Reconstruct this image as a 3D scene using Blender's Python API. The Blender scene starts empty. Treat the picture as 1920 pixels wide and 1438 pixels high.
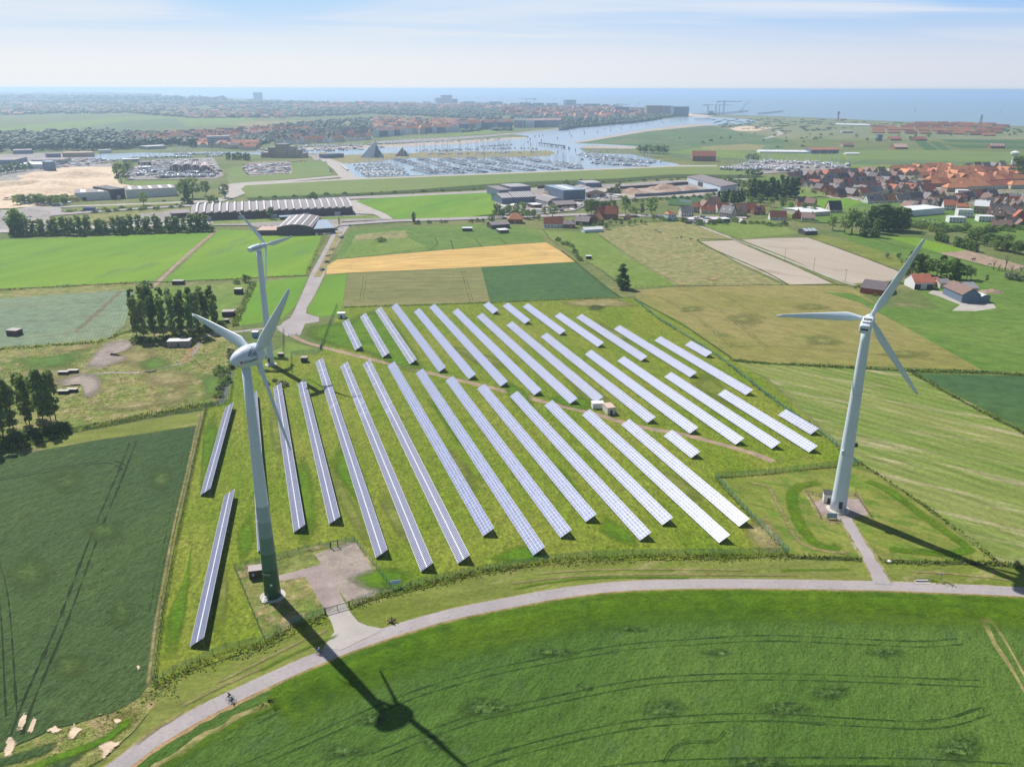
import bpy, bmesh, math, random
from math import sin, cos, pi, radians, hypot, atan2, sqrt
from mathutils import Vector, Matrix, noise
random.seed(7)
R = random.Random(11)
sc = bpy.context.scene
C = sc.collection

# ------------------------------------------------------------------ camera, sky, sun, exposure
CAM_H, FPX, PITCH, ROLL = 120.0, 1506.55, 0.351492, 0.0019954
_F = Vector((0, cos(PITCH), -sin(PITCH)))
_R0, _U0 = Vector((1, 0, 0)), Vector((0, sin(PITCH), cos(PITCH)))
_R = _R0 * cos(ROLL) + _U0 * sin(ROLL)
_U = _U0 * cos(ROLL) - _R0 * sin(ROLL)
cam = bpy.data.cameras.new("camera")
cam.sensor_width = 36.0
cam.lens = FPX / 1920 * 36.0
cam.clip_start, cam.clip_end = 1.0, 1.0e6
camo = bpy.data.objects.new("camera", cam)
C.objects.link(camo)
camo.matrix_world = Matrix(((_R.x, _U.x, -_F.x, 0), (_R.y, _U.y, -_F.y, 0), (_R.z, _U.z, -_F.z, CAM_H), (0, 0, 0, 1)))
sc.camera = camo

HAZE_D = 1.25e-4
SUN_EL, SUN_AZ = radians(48.8), radians(-40.3)      # azimuth from +Y, positive towards +X
world = bpy.data.worlds.new("World")
sc.world = world
world.use_nodes = True
wt = world.node_tree
wn = wt.nodes
bg = wn['Background']
sky = wn.new('ShaderNodeTexSky')
sky.sky_type = 'NISHITA'
sky.sun_disc = False
sky.sun_elevation = SUN_EL
sky.sun_rotation = SUN_AZ
sky.altitude = 0
sky.air_density = 1.0
sky.dust_density = 0.5
sky.ozone_density = 2.5
bg.inputs[1].default_value = 0.05
def wnode(t, **k):
    n = wn.new(t)
    for a, b in k.items():
        setattr(n, a, b)
    return n
# thin high cirrus: bands stretched along the horizon, on a plane far above (direction / height)
tc = wnode('ShaderNodeTexCoord')
sep = wnode('ShaderNodeSeparateXYZ')
wt.links.new(tc.outputs['Generated'], sep.inputs[0])
def wmath(op, a, b=None, c=None, clamp=False):
    n = wnode('ShaderNodeMath', operation=op, use_clamp=clamp)
    for i, x in enumerate((a, b, c)):
        if x is None:
            continue
        if isinstance(x, (int, float)):
            n.inputs[i].default_value = x
        else:
            wt.links.new(x, n.inputs[i])
    return n.outputs[0]
zc = wmath('MAXIMUM', sep.outputs[2], 0.0)
zz = wmath('ADD', zc, 0.045)
cx = wmath('DIVIDE', sep.outputs[0], zz)
cy = wmath('DIVIDE', sep.outputs[1], zz)
comb = wnode('ShaderNodeCombineXYZ')
wt.links.new(wmath('MULTIPLY', cx, 0.16), comb.inputs[0])
wt.links.new(wmath('MULTIPLY', wmath('ADD', cy, wmath('MULTIPLY', cx, -0.12)), 0.34), comb.inputs[1])
n1 = wnode('ShaderNodeTexNoise')
n1.inputs['Scale'].default_value = 1.15
n1.inputs['Detail'].default_value = 7
n1.inputs['Roughness'].default_value = 0.5
n1.inputs['Distortion'].default_value = 0.5
wt.links.new(comb.outputs[0], n1.inputs['Vector'])
cl = wnode('ShaderNodeMapRange', interpolation_type='SMOOTHSTEP')
cl.inputs[1].default_value, cl.inputs[2].default_value = 0.42, 0.62
wt.links.new(n1.outputs[0], cl.inputs[0])
cloud = wmath('MULTIPLY', cl.outputs[0], 0.72)
# a pale veil of haze low in the sky: whitish at the horizon, light blue above it, gone by twenty degrees
def wcol(f, c1, c2):
    m = wnode('ShaderNodeMix', data_type='RGBA')
    wt.links.new(f, m.inputs[0])
    for i, c in ((6, c1), (7, c2)):
        if isinstance(c, tuple): m.inputs[i].default_value = c
        else: wt.links.new(c, m.inputs[i])
    return m.outputs[2]
def wramp(x, a, b, lo=0.0, hi=1.0):
    r = wnode('ShaderNodeMapRange', interpolation_type='SMOOTHSTEP')
    for i, q in enumerate((a, b, lo, hi)): r.inputs[i+1].default_value = q
    wt.links.new(x, r.inputs[0]); return r.outputs[0]
# the veil is whitest under the sun and turns dimmer and bluer away from it
hl = wmath('SQRT', wmath('MAXIMUM', wmath('SUBTRACT', 1.0, wmath('MULTIPLY', zc, zc)), .01))
dsun = wmath('DIVIDE', wmath('ADD', wmath('MULTIPLY', sep.outputs[0], sin(SUN_AZ)), wmath('MULTIPLY', sep.outputs[1], cos(SUN_AZ))), hl)
s1, s2 = wramp(dsun, 1.0, 0.25), wramp(dsun, 0.25, -0.9)
low = wcol(s2, wcol(s1, (12.8, 13.2, 13.6, 1), (10.2, 10.8, 12.2, 1)), (4.0, 6.0, 9.5, 1))
upp = wcol(s2, wcol(s1, (7.4, 10.6, 14.2, 1), (5.2, 8.6, 13.6, 1)), (2.5, 4.8, 9.0, 1))
veilc = wcol(wramp(zc, 0.02, 0.095), low, upp)
veilc = wcol(wmath('MULTIPLY', cloud, wramp(zc, 0.03, 0.07), clamp=True), veilc, (12.2, 12.6, 13.4, 1))
top = wcol(wmath('MULTIPLY', cloud, 0.35, clamp=True), sky.outputs[0], (9, 9.6, 10.6, 1))
fin = wcol(wramp(zc, 0.12, 0.40), veilc, top)
wt.links.new(fin, bg.inputs[0])

sun = bpy.data.lights.new("sun", 'SUN')
sun.energy = 4.6
sun.angle = radians(0.53)
sun.color = (1.0, 0.955, 0.88)
suno = bpy.data.objects.new("sun", sun)
C.objects.link(suno)
S_DIR = Vector((sin(SUN_AZ) * cos(SUN_EL), cos(SUN_AZ) * cos(SUN_EL), sin(SUN_EL)))
suno.rotation_euler = S_DIR.to_track_quat('Z', 'Y').to_euler()
suno.location = (0, 0, 500)

sc.view_settings.view_transform = 'Standard'
sc.view_settings.look = 'None'
sc.view_settings.gamma = 1
sc.view_settings.exposure = 0.45
sc.view_settings.use_curve_mapping = False
sc.render.engine = 'CYCLES'
cy_ = sc.cycles
cy_.use_denoising = True
cy_.max_bounces = 5
cy_.diffuse_bounces = 3
cy_.glossy_bounces = 2
cy_.transmission_bounces = 3
cy_.transparent_max_bounces = 6
cy_.volume_bounces = 1
cy_.caustics_reflective = False
cy_.caustics_refractive = False
cy_.sample_clamp_indirect = 6

# ------------------------------------------------------------------ places: photo pixel (1920 x 1438) -> point of the ground
def G(u, v, z=0.0):
    d = _F * FPX + _R * (u - 960) - _U * (v - 719)
    t = (CAM_H - z) / -d.z
    return Vector((d.x * t, d.y * t, z))
def pix(p):
    q = Vector(p) - Vector((0, 0, CAM_H))
    f = q.dot(_F)
    return 960 + FPX * q.dot(_R) / f, 719 - FPX * q.dot(_U) / f
def height(u, vb, vt):                              # metres of a thing that stands at (u, vb) and reaches up to row vt
    b = G(u, vb)
    lo, hi = 0.0, 119.0
    for _ in range(24):
        m = (lo + hi) / 2
        if pix((b.x, b.y, m))[1] > vt: lo = m
        else: hi = m
    return lo
def mpp(u, v):                                      # metres per pixel across at a ground point
    a, b = G(u - .5, v), G(u + .5, v)
    return (a - b).length

# ------------------------------------------------------------------ materials
MATS = {}
def srgb(h):
    h = h.lstrip('#')
    c = [int(h[i:i+2], 16) / 255 for i in (0, 2, 4)]
    return tuple(x / 12.92 if x <= .04045 else ((x + .055) / 1.055) ** 2.4 for x in c)
def mat(name, col, rough=.8, metal=0.0, var=.0, vscale=.5, spec=.3, bump=0.0, bscale=2.0, rnd=0.0):
    if name in MATS: return MATS[name]
    m = bpy.data.materials.new(name)
    m.use_nodes = True
    nt = m.node_tree
    b = nt.nodes['Principled BSDF']
    b.inputs['Roughness'].default_value = rough
    b.inputs['Metallic'].default_value = metal
    b.inputs['Specular IOR Level'].default_value = spec
    b.inputs['Base Color'].default_value = (*col, 1)
    src = None
    if var or rnd:
        geo = nt.nodes.new('ShaderNodeNewGeometry')
        hs = nt.nodes.new('ShaderNodeHueSaturation')
        hs.inputs['Color'].default_value = (*col, 1)
        val = None
        if var:
            n = nt.nodes.new('ShaderNodeTexNoise')
            n.inputs['Scale'].default_value = vscale
            n.inputs['Detail'].default_value = 5
            nt.links.new(geo.outputs['Position'], n.inputs['Vector'])
            mr = nt.nodes.new('ShaderNodeMapRange')
            mr.inputs[1].default_value, mr.inputs[2].default_value = .3, .7
            mr.inputs[3].default_value, mr.inputs[4].default_value = 1 - var, 1 + var
            nt.links.new(n.outputs[0], mr.inputs[0])
            val = mr.outputs[0]
        if rnd:
            oi = nt.nodes.new('ShaderNodeObjectInfo')
            mr2 = nt.nodes.new('ShaderNodeMapRange')
            mr2.inputs[3].default_value, mr2.inputs[4].default_value = 1 - rnd, 1 + rnd
            nt.links.new(oi.outputs['Random'], mr2.inputs[0])
            if val is None: val = mr2.outputs[0]
            else:
                mm = nt.nodes.new('ShaderNodeMath'); mm.operation = 'MULTIPLY'
                nt.links.new(val, mm.inputs[0]); nt.links.new(mr2.outputs[0], mm.inputs[1]); val = mm.outputs[0]
        nt.links.new(val, hs.inputs['Value'])
        nt.links.new(hs.outputs[0], b.inputs['Base Color'])
    if bump:
        geo = nt.nodes.new('ShaderNodeNewGeometry')
        n = nt.nodes.new('ShaderNodeTexNoise')
        n.inputs['Scale'].default_value = bscale
        n.inputs['Detail'].default_value = 4
        nt.links.new(geo.outputs['Position'], n.inputs['Vector'])
        bp = nt.nodes.new('ShaderNodeBump')
        bp.inputs['Strength'].default_value = 1
        bp.inputs['Distance'].default_value = bump
        nt.links.new(n.outputs[0], bp.inputs['Height'])
        nt.links.new(bp.outputs[0], b.inputs['Normal'])
    MATS[name] = m
    return m

def field(name, c1, c2, c3=None, patch=.03, ang=0.0, stretch=1.0, t3=.62, fine=1.1, fvar=.35, mid=.18, mvar=.25, bump=.12,
          row=0.0, rowang=0.0, rowvar=.2, rough=.9, wide=.16):
    """a field or meadow: big patches of two or three colours, clumps, fine grain, relief and, if asked, drilled rows"""
    if name in MATS: return MATS[name]
    m = bpy.data.materials.new(name); m.use_nodes = True
    nt = m.node_tree; N = nt.nodes; L = nt.links
    b = N['Principled BSDF']
    b.inputs['Roughness'].default_value = rough
    b.inputs['Specular IOR Level'].default_value = .12
    geo = N.new('ShaderNodeNewGeometry')
    def mapping(a, st):
        mp = N.new('ShaderNodeMapping'); mp.vector_type = 'TEXTURE'
        mp.inputs['Rotation'].default_value = (0, 0, a)
        mp.inputs['Scale'].default_value = (st, 1, 1)
        L.new(geo.outputs['Position'], mp.inputs[0]); return mp.outputs[0]
    def noise_(scale, vec, detail=4, rough=.55):
        n = N.new('ShaderNodeTexNoise'); n.inputs['Scale'].default_value = scale
        n.inputs['Detail'].default_value = detail; n.inputs['Roughness'].default_value = rough
        L.new(vec, n.inputs['Vector']); return n.outputs[0]
    def rng(x, a, c, lo, hi, smooth=False):
        r = N.new('ShaderNodeMapRange')
        if smooth: r.interpolation_type = 'SMOOTHSTEP'
        for i, q in enumerate((a, c, lo, hi)): r.inputs[i + 1].default_value = q
        L.new(x, r.inputs[0]); return r.outputs[0]
    def mix(f, a, c):
        x = N.new('ShaderNodeMix'); x.data_type = 'RGBA'
        L.new(f, x.inputs[0])
        for i, q in ((6, a), (7, c)):
            if isinstance(q, tuple): x.inputs[i].default_value = (*q, 1)
            else: L.new(q, x.inputs[i])
        return x.outputs[2]
    def mul(a, c):
        x = N.new('ShaderNodeMath'); x.operation = 'MULTIPLY'; L.new(a, x.inputs[0]); L.new(c, x.inputs[1]); return x.outputs[0]
    vec = mapping(ang, stretch)
    col = mix(rng(noise_(patch, vec, 6), .5 - wide, .5 + wide, 0, 1, True), c1, c2)
    if c3: col = mix(rng(noise_(patch * 3.7, mapping(ang + .3, max(1, stretch * .7)), 6, .65), t3 - .07, t3 + .07, 0, 1, True), col, c3)
    nm, nf = noise_(mid, mapping(ang, 1 + (stretch - 1) * .5), 4), noise_(fine, mapping(ang, 1.3), 3, .7)
    val = mul(rng(nm, .25, .75, 1 - mvar, 1 + mvar), rng(nf, .25, .75, 1 - fvar, 1 + fvar))
    hgt = nf
    if row:
        w = N.new('ShaderNodeTexWave'); w.inputs['Scale'].default_value = 1 / row * .31831 * pi / 3.14159
        w.inputs['Distortion'].default_value = .6; w.inputs['Detail'].default_value = 2
        w.inputs['Detail Scale'].default_value = .2
        L.new(mapping(rowang, 1), w.inputs['Vector'])
        val = mul(val, rng(w.outputs[1], 0, 1, 1 - rowvar, 1 + rowvar))
    hs = N.new('ShaderNodeHueSaturation'); L.new(col, hs.inputs['Color']); L.new(val, hs.inputs['Value'])
    L.new(hs.outputs[0], b.inputs['Base Color'])
    if bump:
        bp = N.new('ShaderNodeBump'); bp.inputs['Distance'].default_value = bump; bp.inputs['Strength'].default_value = 1
        ad = N.new('ShaderNodeMath'); ad.operation = 'MULTIPLY_ADD'; ad.inputs[1].default_value = 2.2
        L.new(nm, ad.inputs[0]); L.new(nf, ad.inputs[2])
        L.new(ad.outputs[0], bp.inputs['Height']); L.new(bp.outputs[0], b.inputs['Normal'])
    MATS[name] = m
    return m

def leafmat(name, col, var=.35, trans=.55):
    if name in MATS: return MATS[name]
    m = bpy.data.materials.new(name); m.use_nodes = True
    nt = m.node_tree; N = nt.nodes; L = nt.links
    b = N['Principled BSDF']; out = N['Material Output']
    geo = N.new('ShaderNodeNewGeometry'); n = N.new('ShaderNodeTexNoise')
    n.inputs['Scale'].default_value = .35; n.inputs['Detail'].default_value = 3
    L.new(geo.outputs['Position'], n.inputs['Vector'])
    mr = N.new('ShaderNodeMapRange'); mr.inputs[1].default_value, mr.inputs[2].default_value = .3, .7
    mr.inputs[3].default_value, mr.inputs[4].default_value = 1 - var, 1 + var
    L.new(n.outputs[0], mr.inputs[0])
    oi = N.new('ShaderNodeObjectInfo')
    hs = N.new('ShaderNodeHueSaturation'); hs.inputs['Color'].default_value = (*col, 1)
    mh = N.new('ShaderNodeMapRange'); mh.inputs[3].default_value, mh.inputs[4].default_value = .485, .515
    L.new(oi.outputs['Random'], mh.inputs[0]); L.new(mh.outputs[0], hs.inputs['Hue'])
    L.new(mr.outputs[0], hs.inputs['Value'])
    L.new(hs.outputs[0], b.inputs['Base Color'])
    b.inputs['Roughness'].default_value = .65; b.inputs['Specular IOR Level'].default_value = .25
    t = N.new('ShaderNodeBsdfTranslucent'); L.new(hs.outputs[0], t.inputs[0])
    mx = N.new('ShaderNodeMixShader'); mx.inputs[0].default_value = trans
    L.new(b.outputs[0], mx.inputs[1]); L.new(t.outputs[0], mx.inputs[2]); L.new(mx.outputs[0], out.inputs[0])
    MATS[name] = m
    return m

# ------------------------------------------------------------------ mesh building and bookkeeping
class MB:
    def __init__(s): s.v, s.f, s.m = [], [], []
    def add(s, vs, fs, mi=0):
        o = len(s.v); s.v.extend([tuple(x) for x in vs])
        for f in fs: s.f.append([i + o for i in f]); s.m.append(mi)
        return s
    def box(s, x0, x1, y0, y1, z0, z1, mi=0, top=None):
        s.add([(x0,y0,z0),(x1,y0,z0),(x1,y1,z0),(x0,y1,z0),(x0,y0,z1),(x1,y0,z1),(x1,y1,z1),(x0,y1,z1)],
              [(0,3,2,1),(0,1,5,4),(1,2,6,5),(2,3,7,6),(3,0,4,7)], mi)
        o = len(s.v) - 8
        s.f.append([o+4,o+5,o+6,o+7]); s.m.append(mi if top is None else top); return s
    def bar(s, p, q, w, h=None, mi=0):
        p, q = Vector(p), Vector(q); d = (q - p); d.normalize(); h = h or w
        a = d.cross(Vector((0,0,1)))
        if a.length < .01: a = Vector((1,0,0))
        a.normalize(); c = a.cross(d); a *= w/2; c *= h/2
        vs = [p-a-c,p+a-c,p+a+c,p-a+c,q-a-c,q+a-c,q+a+c,q-a+c]
        return s.add(vs, [(0,3,2,1),(4,5,6,7),(0,1,5,4),(1,2,6,5),(2,3,7,6),(3,0,4,7)], mi)
    def cyl(s, p, q, r0, r1, n=10, mi=0, caps=True):
        p, q = Vector(p), Vector(q); d = (q - p).normalized()
        a = d.cross(Vector((0,0,1)))
        if a.length < .01: a = Vector((1,0,0))
        a.normalize(); c = a.cross(d)
        vs = []
        for c0, r in ((p, r0), (q, r1)):
            for i in range(n):
                t = 2*pi*i/n; vs.append(c0 + a*(r*cos(t)) + c*(r*sin(t)))
        fs = [(i, i+n, (i+1) % n + n, (i+1) % n) for i in range(n)]
        if caps: fs += [tuple(range(n)), tuple(range(2*n-1, n-1, -1))]
        return s.add(vs, fs, mi)
    def lathe(s, prof, n=20, mi=0, mif=None, ax=None):
        """prof: (radius, height) from bottom to top"""
        vs, fs = [], []
        for r, z in prof:
            for i in range(n):
                t = 2*pi*i/n; vs.append((r*cos(t), r*sin(t), z))
        o = len(s.v); s.v.extend(vs)
        for k in range(len(prof)-1):
            for i in range(n):
                j = (i+1) % n
                s.f.append([o+k*n+i, o+k*n+j, o+(k+1)*n+j, o+(k+1)*n+i]); s.m.append(mif(k) if mif else mi)
        s.f.append([o + i for i in range(n-1, -1, -1)]); s.m.append(mi)
        s.f.append([o + (len(prof)-1)*n + i for i in range(n)]); s.m.append(mi)
        return s
    def gable(s, x0, x1, y0, y1, z, h, mi=0, ov=.35, th=.18):      # ridge along x
        yc = (y0+y1)/2; k = h/((y1-y0)/2)
        for sg in (-1, 1):
            ye = y0-ov if sg < 0 else y1+ov; ze = z-ov*k
            vs = [(x0-ov,ye,ze),(x1+ov,ye,ze),(x1+ov,yc,z+h),(x0-ov,yc,z+h)]
            s.add([(a,b,c+.02) for a,b,c in vs]+[(a,b,c+th+.02) for a,b,c in vs],
                  [(0,1,2,3),(7,6,5,4),(0,4,5,1),(1,5,6,2),(2,6,7,3),(3,7,4,0)] if sg < 0 else
                  [(3,2,1,0),(4,5,6,7),(1,5,4,0),(2,6,5,1),(3,7,6,2),(0,4,7,3)], mi)
        return s
    def mesh(s, name, mats, smooth=False):
        me = bpy.data.meshes.new(name); me.from_pydata(s.v, [], s.f)
        for m in (mats if isinstance(mats, (list, tuple)) else [mats]): me.materials.append(m)
        if len(me.materials) > 1: me.polygons.foreach_set('material_index', s.m)
        if smooth: me.polygons.foreach_set('use_smooth', [True]*len(s.f))
        me.update(); return me
def ob(name, me, parent=None, loc=(0,0,0), rz=0.0):
    o = bpy.data.objects.new(name, me); C.objects.link(o); o.location = loc; o.rotation_euler = (0,0,rz)
    if parent: o.parent = parent
    return o
def tag(o, label=None, cat=None, group=None, kind=None):
    if label: o['label'] = label
    if cat: o['category'] = cat
    if group: o['group'] = group
    if kind: o['kind'] = kind
    return o
def thing(name, label, cat, loc=(0,0,0), rz=0.0, group=None):
    o = bpy.data.objects.new(name, None); C.objects.link(o); o.location = loc; o.rotation_euler = (0,0,rz)
    o.empty_display_size = .5
    return tag(o, label, cat, group)
ORD = 'first second third fourth fifth sixth seventh eighth ninth tenth eleventh twelfth thirteenth fourteenth fifteenth sixteenth seventeenth eighteenth nineteenth twentieth'.split()
TENS = {2: 'twenty', 3: 'thirty', 4: 'forty', 5: 'fifty', 6: 'sixty', 7: 'seventy', 8: 'eighty', 9: 'ninety'}
TENTH = {3: 'thirtieth', 4: 'fortieth', 5: 'fiftieth', 6: 'sixtieth', 7: 'seventieth', 8: 'eightieth', 9: 'ninetieth'}
def nth(i):                                                        # 0 -> first
    i += 1
    if i <= 20: return ORD[i-1]
    if i % 10 == 0: return TENTH[i//10]
    return TENS[i//10] + '-' + ORD[i % 10 - 1]

# ------------------------------------------------------------------ ground sheets
def grid_axis(far, near, n):
    a = [near * (k/n) for k in range(n+1)]; x = near
    while x < far: x *= 1.7; a.append(min(x, far))
    return sorted(set([-q for q in a] + a))
def big_sheet(name, z, m, far=120000):
    ax = grid_axis(far, 3000, 10)
    n = len(ax)
    me = bpy.data.meshes.new(name)
    me.from_pydata([(x, y, z) for y in ax for x in ax], [], [(j*n+i, j*n+i+1, (j+1)*n+i+1, (j+1)*n+i) for j in range(n-1) for i in range(n-1)])
    me.materials.append(m)
    return tag(ob(name, me), kind='structure')
ZN = [0.0]
def sheet(name, pts, m, z=None, world=False, label=None):
    """one flat piece of ground from its outline"""
    P = [Vector((p[0], p[1], 0)) for p in pts] if world else [G(*p) for p in pts]
    if z is None:
        ZN[0] += .0018; z = .01 + ZN[0]
    a = sum(P[i].x*P[(i+1) % len(P)].y - P[(i+1) % len(P)].x*P[i].y for i in range(len(P)))
    if a < 0: P.reverse()
    me = bpy.data.meshes.new(name)
    me.from_pydata([(p.x, p.y, z) for p in P], [], [tuple(range(len(P)))])
    me.materials.append(m)
    o = tag(ob(name, me), kind='structure')
    if label: o['label'] = label
    return o
def smooth(P, step=3.0):
    """Catmull-Rom through world points"""
    P = [Vector((p.x, p.y)) for p in P]
    Q = [P[0]*2-P[1]] + P + [P[-1]*2-P[-2]]; out = []
    for i in range(1, len(Q)-2):
        a, b, c, d = Q[i-1:i+3]; n = max(1, int((c-b).length/step))
        for k in range(n):
            t = k/n
            out.append(.5*((2*b)+(c-a)*t+(2*a-5*b+4*c-d)*t*t+(3*b-a-3*c+d)*t*t*t))
    out.append(P[-1]); return out
def offset(L, d):
    out = []
    for i, p in enumerate(L):
        a, b = L[max(0, i-1)], L[min(len(L)-1, i+1)]
        t = (b-a); t.normalize(); out.append(p + Vector((-t.y, t.x))*d)
    return out
def strip(name, pts, w, m, z=None, world=False, step=4.0, jag=0.0, off=0.0, label=None, kind='structure', widths=None):
    P = pts if world else [G(*p) for p in pts]
    L = smooth(P, step)
    n = len(L)
    def ww(i): return w if not widths else widths[0] + (widths[1]-widths[0])*i/(n-1)
    A = [q + (q-p)*0 for p, q in zip(L, L)]
    L1, L2 = [], []
    for i in range(n):
        a, b = L[max(0, i-1)], L[min(n-1, i+1)]
        t = (b-a); t.normalize(); nn = Vector((-t.y, t.x)); h = ww(i)/2
        L1.append(L[i]+nn*(off+h+R.uniform(-jag, jag))); L2.append(L[i]+nn*(off-h+R.uniform(-jag, jag)))
    if z is None:
        ZN[0] += .0018; z = .01 + ZN[0]
    me = bpy.data.meshes.new(name)
    me.from_pydata([(p.x, p.y, z) for p in L1+L2], [], [(i+n, i+n+1, i+1, i) for i in range(n-1)])
    me.materials.append(m); up(me)
    o = tag(ob(name, me), kind=kind)
    if label: o['label'] = label
    return o
def up(me):
    if me.polygons[0].normal.z < 0: me.flip_normals()
    me.update()
def inside(p, poly):
    c = False; j = len(poly)-1
    for i in range(len(poly)):
        if (poly[i][1] > p[1]) != (poly[j][1] > p[1]) and p[0] < (poly[j][0]-poly[i][0])*(p[1]-poly[i][1])/(poly[j][1]-poly[i][1])+poly[i][0]: c = not c
        j = i
    return c
# ------------------------------------------------------------------ setting: ground, sea, fields, roads
ang_farm = radians(-71.8)
m_base = field('meadow_soil', (.095,.135,.035), (.16,.17,.06), (.20,.18,.09), patch=.012, fine=.5, fvar=.25, bump=.25)
m_lawn = field('farm_grass', (.120,.180,.011), (.175,.205,.026), (.23,.215,.055), patch=.05, fine=1.0, mid=.35, fvar=.5, mvar=.25, bump=.4, t3=.66, ang=ang_farm, stretch=2.2)
m_wheat = field('green_wheat', (.053,.112,.017), (.078,.138,.024), (.058,.108,.027), patch=.02, fine=1.5, mid=.28, fvar=.36, mvar=.16, bump=.42, ang=radians(60), stretch=2.5)
m_wheat_lt = field('bright_wheat', (.070,.15,.006), (.10,.175,.008), (.055,.125,.012), patch=.03, fine=1.3, fvar=.3, bump=.35)
m_dark = field('dark_crop', (.041,.078,.026), (.056,.094,.028), (.07,.108,.032), patch=.02, fine=1.3, mid=.4, fvar=.4, mvar=.18, bump=.45, ang=radians(75), stretch=2, t3=.66)
m_verge = field('mown_verge', (.13,.165,.025), (.17,.19,.045), (.24,.22,.09), patch=.05, ang=radians(10), stretch=5, fine=.9, fvar=.3, bump=.2)
m_rough = field('rough_grass', (.13,.18,.035), (.21,.205,.065), (.29,.23,.12), patch=.05, fine=.6, mid=.22, fvar=.4, mvar=.35, bump=.5, t3=.56)
m_straw = field('dry_grass', (.26,.22,.10), (.20,.19,.07), (.33,.27,.15), patch=.06, fine=.8, fvar=.35, bump=.3)
m_bright = field('young_barley', (.105,.225,.018), (.155,.26,.020), (.11,.20,.045), patch=.012, ang=radians(68), stretch=6, fine=.4, fvar=.12, mvar=.12, mid=.06, bump=.15, row=3.0, rowang=radians(-22), rowvar=.05)
m_pasture = field('green_pasture', (.12,.19,.03), (.16,.21,.05), (.19,.22,.07), patch=.02, fine=.5, fvar=.2, bump=.2)
m_cabbage = field('cabbage_rows', (.145,.20,.13), (.17,.22,.135), (.14,.18,.10), patch=.02, fine=.9, fvar=.28, bump=.3, row=1.6, rowang=radians(20), rowvar=.09)
m_ripe = field('ripe_barley', (.52,.35,.13), (.46,.30,.10), (.58,.42,.20), patch=.02, ang=radians(8), stretch=8, fine=.5, fvar=.14, bump=.15, row=5.0, rowang=radians(98), rowvar=.06)
m_olive = field('olive_grain', (.15,.16,.055), (.18,.175,.07), None, patch=.02, ang=radians(5), stretch=4, fine=.6, fvar=.18, bump=.15, row=4.0, rowang=radians(95), rowvar=.05)
m_dgreen = field('potato_field', (.045,.10,.035), (.06,.12,.035), None, patch=.02, fine=.8, fvar=.15, bump=.15)
m_brownp = field('grazed_pasture', (.22,.21,.085), (.17,.19,.06), (.30,.24,.13), patch=.05, fine=.35, mid=.14, fvar=.3, mvar=.25, bump=.25, t3=.55)
m_grain = field('ripening_grain', (.19,.185,.05), (.235,.205,.075), (.12,.16,.04), patch=.02, ang=radians(-40), stretch=2.5, fine=.6, fvar=.2, mvar=.22, bump=.3, t3=.66)
m_soil = field('bare_soil', (.36,.305,.25), (.40,.345,.285), (.31,.26,.20), patch=.015, ang=radians(-55), stretch=7, fine=.8, fvar=.1, mvar=.06, bump=.08, row=2.4, rowang=radians(-55+90), rowvar=.05)
m_stripe = field('striped_crop', (.13,.19,.035), (.19,.215,.06), (.30,.27,.15), patch=.05, ang=radians(-48), stretch=14, fine=.8, mid=.3, fvar=.3, mvar=.22, bump=.25, t3=.58, row=5.2, rowang=radians(42), rowvar=.10)
m_greenr = field('meadow_green', (.085,.16,.025), (.12,.185,.035), (.20,.20,.08), patch=.02, ang=radians(-30), stretch=2, fine=.6, fvar=.2, bump=.2, t3=.68)
m_turb = field('turbine_meadow', (.15,.185,.03), (.20,.205,.05), (.10,.165,.02), patch=.07, ang=radians(-50), stretch=3.5, fine=.9, fvar=.25, bump=.25, t3=.55)
m_dike = field('dike_grass', (.13,.19,.05), (.16,.20,.06), None, patch=.006, ang=radians(3), stretch=6, fine=.3, fvar=.1, mvar=.1, mid=.04, bump=.1)
m_marsh = field('salt_marsh', (.075,.13,.05), (.11,.155,.06), (.19,.19,.10), patch=.008, ang=radians(30), stretch=3, fine=.1, mid=.03, fvar=.15, bump=.1, t3=.6)
m_dune = field('dune_grass', (.19,.20,.10), (.15,.18,.08), (.28,.24,.15), patch=.006, ang=0, stretch=3, fine=.08, mid=.03, fvar=.2, bump=.2, t3=.6)
m_sand = field('pale_sand', (.62,.49,.36), (.56,.43,.31), (.46,.35,.25), patch=.02, fine=.3, fvar=.1, bump=.3, t3=.64)
m_mud = field('tidal_mud', (.36,.30,.25), (.42,.36,.31), None, patch=.01, fine=.1, fvar=.08, bump=.05)
m_gravel = field('grey_gravel', (.26,.22,.20), (.31,.26,.23), (.20,.19,.10), patch=.12, fine=2.2, fvar=.22, bump=.1)
m_track = field('brown_track', (.33,.24,.18), (.27,.20,.145), None, patch=.2, fine=1.6, fvar=.2, bump=.08)
m_dirt = field('verge_dirt', (.33,.22,.12), (.26,.19,.09), (.16,.16,.05), patch=.15, fine=1.3, fvar=.3, bump=.1)
m_road = field('worn_asphalt', (.31,.28,.285), (.35,.315,.315), None, patch=.05, fine=1.6, mid=.12, fvar=.12, mvar=.10, bump=0)
m_conc = field('concrete', (.36,.33,.31), (.42,.385,.36), None, patch=.1, fine=1.2, fvar=.07, mvar=.06, bump=0)
m_yard = field('yard_paving', (.25,.23,.22), (.31,.28,.27), (.19,.185,.15), patch=.03, fine=.6, fvar=.12, bump=0)
m_ditch = field('ditch_growth', (.035,.06,.015), (.06,.085,.02), (.12,.13,.04), patch=.2, fine=1.1, fvar=.5, bump=.6)
m_plastic = mat('white_film', (.75,.76,.80), .5)

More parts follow.
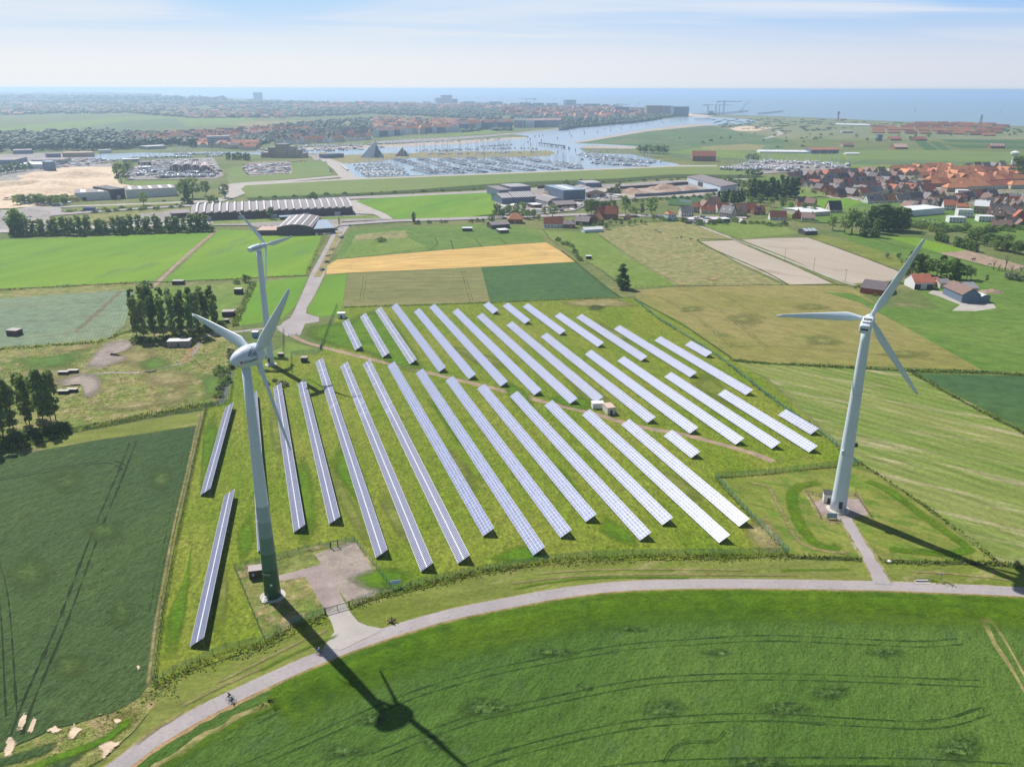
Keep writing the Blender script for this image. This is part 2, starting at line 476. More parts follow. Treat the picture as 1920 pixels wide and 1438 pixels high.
def watermat(name, col, rough, bump, scale, tint=.0):
    m = bpy.data.materials.new(name); m.use_nodes = True
    nt = m.node_tree; b = nt.nodes['Principled BSDF']
    b.inputs['Base Color'].default_value = (*col, 1); b.inputs['Roughness'].default_value = rough
    b.inputs['IOR'].default_value = 1.33
    geo = nt.nodes.new('ShaderNodeNewGeometry'); n = nt.nodes.new('ShaderNodeTexNoise')
    n.inputs['Scale'].default_value = scale; n.inputs['Detail'].default_value = 4
    nt.links.new(geo.outputs['Position'], n.inputs['Vector'])
    bp = nt.nodes.new('ShaderNodeBump'); bp.inputs['Distance'].default_value = bump
    nt.links.new(n.outputs[0], bp.inputs['Height']); nt.links.new(bp.outputs[0], b.inputs['Normal'])
    return m
m_sea = watermat('sea_water', (.20,.29,.38), .55, .12, .25)
m_water = watermat('harbour_water', (.27,.34,.42), .22, .05, .5)
m_canal = watermat('ditch_water', (.12,.13,.14), .12, .01, 1.0)

big_sheet('ground', 0.0, m_base)
# sea: everything beyond the coast line
coast = [(-900,171.5),(-300,171.8),(0,172.2),(130,173.5),(300,179),(480,187),(600,191),(850,195),(1150,199),(1255,208),(1290,213),(1312,215),(1400,217),(1470,219),(1575,223.5),(1650,227),(1750,231),(1850,235),(1925,238),(2150,246),(2600,262)]
cw = [G(*p) for p in coast]
me = bpy.data.meshes.new('sea')
fv, ff = [], []
for i, p in enumerate(cw):
    far = Vector((p.x*1.0 + (-1 + 2*i/(len(cw)-1))*90000, 118000, 0))
    for k in range(9):
        t = (k/8)**3; q = p.lerp(far, t); fv.append((q.x, q.y, .25))
for i in range(len(cw)-1):
    for k in range(8):
        a = i*9+k; ff.append((a, a+9, a+10, a+1))
me.from_pydata(fv, [], ff); me.materials.append(m_sea)
bm = bmesh.new(); bm.from_mesh(me); bmesh.ops.recalc_face_normals(bm, faces=bm.faces)
for f in bm.faces:
    if f.normal.z < 0: f.normal_flip()
bm.to_mesh(me); bm.free()
tag(ob('sea', me), kind='structure')

Z = [0.3]
def far(name, pts, m, **k):
    Z[0] += .02
    return sheet(name, pts, m, z=Z[0]*.5, **k)
# far land, beyond about a kilometre
far('dunes', [(1312,216),(1400,218),(1470,220),(1575,224.5),(1650,228),(1750,232),(1850,236),(1925,239),(2300,252),(2300,275),(1920,262),(1600,262),(1440,262),(1380,250),(1330,236)], m_dune)
far('polder', [(-300,236),(0,240),(240,219),(470,221),(480,232),(380,236),(140,247),(0,256),(-300,262)], m_pasture)
far('polder', [(110,247),(230,228),(330,222),(355,240),(150,250)], m_marsh)
far('polder', [(-300,262),(0,256),(140,248),(170,252),(120,258),(-300,275)], m_marsh)
far('dry_strip', [(430,234),(480,228),(590,226),(592,233),(482,238)], m_straw)
far('meadow', [(640,226),(688,220),(690,230),(655,233)], m_straw)
far('salt_marsh', [(1078,270),(1110,265.5),(1210,248.5),(1323,237),(1400,233),(1470,246),(1470,300),(1300,300),(1200,285),(1195,275),(1135,277)], m_marsh)
far('salt_marsh', [(1330,236),(1600,232),(1700,238),(1560,262),(1470,262),(1400,250)], m_dune)
far('brown_field', [(1312,276),(1400,270),(1435,273),(1425,283),(1320,283)], m_brownp)
far('green_field', [(1255,287),(1300,279),(1440,287),(1560,290),(1585,284),(1900,286),(1910,304),(1800,312),(1670,316),(1540,318),(1430,312),(1420,302),(1320,292)], m_pasture)
far('green_field', [(1560,291),(1590,283),(1790,282),(1905,287),(1895,302),(1700,298)], m_dike)
far('dark_field', [(1550,300),(1700,300),(1860,305),(1760,312),(1590,309)], m_marsh)
far('dark_field', [(1715,266),(1735,266),(1760,282),(1735,282)], m_dgreen)
far('dark_field', [(1742,266),(1760,267),(1783,282),(1767,282)], m_dgreen)
far('dark_field', [(1760,262),(1925,264),(1925,270),(1780,267)], m_dgreen)
far('dark_field', [(1770,271),(1925,274),(1925,280),(1800,278)], m_dgreen)
far('sand_flat', [(1365,240),(1400,237),(1450,240),(1420,246),(1380,246)], m_sand)
far('sand_flat', [(1300,232),(1345,228),(1385,229),(1330,233)], m_mud)
far('gravel_road', [(1425,262),(1450,258),(1468,252),(1466,246),(1455,246),(1460,251),(1445,256)], m_conc)
far('beach', [(1290,213),(1312,215),(1340,219),(1300,220),(1288,217)], m_sand)
# water
far('harbour_channel', [(557,291),(562,282),(670,279.5),(715,277),(805,272.7),(870,270),(960,262),(992,259),(990,256),(960,253),(1020,246),(1085,240),(1130,236.5),(1185,232),(1260,222.5),(1290,219.5),(1330,219.5),(1400,224),(1425,229),(1373,234),(1323,236.5),(1265,241),(1210,248),(1150,258),(1110,265),(1078,269.5),(1130,271),(1195,275),(1190,279),(1135,278),(1085,278),(1100,288),(1185,290),(1210,296),(1235,302),(1276,309),(1262,313),(1130,317),(960,323.5),(830,328.5),(658,333.5),(645,322),(630,310),(640,300),(600,296)], m_water)
far('mud_bank', [(1078,269.5),(1110,264.5),(1210,247.5),(1323,236.5),(1340,233),(1290,234),(1200,245),(1110,261),(1070,268)], m_mud)
far('mud_bank', [(1085,279),(1100,273),(1195,276),(1190,280)], m_mud)
far('spit', [(560,287),(600,285.5),(640,292),(715,288),(776,288),(800,285),(960,284),(1030,283),(1042,288),(1030,293),(960,296),(880,297),(775,297),(738,300),(655,308),(640,306),(612,302),(600,296)], m_straw)
far('sand_bank', [(870,270.5),(960,262.5),(990,259.5),(985,257.5),(960,258),(900,262),(740,271),(560,278),(560,282.5),(670,280),(805,273.5)], m_mud)
far('creek', [(172,300),(180,290),(260,287),(350,288),(352,292),(250,296),(200,302)], m_water)
far('creek', [(520,292),(545,289),(600,288),(600,283),(480,285),(350,286),(350,290),(440,290)], m_water)
far('promenade', [(700,266),(760,262),(880,256),(960,250),(1085,237),(1185,230),(1185,232),(1085,240),(960,253),(860,262),(700,271)], m_yard)
far('riverside_grass', [(700,262),(860,251),(905,243),(960,240),(960,248),(880,255),(760,262)], m_pasture)
# marina surroundings, yards
far('quay', [(600,300),(612,296),(640,306),(668,333),(690,333.5),(688,336),(640,336),(625,318),(606,304)], m_conc)
far('green_field', [(430,316),(455,311),(612,303),(622,330),(540,337),(460,343),(432,346),(425,338)], m_dike)
far('green_field', [(236,343),(333,339),(333,347),(236,350)], m_pasture)
far('car_park', [(452,314),(470,306),(545,303),(548,326),(470,331)], m_yard)
far('car_park', [(580,290),(605,288),(612,298),(590,302)], m_yard)
far('harbour_yard', [(230,322),(290,300),(400,296),(420,330),(405,336),(240,338)], m_yard)
far('harbour_yard', [(-300,322),(0,316),(40,300),(180,300),(220,312),(230,316),(0,345),(-300,350)], m_yard)
far('harbour_yard', [(-200,300),(0,290),(110,287),(175,294),(175,302),(0,316),(-200,325)], m_yard)
far('boat_park', [(1340,318),(1400,305),(1440,302),(1590,310),(1595,318),(1500,322),(1430,327),(1345,324)], m_yard)
far('dike_meadow', [(462,372),(452,356),(455,349),(640,338),(690,336.5),(960,326.5),(1270,313.5),(1345,313),(1400,322),(1420,329),(1260,328),(1150,336),(960,343),(930,346),(700,362)], m_dike)
far('dike_path', [(640,336.4),(960,324),(1275,310.5),(1345,311),(1345,313),(1270,313.5),(960,326.5),(650,338.5),(455,349),(455,346.5)], m_conc)
far('scrub_strip', [(462,372),(700,362.5),(960,343),(1150,336),(1260,328),(1420,329),(1440,335),(1260,334),(1160,342),(935,354),(700,366),(470,378)], m_ditch)
far('sandy_yard', [(-200,395),(0,378),(0,352),(60,330),(120,314),(212,314),(222,343),(232,352),(140,363),(140,378),(100,385),(20,392)], m_sand)
far('pale_road', [(410,350),(430,346),(460,343),(540,338),(620,331),(655,329),(655,331.5),(620,335),(540,342),(462,347),(452,356),(460,364),(440,372),(420,378),(392,381),(300,384),(140,389),(0,398),(0,396),(140,386.5),(300,381),(395,376),(425,370),(415,358)], m_conc)
far('highway', [(-200,410),(0,399),(60,388),(112,389),(120,400),(250,391),(357,384.5),(640,370.5),(800,364),(935,357.5),(1180,345),(1250,340),(1420,335),(1520,331.5),(1520,333.5),(1420,337.5),(1250,343),(1180,348),(935,361.5),(800,368.5),(650,375),(640,374),(357,388),(250,394),(120,404),(0,414),(-200,426)], m_road)
far('grass_strip', [(112,397),(150,390),(250,385),(355,381),(355,383.5),(250,390),(125,399)], m_verge)
far('grass_strip', [(100,410),(220,400),(357,390),(357,401),(240,412),(105,428)], m_rough)
far('parking_lot', [(262,402),(355,394),(358,412),(262,422),(240,420)], m_yard)
far('parking_lot', [(-200,425),(0,400),(60,392),(95,398),(100,425),(60,432),(-200,440)], m_yard)
far('street', [(-200,444),(0,432),(100,428),(260,421),(390,416),(395,422),(260,427),(100,434),(0,438),(-200,450)], m_conc)
far('factory_yard', [(390,414),(470,410),(520,407),(662,403),(720,408),(738,412.5),(640,417.5),(640,424),(600,441),(585,441),(520,441),(470,424),(400,424)], m_yard)
far('green_field', [(400,422),(520,417),(610,413),(720,410),(700,405),(520,411),(400,416)], m_pasture)
far('concrete_apron', [(655,377),(676,377),(728,405),(738,412),(720,412),(700,403),(663,402)], m_conc)
far('green_field', [(668,379),(690,374),(800,367.5),(925,362),(926,372),(930,402),(880,409),(740,412.5),(727,404)], m_bright)
far('street', [(640,419.5),(738,413),(935,406.5),(1100,401),(1290,406),(1400,408),(1400,411),(1290,410),(1100,405),(935,411.5),(738,417.5),(640,424.5)], m_road)
# village and industry ground
far('industry_yard', [(926,372),(930,362),(1100,350),(1240,343),(1310,345),(1400,358),(1400,368),(1230,372),(1110,380),(1080,396),(1000,404),(932,404)], m_yard)
far('sand_depot', [(1098,358),(1180,350),(1290,352),(1330,362),(1290,370),(1140,372)], m_mud)
far('village_gardens', [(1400,336),(1640,322),(1720,312),(2100,308),(2300,400),(2300,470),(1920,455),(1700,420),(1600,415),(1560,420),(1500,416),(1440,400),(1500,372),(1560,372),(1480,345),(1400,345)], m_greenr)
far('village_paving', [(1440,345),(1560,332),(1700,326),(1920,330),(1920,395),(1840,392),(1720,370),(1620,378),(1540,370)], field('garden_mix', (.12,.14,.06), (.22,.19,.15), (.30,.27,.24), patch=.06, fine=.5, fvar=.3, t3=.55))
far('village_street', [(1400,345),(1480,350),(1560,372),(1640,384),(1740,380),(1735,376),(1640,379),(1560,367),(1485,345),(1400,341)], m_conc)
far('village_street', [(1660,318),(1700,340),(1780,360),(1925,378),(1925,372),(1785,355),(1708,338),(1668,317)], m_conc)
far('small_field', [(1486,350),(1550,360),(1558,368),(1510,372),(1490,368)], m_pasture)
far('small_field', [(1520,376),(1590,373),(1620,380),(1570,395),(1540,392)], m_bright)
far('small_field', [(1255,372),(1330,368),(1340,378),(1300,388),(1252,385)], m_dgreen)
# middle distance
sheet('barley_field', [(-400,456),(0,450),(200,443),(398,434),(404,432),(345,480),(288,527),(120,536),(0,542),(-400,556)], m_bright)
sheet('barley_field', [(413,430),(470,433),(530,441),(602,441),(597,470),(580,503),(574,516),(440,524),(306,529),(350,490)], m_bright)
sheet('pasture', [(282,541),(465,529),(440,585),(415,604),(330,604),(250,560),(255,546)], m_pasture)
sheet('grass_field', [(470,530),(578,519),(569,540),(553,575),(530,597),(480,606),(440,612),(450,580)], m_bright)
sheet('grass_field', [(611,517),(651,514),(641,574),(632,590),(600,594),(580,588),(577,578),(592,553)], m_bright)
sheet('ditch_bank', [(-400,560),(0,545),(120,538),(270,529),(285,531),(282,538),(225,545),(0,560),(-400,580)], m_rough)
sheet('cabbage_field', [(-500,582),(0,560),(220,545),(252,545),(242,575),(234,610),(205,632),(140,642),(0,650),(-500,680)], m_cabbage)
strip('cart_track', [(405,433),(360,470),(320,506),(300,526),(284,540)], 3.0, m_track, jag=.3)
m_dsoil = field('dark_soil', (.17,.15,.10), (.12,.12,.07), None, patch=.2, fine=1.3, fvar=.25, bump=.1)
strip('cart_track', [(226,546),(190,580),(140,624)], 3.0, m_dsoil, jag=.3)
for vs in ((560,572,572,566),(566,580,578,571),(600,610,606,598)):
    strip('crop_gap', [(-40,vs[1]+3),(60,vs[2]-4),(150,vs[3]-3),(200,vs[3]-6)], 1.0, m_dsoil, jag=.2)
strip('cart_track', [(-100,652),(140,624),(200,618),(245,610)], 1.0, m_dsoil)
sheet('rough_ground', [(-500,690),(0,652),(190,636),(236,626),(420,610),(442,620),(440,660),(425,700),(412,757),(385,764),(250,785),(130,802),(40,825),(-60,845),(-500,880)], m_rough)
sheet('ditch_growth', [(-500,900),(-60,852),(0,838),(60,822),(140,800),(270,778),(385,757),(410,752),(412,762),(380,770),(280,785),(150,812),(60,836),(0,852),(-200,885)], m_ditch)
sheet('dry_bank', [(140,812),(280,787),(376,772),(385,768),(372,798),(270,812),(175,826),(100,842),(60,840)], m_verge)
strip('dirt_path', [(110,715),(190,700),(260,698),(320,686),(350,676),(368,655),(376,640)], 2.2, m_gravel, jag=.25)
strip('dirt_path', [(345,680),(352,665),(360,650)], 3.5, m_dirt, jag=.4)
sheet('ditch_water', [(431,694),(437,700),(427,728),(421,758),(409,761),(414,735),(424,712)], m_canal)
strip('lane', [(380,632),(430,624),(480,618),(530,612)], 3.2, m_road)
sheet('lane', [(641,421),(657,421),(642,442),(616,490),(608,517),(590,553),(575,578),(574,588),(598,595),(598,603),(572,607),(563,628),(537,630),(520,618),(530,605),(545,596),(553,580),(568,547),(583,512),(601,480),(622,440)], m_road)
strip('lane_verge', [(625,435),(606,470),(590,500),(577,520)], 5, m_straw, off=6)
# meadows and fields above the solar farm
sheet('meadow', [(657,431),(800,424),(930,419),(1005,430),(1024,454),(960,457),(820,468),(630,486),(640,462)], m_greenr)
sheet('meadow', [(665,450),(760,444),(800,463),(720,476),(640,484)], m_pasture)
sheet('dry_meadow', [(668,440),(760,432),(765,446),(660,452)], m_brownp)
for a in (((655,450),(730,449),(790,443)),((670,432),(760,430),(860,432)),((780,446),(850,442),(950,440)),((800,472),(820,458),(815,446)),((850,468),(845,450)),((905,464),(890,448)),((950,458),(935,445)),((700,440),(800,436),(930,434))):
    strip('field_drain', a, 1.0, m_ditch, jag=.3)
sheet('pasture', [(1005,432),(1120,437),(1178,480),(1270,536),(1185,541),(1110,497),(1050,458)], m_pasture)
sheet('brown_pasture', [(1120,436),(1198,419),(1290,416),(1368,446),(1308,452),(1395,502),(1465,534),(1270,537),(1178,480)], m_brownp)
sheet('pasture', [(1310,419),(1440,412),(1500,438),(1392,448),(1335,430)], m_pasture)
sheet('bare_field', [(1313,453),(1376,451),(1436,477),(1500,503),(1560,532),(1478,534),(1440,517),(1380,490)], m_soil)
sheet('bare_field', [(1391,450),(1440,447),(1515,446),(1565,463),(1660,498),(1697,513),(1668,527),(1598,532),(1550,517),(1480,485)], m_soil)
strip('farm_path', [(1287,413),(1325,429),(1376,449),(1440,473),(1500,497),(1560,521),(1600,534),(1640,537)], 2.6, m_conc)
sheet('grass_strip', [(1540,440),(1600,455),(1680,480),(1720,510),(1700,513),(1660,497),(1565,462),(1517,445)], m_verge)
sheet('pasture', [(1560,430),(1700,450),(1800,480),(1990,540),(1990,700),(1840,640),(1700,530),(1720,510),(1680,480),(1600,455)], m_greenr)
sheet('green_field', [(1660,444),(1720,446),(1815,470),(1760,474)], m_bright)
sheet('paddock', [(1760,475),(1812,470),(1840,477),(1925,500),(1900,506),(1855,499)], m_track)
sheet('crop_field', [(611,515),(614,498),(632,487),(720,479),(818,470.5),(960,459),(1024,455),(1052,472),(1079,491),(960,498),(900,501),(650,512)], m_ripe)
sheet('crop_field', [(653,514),(902,502),(919,567),(780,572),(643,575)], m_olive)
sheet('crop_field', [(902,502),(960,498),(1079,491),(1165,558),(1040,562),(919,567)], m_dgreen)
def softtram(pts, w, m, off):
    L_ = smooth([G(*p) for p in pts], 1.5); ZN[0] += .0004; z = .01 + ZN[0]; L_ = offset(L_, off); L1, L2 = [], []
    for i in range(len(L_)):
        a, b = L_[max(0, i-1)], L_[min(len(L_)-1, i+1)]; t = (b-a).normalized(); nn = Vector((-t.y, t.x)); h = w/2*(.55+.9*noise.noise((L_[i].x*.3, L_[i].y*.3, off)))
        h = max(.06, h+R.uniform(-.08, .08)); L1.append(L_[i]+nn*h); L2.append(L_[i]-nn*h)
    n = len(L_); me = bpy.data.meshes.new('wheel_track')
    me.from_pydata([(p.x, p.y, z) for p in L1+L2], [], [(i+n, i+n+1, i+1, i) for i in range(n-1)]); me.materials.append(m); up(me)
    return tag(ob('wheel_track', me), kind='structure')
m_tramw = field('pressed_wheat', (.026,.058,.011), (.038,.078,.014), (.05,.095,.017), patch=.3, fine=1.5, fvar=.5, bump=.5)
def tram(pts, w=.55, g=1.9, m=None):
    far_ = pts[0][1] < 790; n0 = len(pts)
    for s in (-1, 1):
        softtram(pts, w*(1 if far_ else 1.35), (m or (m_ditch if far_ else m_tramw)), s*g/2)
tram([(685,517),(678,560)]); tram([(868,508),(884,565)])
for a, b in ((525,521),(532,528),(548,541),(560,553)): strip('wheel_track', [(690,a),(780,a-3),(872,b)], .7, m_ditch, jag=.1)
tram([(985,459),(1015,472),(1022,479),(985,481)], m=m_dirt); tram([(655,500),(657,494),(672,490)], m=m_dirt)
sheet('grain_field', [(1190,545),(1270,538),(1465,535),(1592,536),(1622,556),(1700,610),(1842,695),(1700,690),(1440,681),(1372,675),(1280,622),(1195,565)], m_grain)
sheet('green_field', [(1543,548),(1600,551),(1650,575),(1760,580),(1925,602),(2500,660),(2500,735),(1925,701),(1842,695),(1722,627),(1610,567)], m_greenr)
tram([(1225,552),(1300,592),(1375,651)]); tram([(1280,550),(1360,590),(1440,655)]); tram([(1345,548),(1440,600)])
tram([(1340,652),(1450,650),(1640,665),(1780,678)])
strip('ditch_growth', [(1368,675),(1440,682),(1560,688),(1700,696),(1850,698),(1925,704),(2200,715)], 3.5, m_ditch, jag=.6)
sheet('striped_field', [(1370,678),(1440,684),(1560,690),(1700,698),(1716,702),(1925,812),(2500,1120),(2300,1110),(1925,1062),(1868,1052),(1700,925),(1612,868),(1540,800),(1442,712)], m_stripe)
sheet('dark_field', [(1718,701),(1925,706),(2600,735),(2600,1090),(1925,808)], m_dgreen)
strip('ditch_growth', [(1712,700),(1790,745),(1925,815),(2200,960)], 2.2, m_ditch, jag=.5)
sheet('farmyard', [(1748,545),(1775,548),(1800,556),(1862,570),(1868,578),(1830,584),(1785,583),(1800,572),(1760,556),(1740,550)], m_conc)
# solar farm lawn and the ground round the turbines
sheet('farm_lawn', [(300,1290),(286,1283),(300,1160),(330,990),(356,905),(388,765),(412,760),(430,745),(445,672),(540,672),(600,662),(632,590),(645,575),(780,571),(919,567),(1040,562),(1165,557),(1190,560),(1280,605),(1350,660),(1440,716),(1540,806),(1606,868),(1345,895),(1480,1042),(1300,1049),(1100,1052),(1000,1062),(900,1078),(760,1112),(690,1128),(620,1162),(497,1212),(400,1243),(330,1268)], m_lawn)
sheet('turbine_meadow', [(1348,893),(1606,869),(1700,928),(1868,1055),(1480,1044)], m_turb)
sheet('farm_entrance_grass', [(443,672),(505,665),(540,640),(600,655),(600,662),(540,672)], m_pasture)
strip('brown_track', [(545,629),(570,641),(600,650),(655,664),(720,680),(805,700),(880,718),(960,737),(1010,752),(1060,763),(1123,778),(1160,790),(1210,803),(1285,816),(1360,836),(1410,850),(1450,866)], 3.0, m_track, jag=.3)
m_lush = field('lush_grass', (.07,.155,.006), (.105,.18,.008), (.055,.13,.008), patch=.06, fine=1.1, fvar=.35, bump=.3)
# mown verge between the fence ditch and the road, then the road and the wheat
sheet('mown_verge', [(-300,1700),(180,1438),(260,1370),(300,1300),(330,1270),(400,1245),(497,1213),(620,1163),(690,1129),(760,1113),(900,1079),(1000,1063),(1100,1053),(1300,1050),(1480,1046),(1700,1052),(1925,1066),(2500,1130),(2500,1180),(1925,1110),(1640,1098),(1440,1094),(1248,1096),(1035,1115),(830,1158),(700,1198),(480,1288),(250,1418),(0,1620)], m_verge)
road_pts = [(-260,1850),(40,1560),(222,1438),(280,1393),(383,1333),(480,1286),(590,1237),(690,1199),(770,1173),(855,1150),(960,1129),(1060,1111),(1170,1099),(1300,1095),(1440,1095),(1640,1098.5),(1740,1102),(1925,1110.5),(2150,1125),(2600,1160)]
sheet('wheat_field', [(-600,2100),(225,1450),(290,1407),(390,1345),(520,1285),(690,1212),(860,1161),(970,1138),(1090,1118),(1300,1105),(1500,1105),(1665,1108),(1925,1119),(2700,1175),(2900,1500),(2400,2300),(900,2300)], m_wheat)
sheet('dark_crop_field', [(-900,905),(0,861),(75,845),(175,827),(275,813),(372,798),(352,885),(318,1040),(300,1130),(283,1230),(277,1287),(262,1307),(215,1335),(165,1352),(100,1365),(60,1385),(0,1410),(-300,1520),(-900,1600)], m_dark)
sheet('rough_bank', [(-300,1530),(0,1412),(60,1387),(120,1365),(215,1336),(262,1308),(277,1288),(300,1292),(330,1268),(300,1310),(250,1372),(190,1425),(60,1500),(-300,1760)], m_rough)
pass
pass
pass
strip('verge_dirt', road_pts, 1.3, m_dirt, off=-2.5, jag=.3, step=2.0)
strip('road_edge', road_pts, .5, m_straw, off=2.15, jag=.18, step=2.0)
strip('road', road_pts, 4.1, m_road, step=3.0)
strip('dry_windrow', [(240,1450),(300,1407),(390,1352),(450,1322),(520,1292),(545,1283)], 1.6, m_straw, off=-3.2, jag=.6, step=2)
strip('dry_windrow', [(480,1330),(510,1318),(535,1300),(575,1275)], .8, m_straw, jag=.3, step=2)
sheet('bare_strip', [(1836,1160),(1842,1155),(1856,1158),(1880,1190),(1925,1270),(1990,1390),(1985,1400),(1925,1310),(1900,1265),(1865,1215)], m_straw)
sheet('wheat_field', [(1852,1168),(1862,1172),(1890,1215),(1922,1275),(1925,1300),(1895,1245),(1868,1205)], m_wheat)
# wheel tracks pressed into the crops
m_tramd = field('track_soil', (.014,.026,.010), (.022,.04,.012), None, patch=.3, fine=1.5, fvar=.3, bump=.2)
tram([(250,828),(228,885),(180,1000),(120,1160),(60,1300),(30,1380)], w=.75, g=2.1, m=m_tramd)
tram([(-60,910),(60,888),(150,873),(200,866),(225,872),(235,880)], w=.65, g=2.0, m=m_tramd)
tram([(-30,1000),(5,1110),(22,1340)], w=.4, g=1.9, m=m_tramd)
tram([(360,803),(345,860),(325,960),(300,1070),(285,1150)], w=.25, g=1.2)
tram([(480,1352),(600,1290),(730,1243),(805,1221),(960,1190),(1100,1162),(1200,1150),(1440,1141),(1640,1146),(1800,1150)], w=.5, g=2.0)
tram([(300,1500),(480,1430),(742,1316),(850,1280),(960,1252),(1160,1216),(1300,1204),(1440,1197),(1600,1203),(1720,1208),(1800,1203)], w=.5, g=2.0)
tram([(700,1420),(850,1360),(960,1330),(1180,1284),(1300,1272),(1440,1269),(1600,1273),(1760,1279),(1840,1282)], w=.5, g=2.0)
tram([(800,1470),(960,1412),(1160,1364),(1300,1349),(1440,1345),(1580,1353),(1720,1360),(1790,1352),(1850,1332)], w=.55, g=2.1)
tram([(1245,1432),(1260,1405),(1290,1392),(1340,1390),(1360,1372)], w=.35, g=.5)
tram([(1000,1470),(1200,1438),(1440,1429),(1700,1430),(1900,1440)], w=.5, g=2.0)
# field-side vegetation lines (dark joints between fields)
for pts, w in (([(-60,545),(120,537),(270,529),(300,529),(465,522),(578,517)],1.5),([(440,612),(455,575),(472,530)],3.0),([(645,577),(780,573),(919,568),(1040,563),(1165,559)],1.6),
               ([(1165,559),(1130,535),(1079,491),(1052,470)],1.6),([(1478,534),(1430,508),(1308,452),(1376,450)],1.4),([(1517,446),(1600,476),(1697,513)],1.3),([(1270,537),(1465,535),(1590,534)],1.0),
               ([(1370,446),(1440,476),(1560,530),(1600,538)],.9),([(1640,448),(1700,466),(1760,476),(1850,500),(1925,520)],1.2),([(1196,564),(1280,610),(1372,672)],1.2),([(1480,1046),(1610,1050),(1640,1052)],1.5),([(1668,1054),(1760,1056),(1870,1058),(1925,1066)],1.8)):
    strip('field_edge', pts, w, m_ditch, jag=.25)
# entrance of the near turbine
m_pink = field('gravel_hardstand', (.27,.22,.21), (.31,.25,.235), (.20,.19,.10), patch=.12, fine=2.0, fvar=.15, bump=.05, t3=.68)
sheet('compound_grass', [(440,1068),(500,1045),(620,1018),(666,1008),(740,1108),(660,1136),(612,1150),(497,1200)], m_rough)
sheet('hardstand', [(590,1040),(618,1030),(655,1018),(668,1018),(680,1040),(720,1100),(700,1118),(650,1128),(625,1090)], m_gravel)
sheet('driveway', [(521,1080),(560,1070),(605,1058),(625,1090),(645,1128),(612,1150),(606,1138),(572,1082),(525,1090)], m_pink)
sheet('driveway', [(612,1150),(645,1128),(658,1150),(672,1167),(690,1174),(722,1180),(640,1219),(606,1216),(627,1185),(622,1168)], m_conc)
# pad and driveway of the turbine on the right
sheet('mown_pad', [(1508,925),(1612,925),(1632,970),(1560,985),(1535,972)], m_straw)
sheet('turbine_pad', [(1525,944),(1545,934),(1610,936),(1628,964),(1580,976),(1540,964)], m_pink)
strip('driveway', [(1583,972),(1600,1000),(1620,1035),(1640,1066),(1655,1096)], 4.2, m_road, jag=.15)
strip('driveway_edge', [(1573,975),(1592,1005),(1612,1040),(1635,1088)], .7, m_straw, jag=.3, step=1.5)
strip('driveway_edge', [(1598,975),(1625,1018),(1650,1058),(1672,1092)], .7, m_straw, jag=.3, step=1.5)
LATER = []
LATER.append(([(1540,905),(1495,915),(1485,940),(1500,985),(1530,1020),(1565,1028),(1580,1020)], 3.2*1.5, m_lush))
LATER.append(([(1620,900),(1665,920),(1720,960),(1790,1010),(1815,1030),(1780,1038),(1720,1035),(1660,1030)], 3.0*1.5, m_lush))
LATER.append(([(1400,905),(1440,915),(1465,960),(1500,1018),(1560,1036),(1600,1036)], 1.2*1.5, m_straw))
sheet('culvert_slab', [(1714,1089),(1741,1089),(1746,1096),(1716,1095)], m_conc)
# ------------------------------------------------------------------ soft-edged patches (ragged edges where one growth fades into another)
def softmat(base, blend=True):
    nm = base.name + ('_fading' if blend else '_ragged')
    if nm in MATS: return MATS[nm]
    m = base.copy(); m.name = nm; nt = m.node_tree; N = nt.nodes; L = nt.links
    out = [n for n in N if n.type == 'OUTPUT_MATERIAL'][0]; sh = out.inputs[0].links[0].from_socket
    at = N.new('ShaderNodeAttribute'); at.attribute_name = 'cover'
    geo = N.new('ShaderNodeNewGeometry'); n = N.new('ShaderNodeTexNoise'); n.inputs['Scale'].default_value = .55; n.inputs['Detail'].default_value = 7; n.inputs['Roughness'].default_value = .72
    L.new(geo.outputs['Position'], n.inputs['Vector'])
    a = N.new('ShaderNodeMath'); a.operation = 'MULTIPLY_ADD'; a.inputs[1].default_value = 1.3 if blend else 2.4; a.inputs[2].default_value = -.65 if blend else -1.2; L.new(n.outputs[0], a.inputs[0])
    b = N.new('ShaderNodeMath'); b.operation = 'ADD'; L.new(a.outputs[0], b.inputs[0]); L.new(at.outputs['Fac'], b.inputs[1])
    r = N.new('ShaderNodeMapRange'); r.inputs[1].default_value, r.inputs[2].default_value = (.08, 1.0) if blend else (.35, .62); L.new(b.outputs[0], r.inputs[0])
    t = N.new('ShaderNodeBsdfTransparent'); x = N.new('ShaderNodeMixShader')
    L.new(r.outputs[0], x.inputs[0]); L.new(t.outputs[0], x.inputs[1]); L.new(sh, x.inputs[2]); L.new(x.outputs[0], out.inputs[0])
    MATS[nm] = m; return m
def cover(me, vals):
    at = me.attributes.new('cover', 'FLOAT', 'POINT'); at.data.foreach_set('value', vals)
def soft(name, pts, m, inset=.45, z=None, blend=True):
    P = smooth([G(*p) for p in pts] + [G(*pts[0])], 2.5)[:-1]
    c = sum(P, Vector((0, 0))) / len(P)
    if z is None: ZN[0] += .0012; z = .01 + ZN[0]
    n = len(P); vs = [(p.x, p.y, z) for p in P] + [((p*(1-inset)+c*inset).x, (p*(1-inset)+c*inset).y, z) for p in P] + [(c.x, c.y, z)]
    me = bpy.data.meshes.new(name)
    me.from_pydata(vs, [], [(i, (i+1) % n, n+(i+1) % n, n+i) for i in range(n)] + [(n+i, n+(i+1) % n, 2*n) for i in range(n)])
    me.materials.append(softmat(m, blend)); cover(me, [0.0]*n + [1.0]*(n+1)); up(me)
    return tag(ob(name, me), kind='structure')
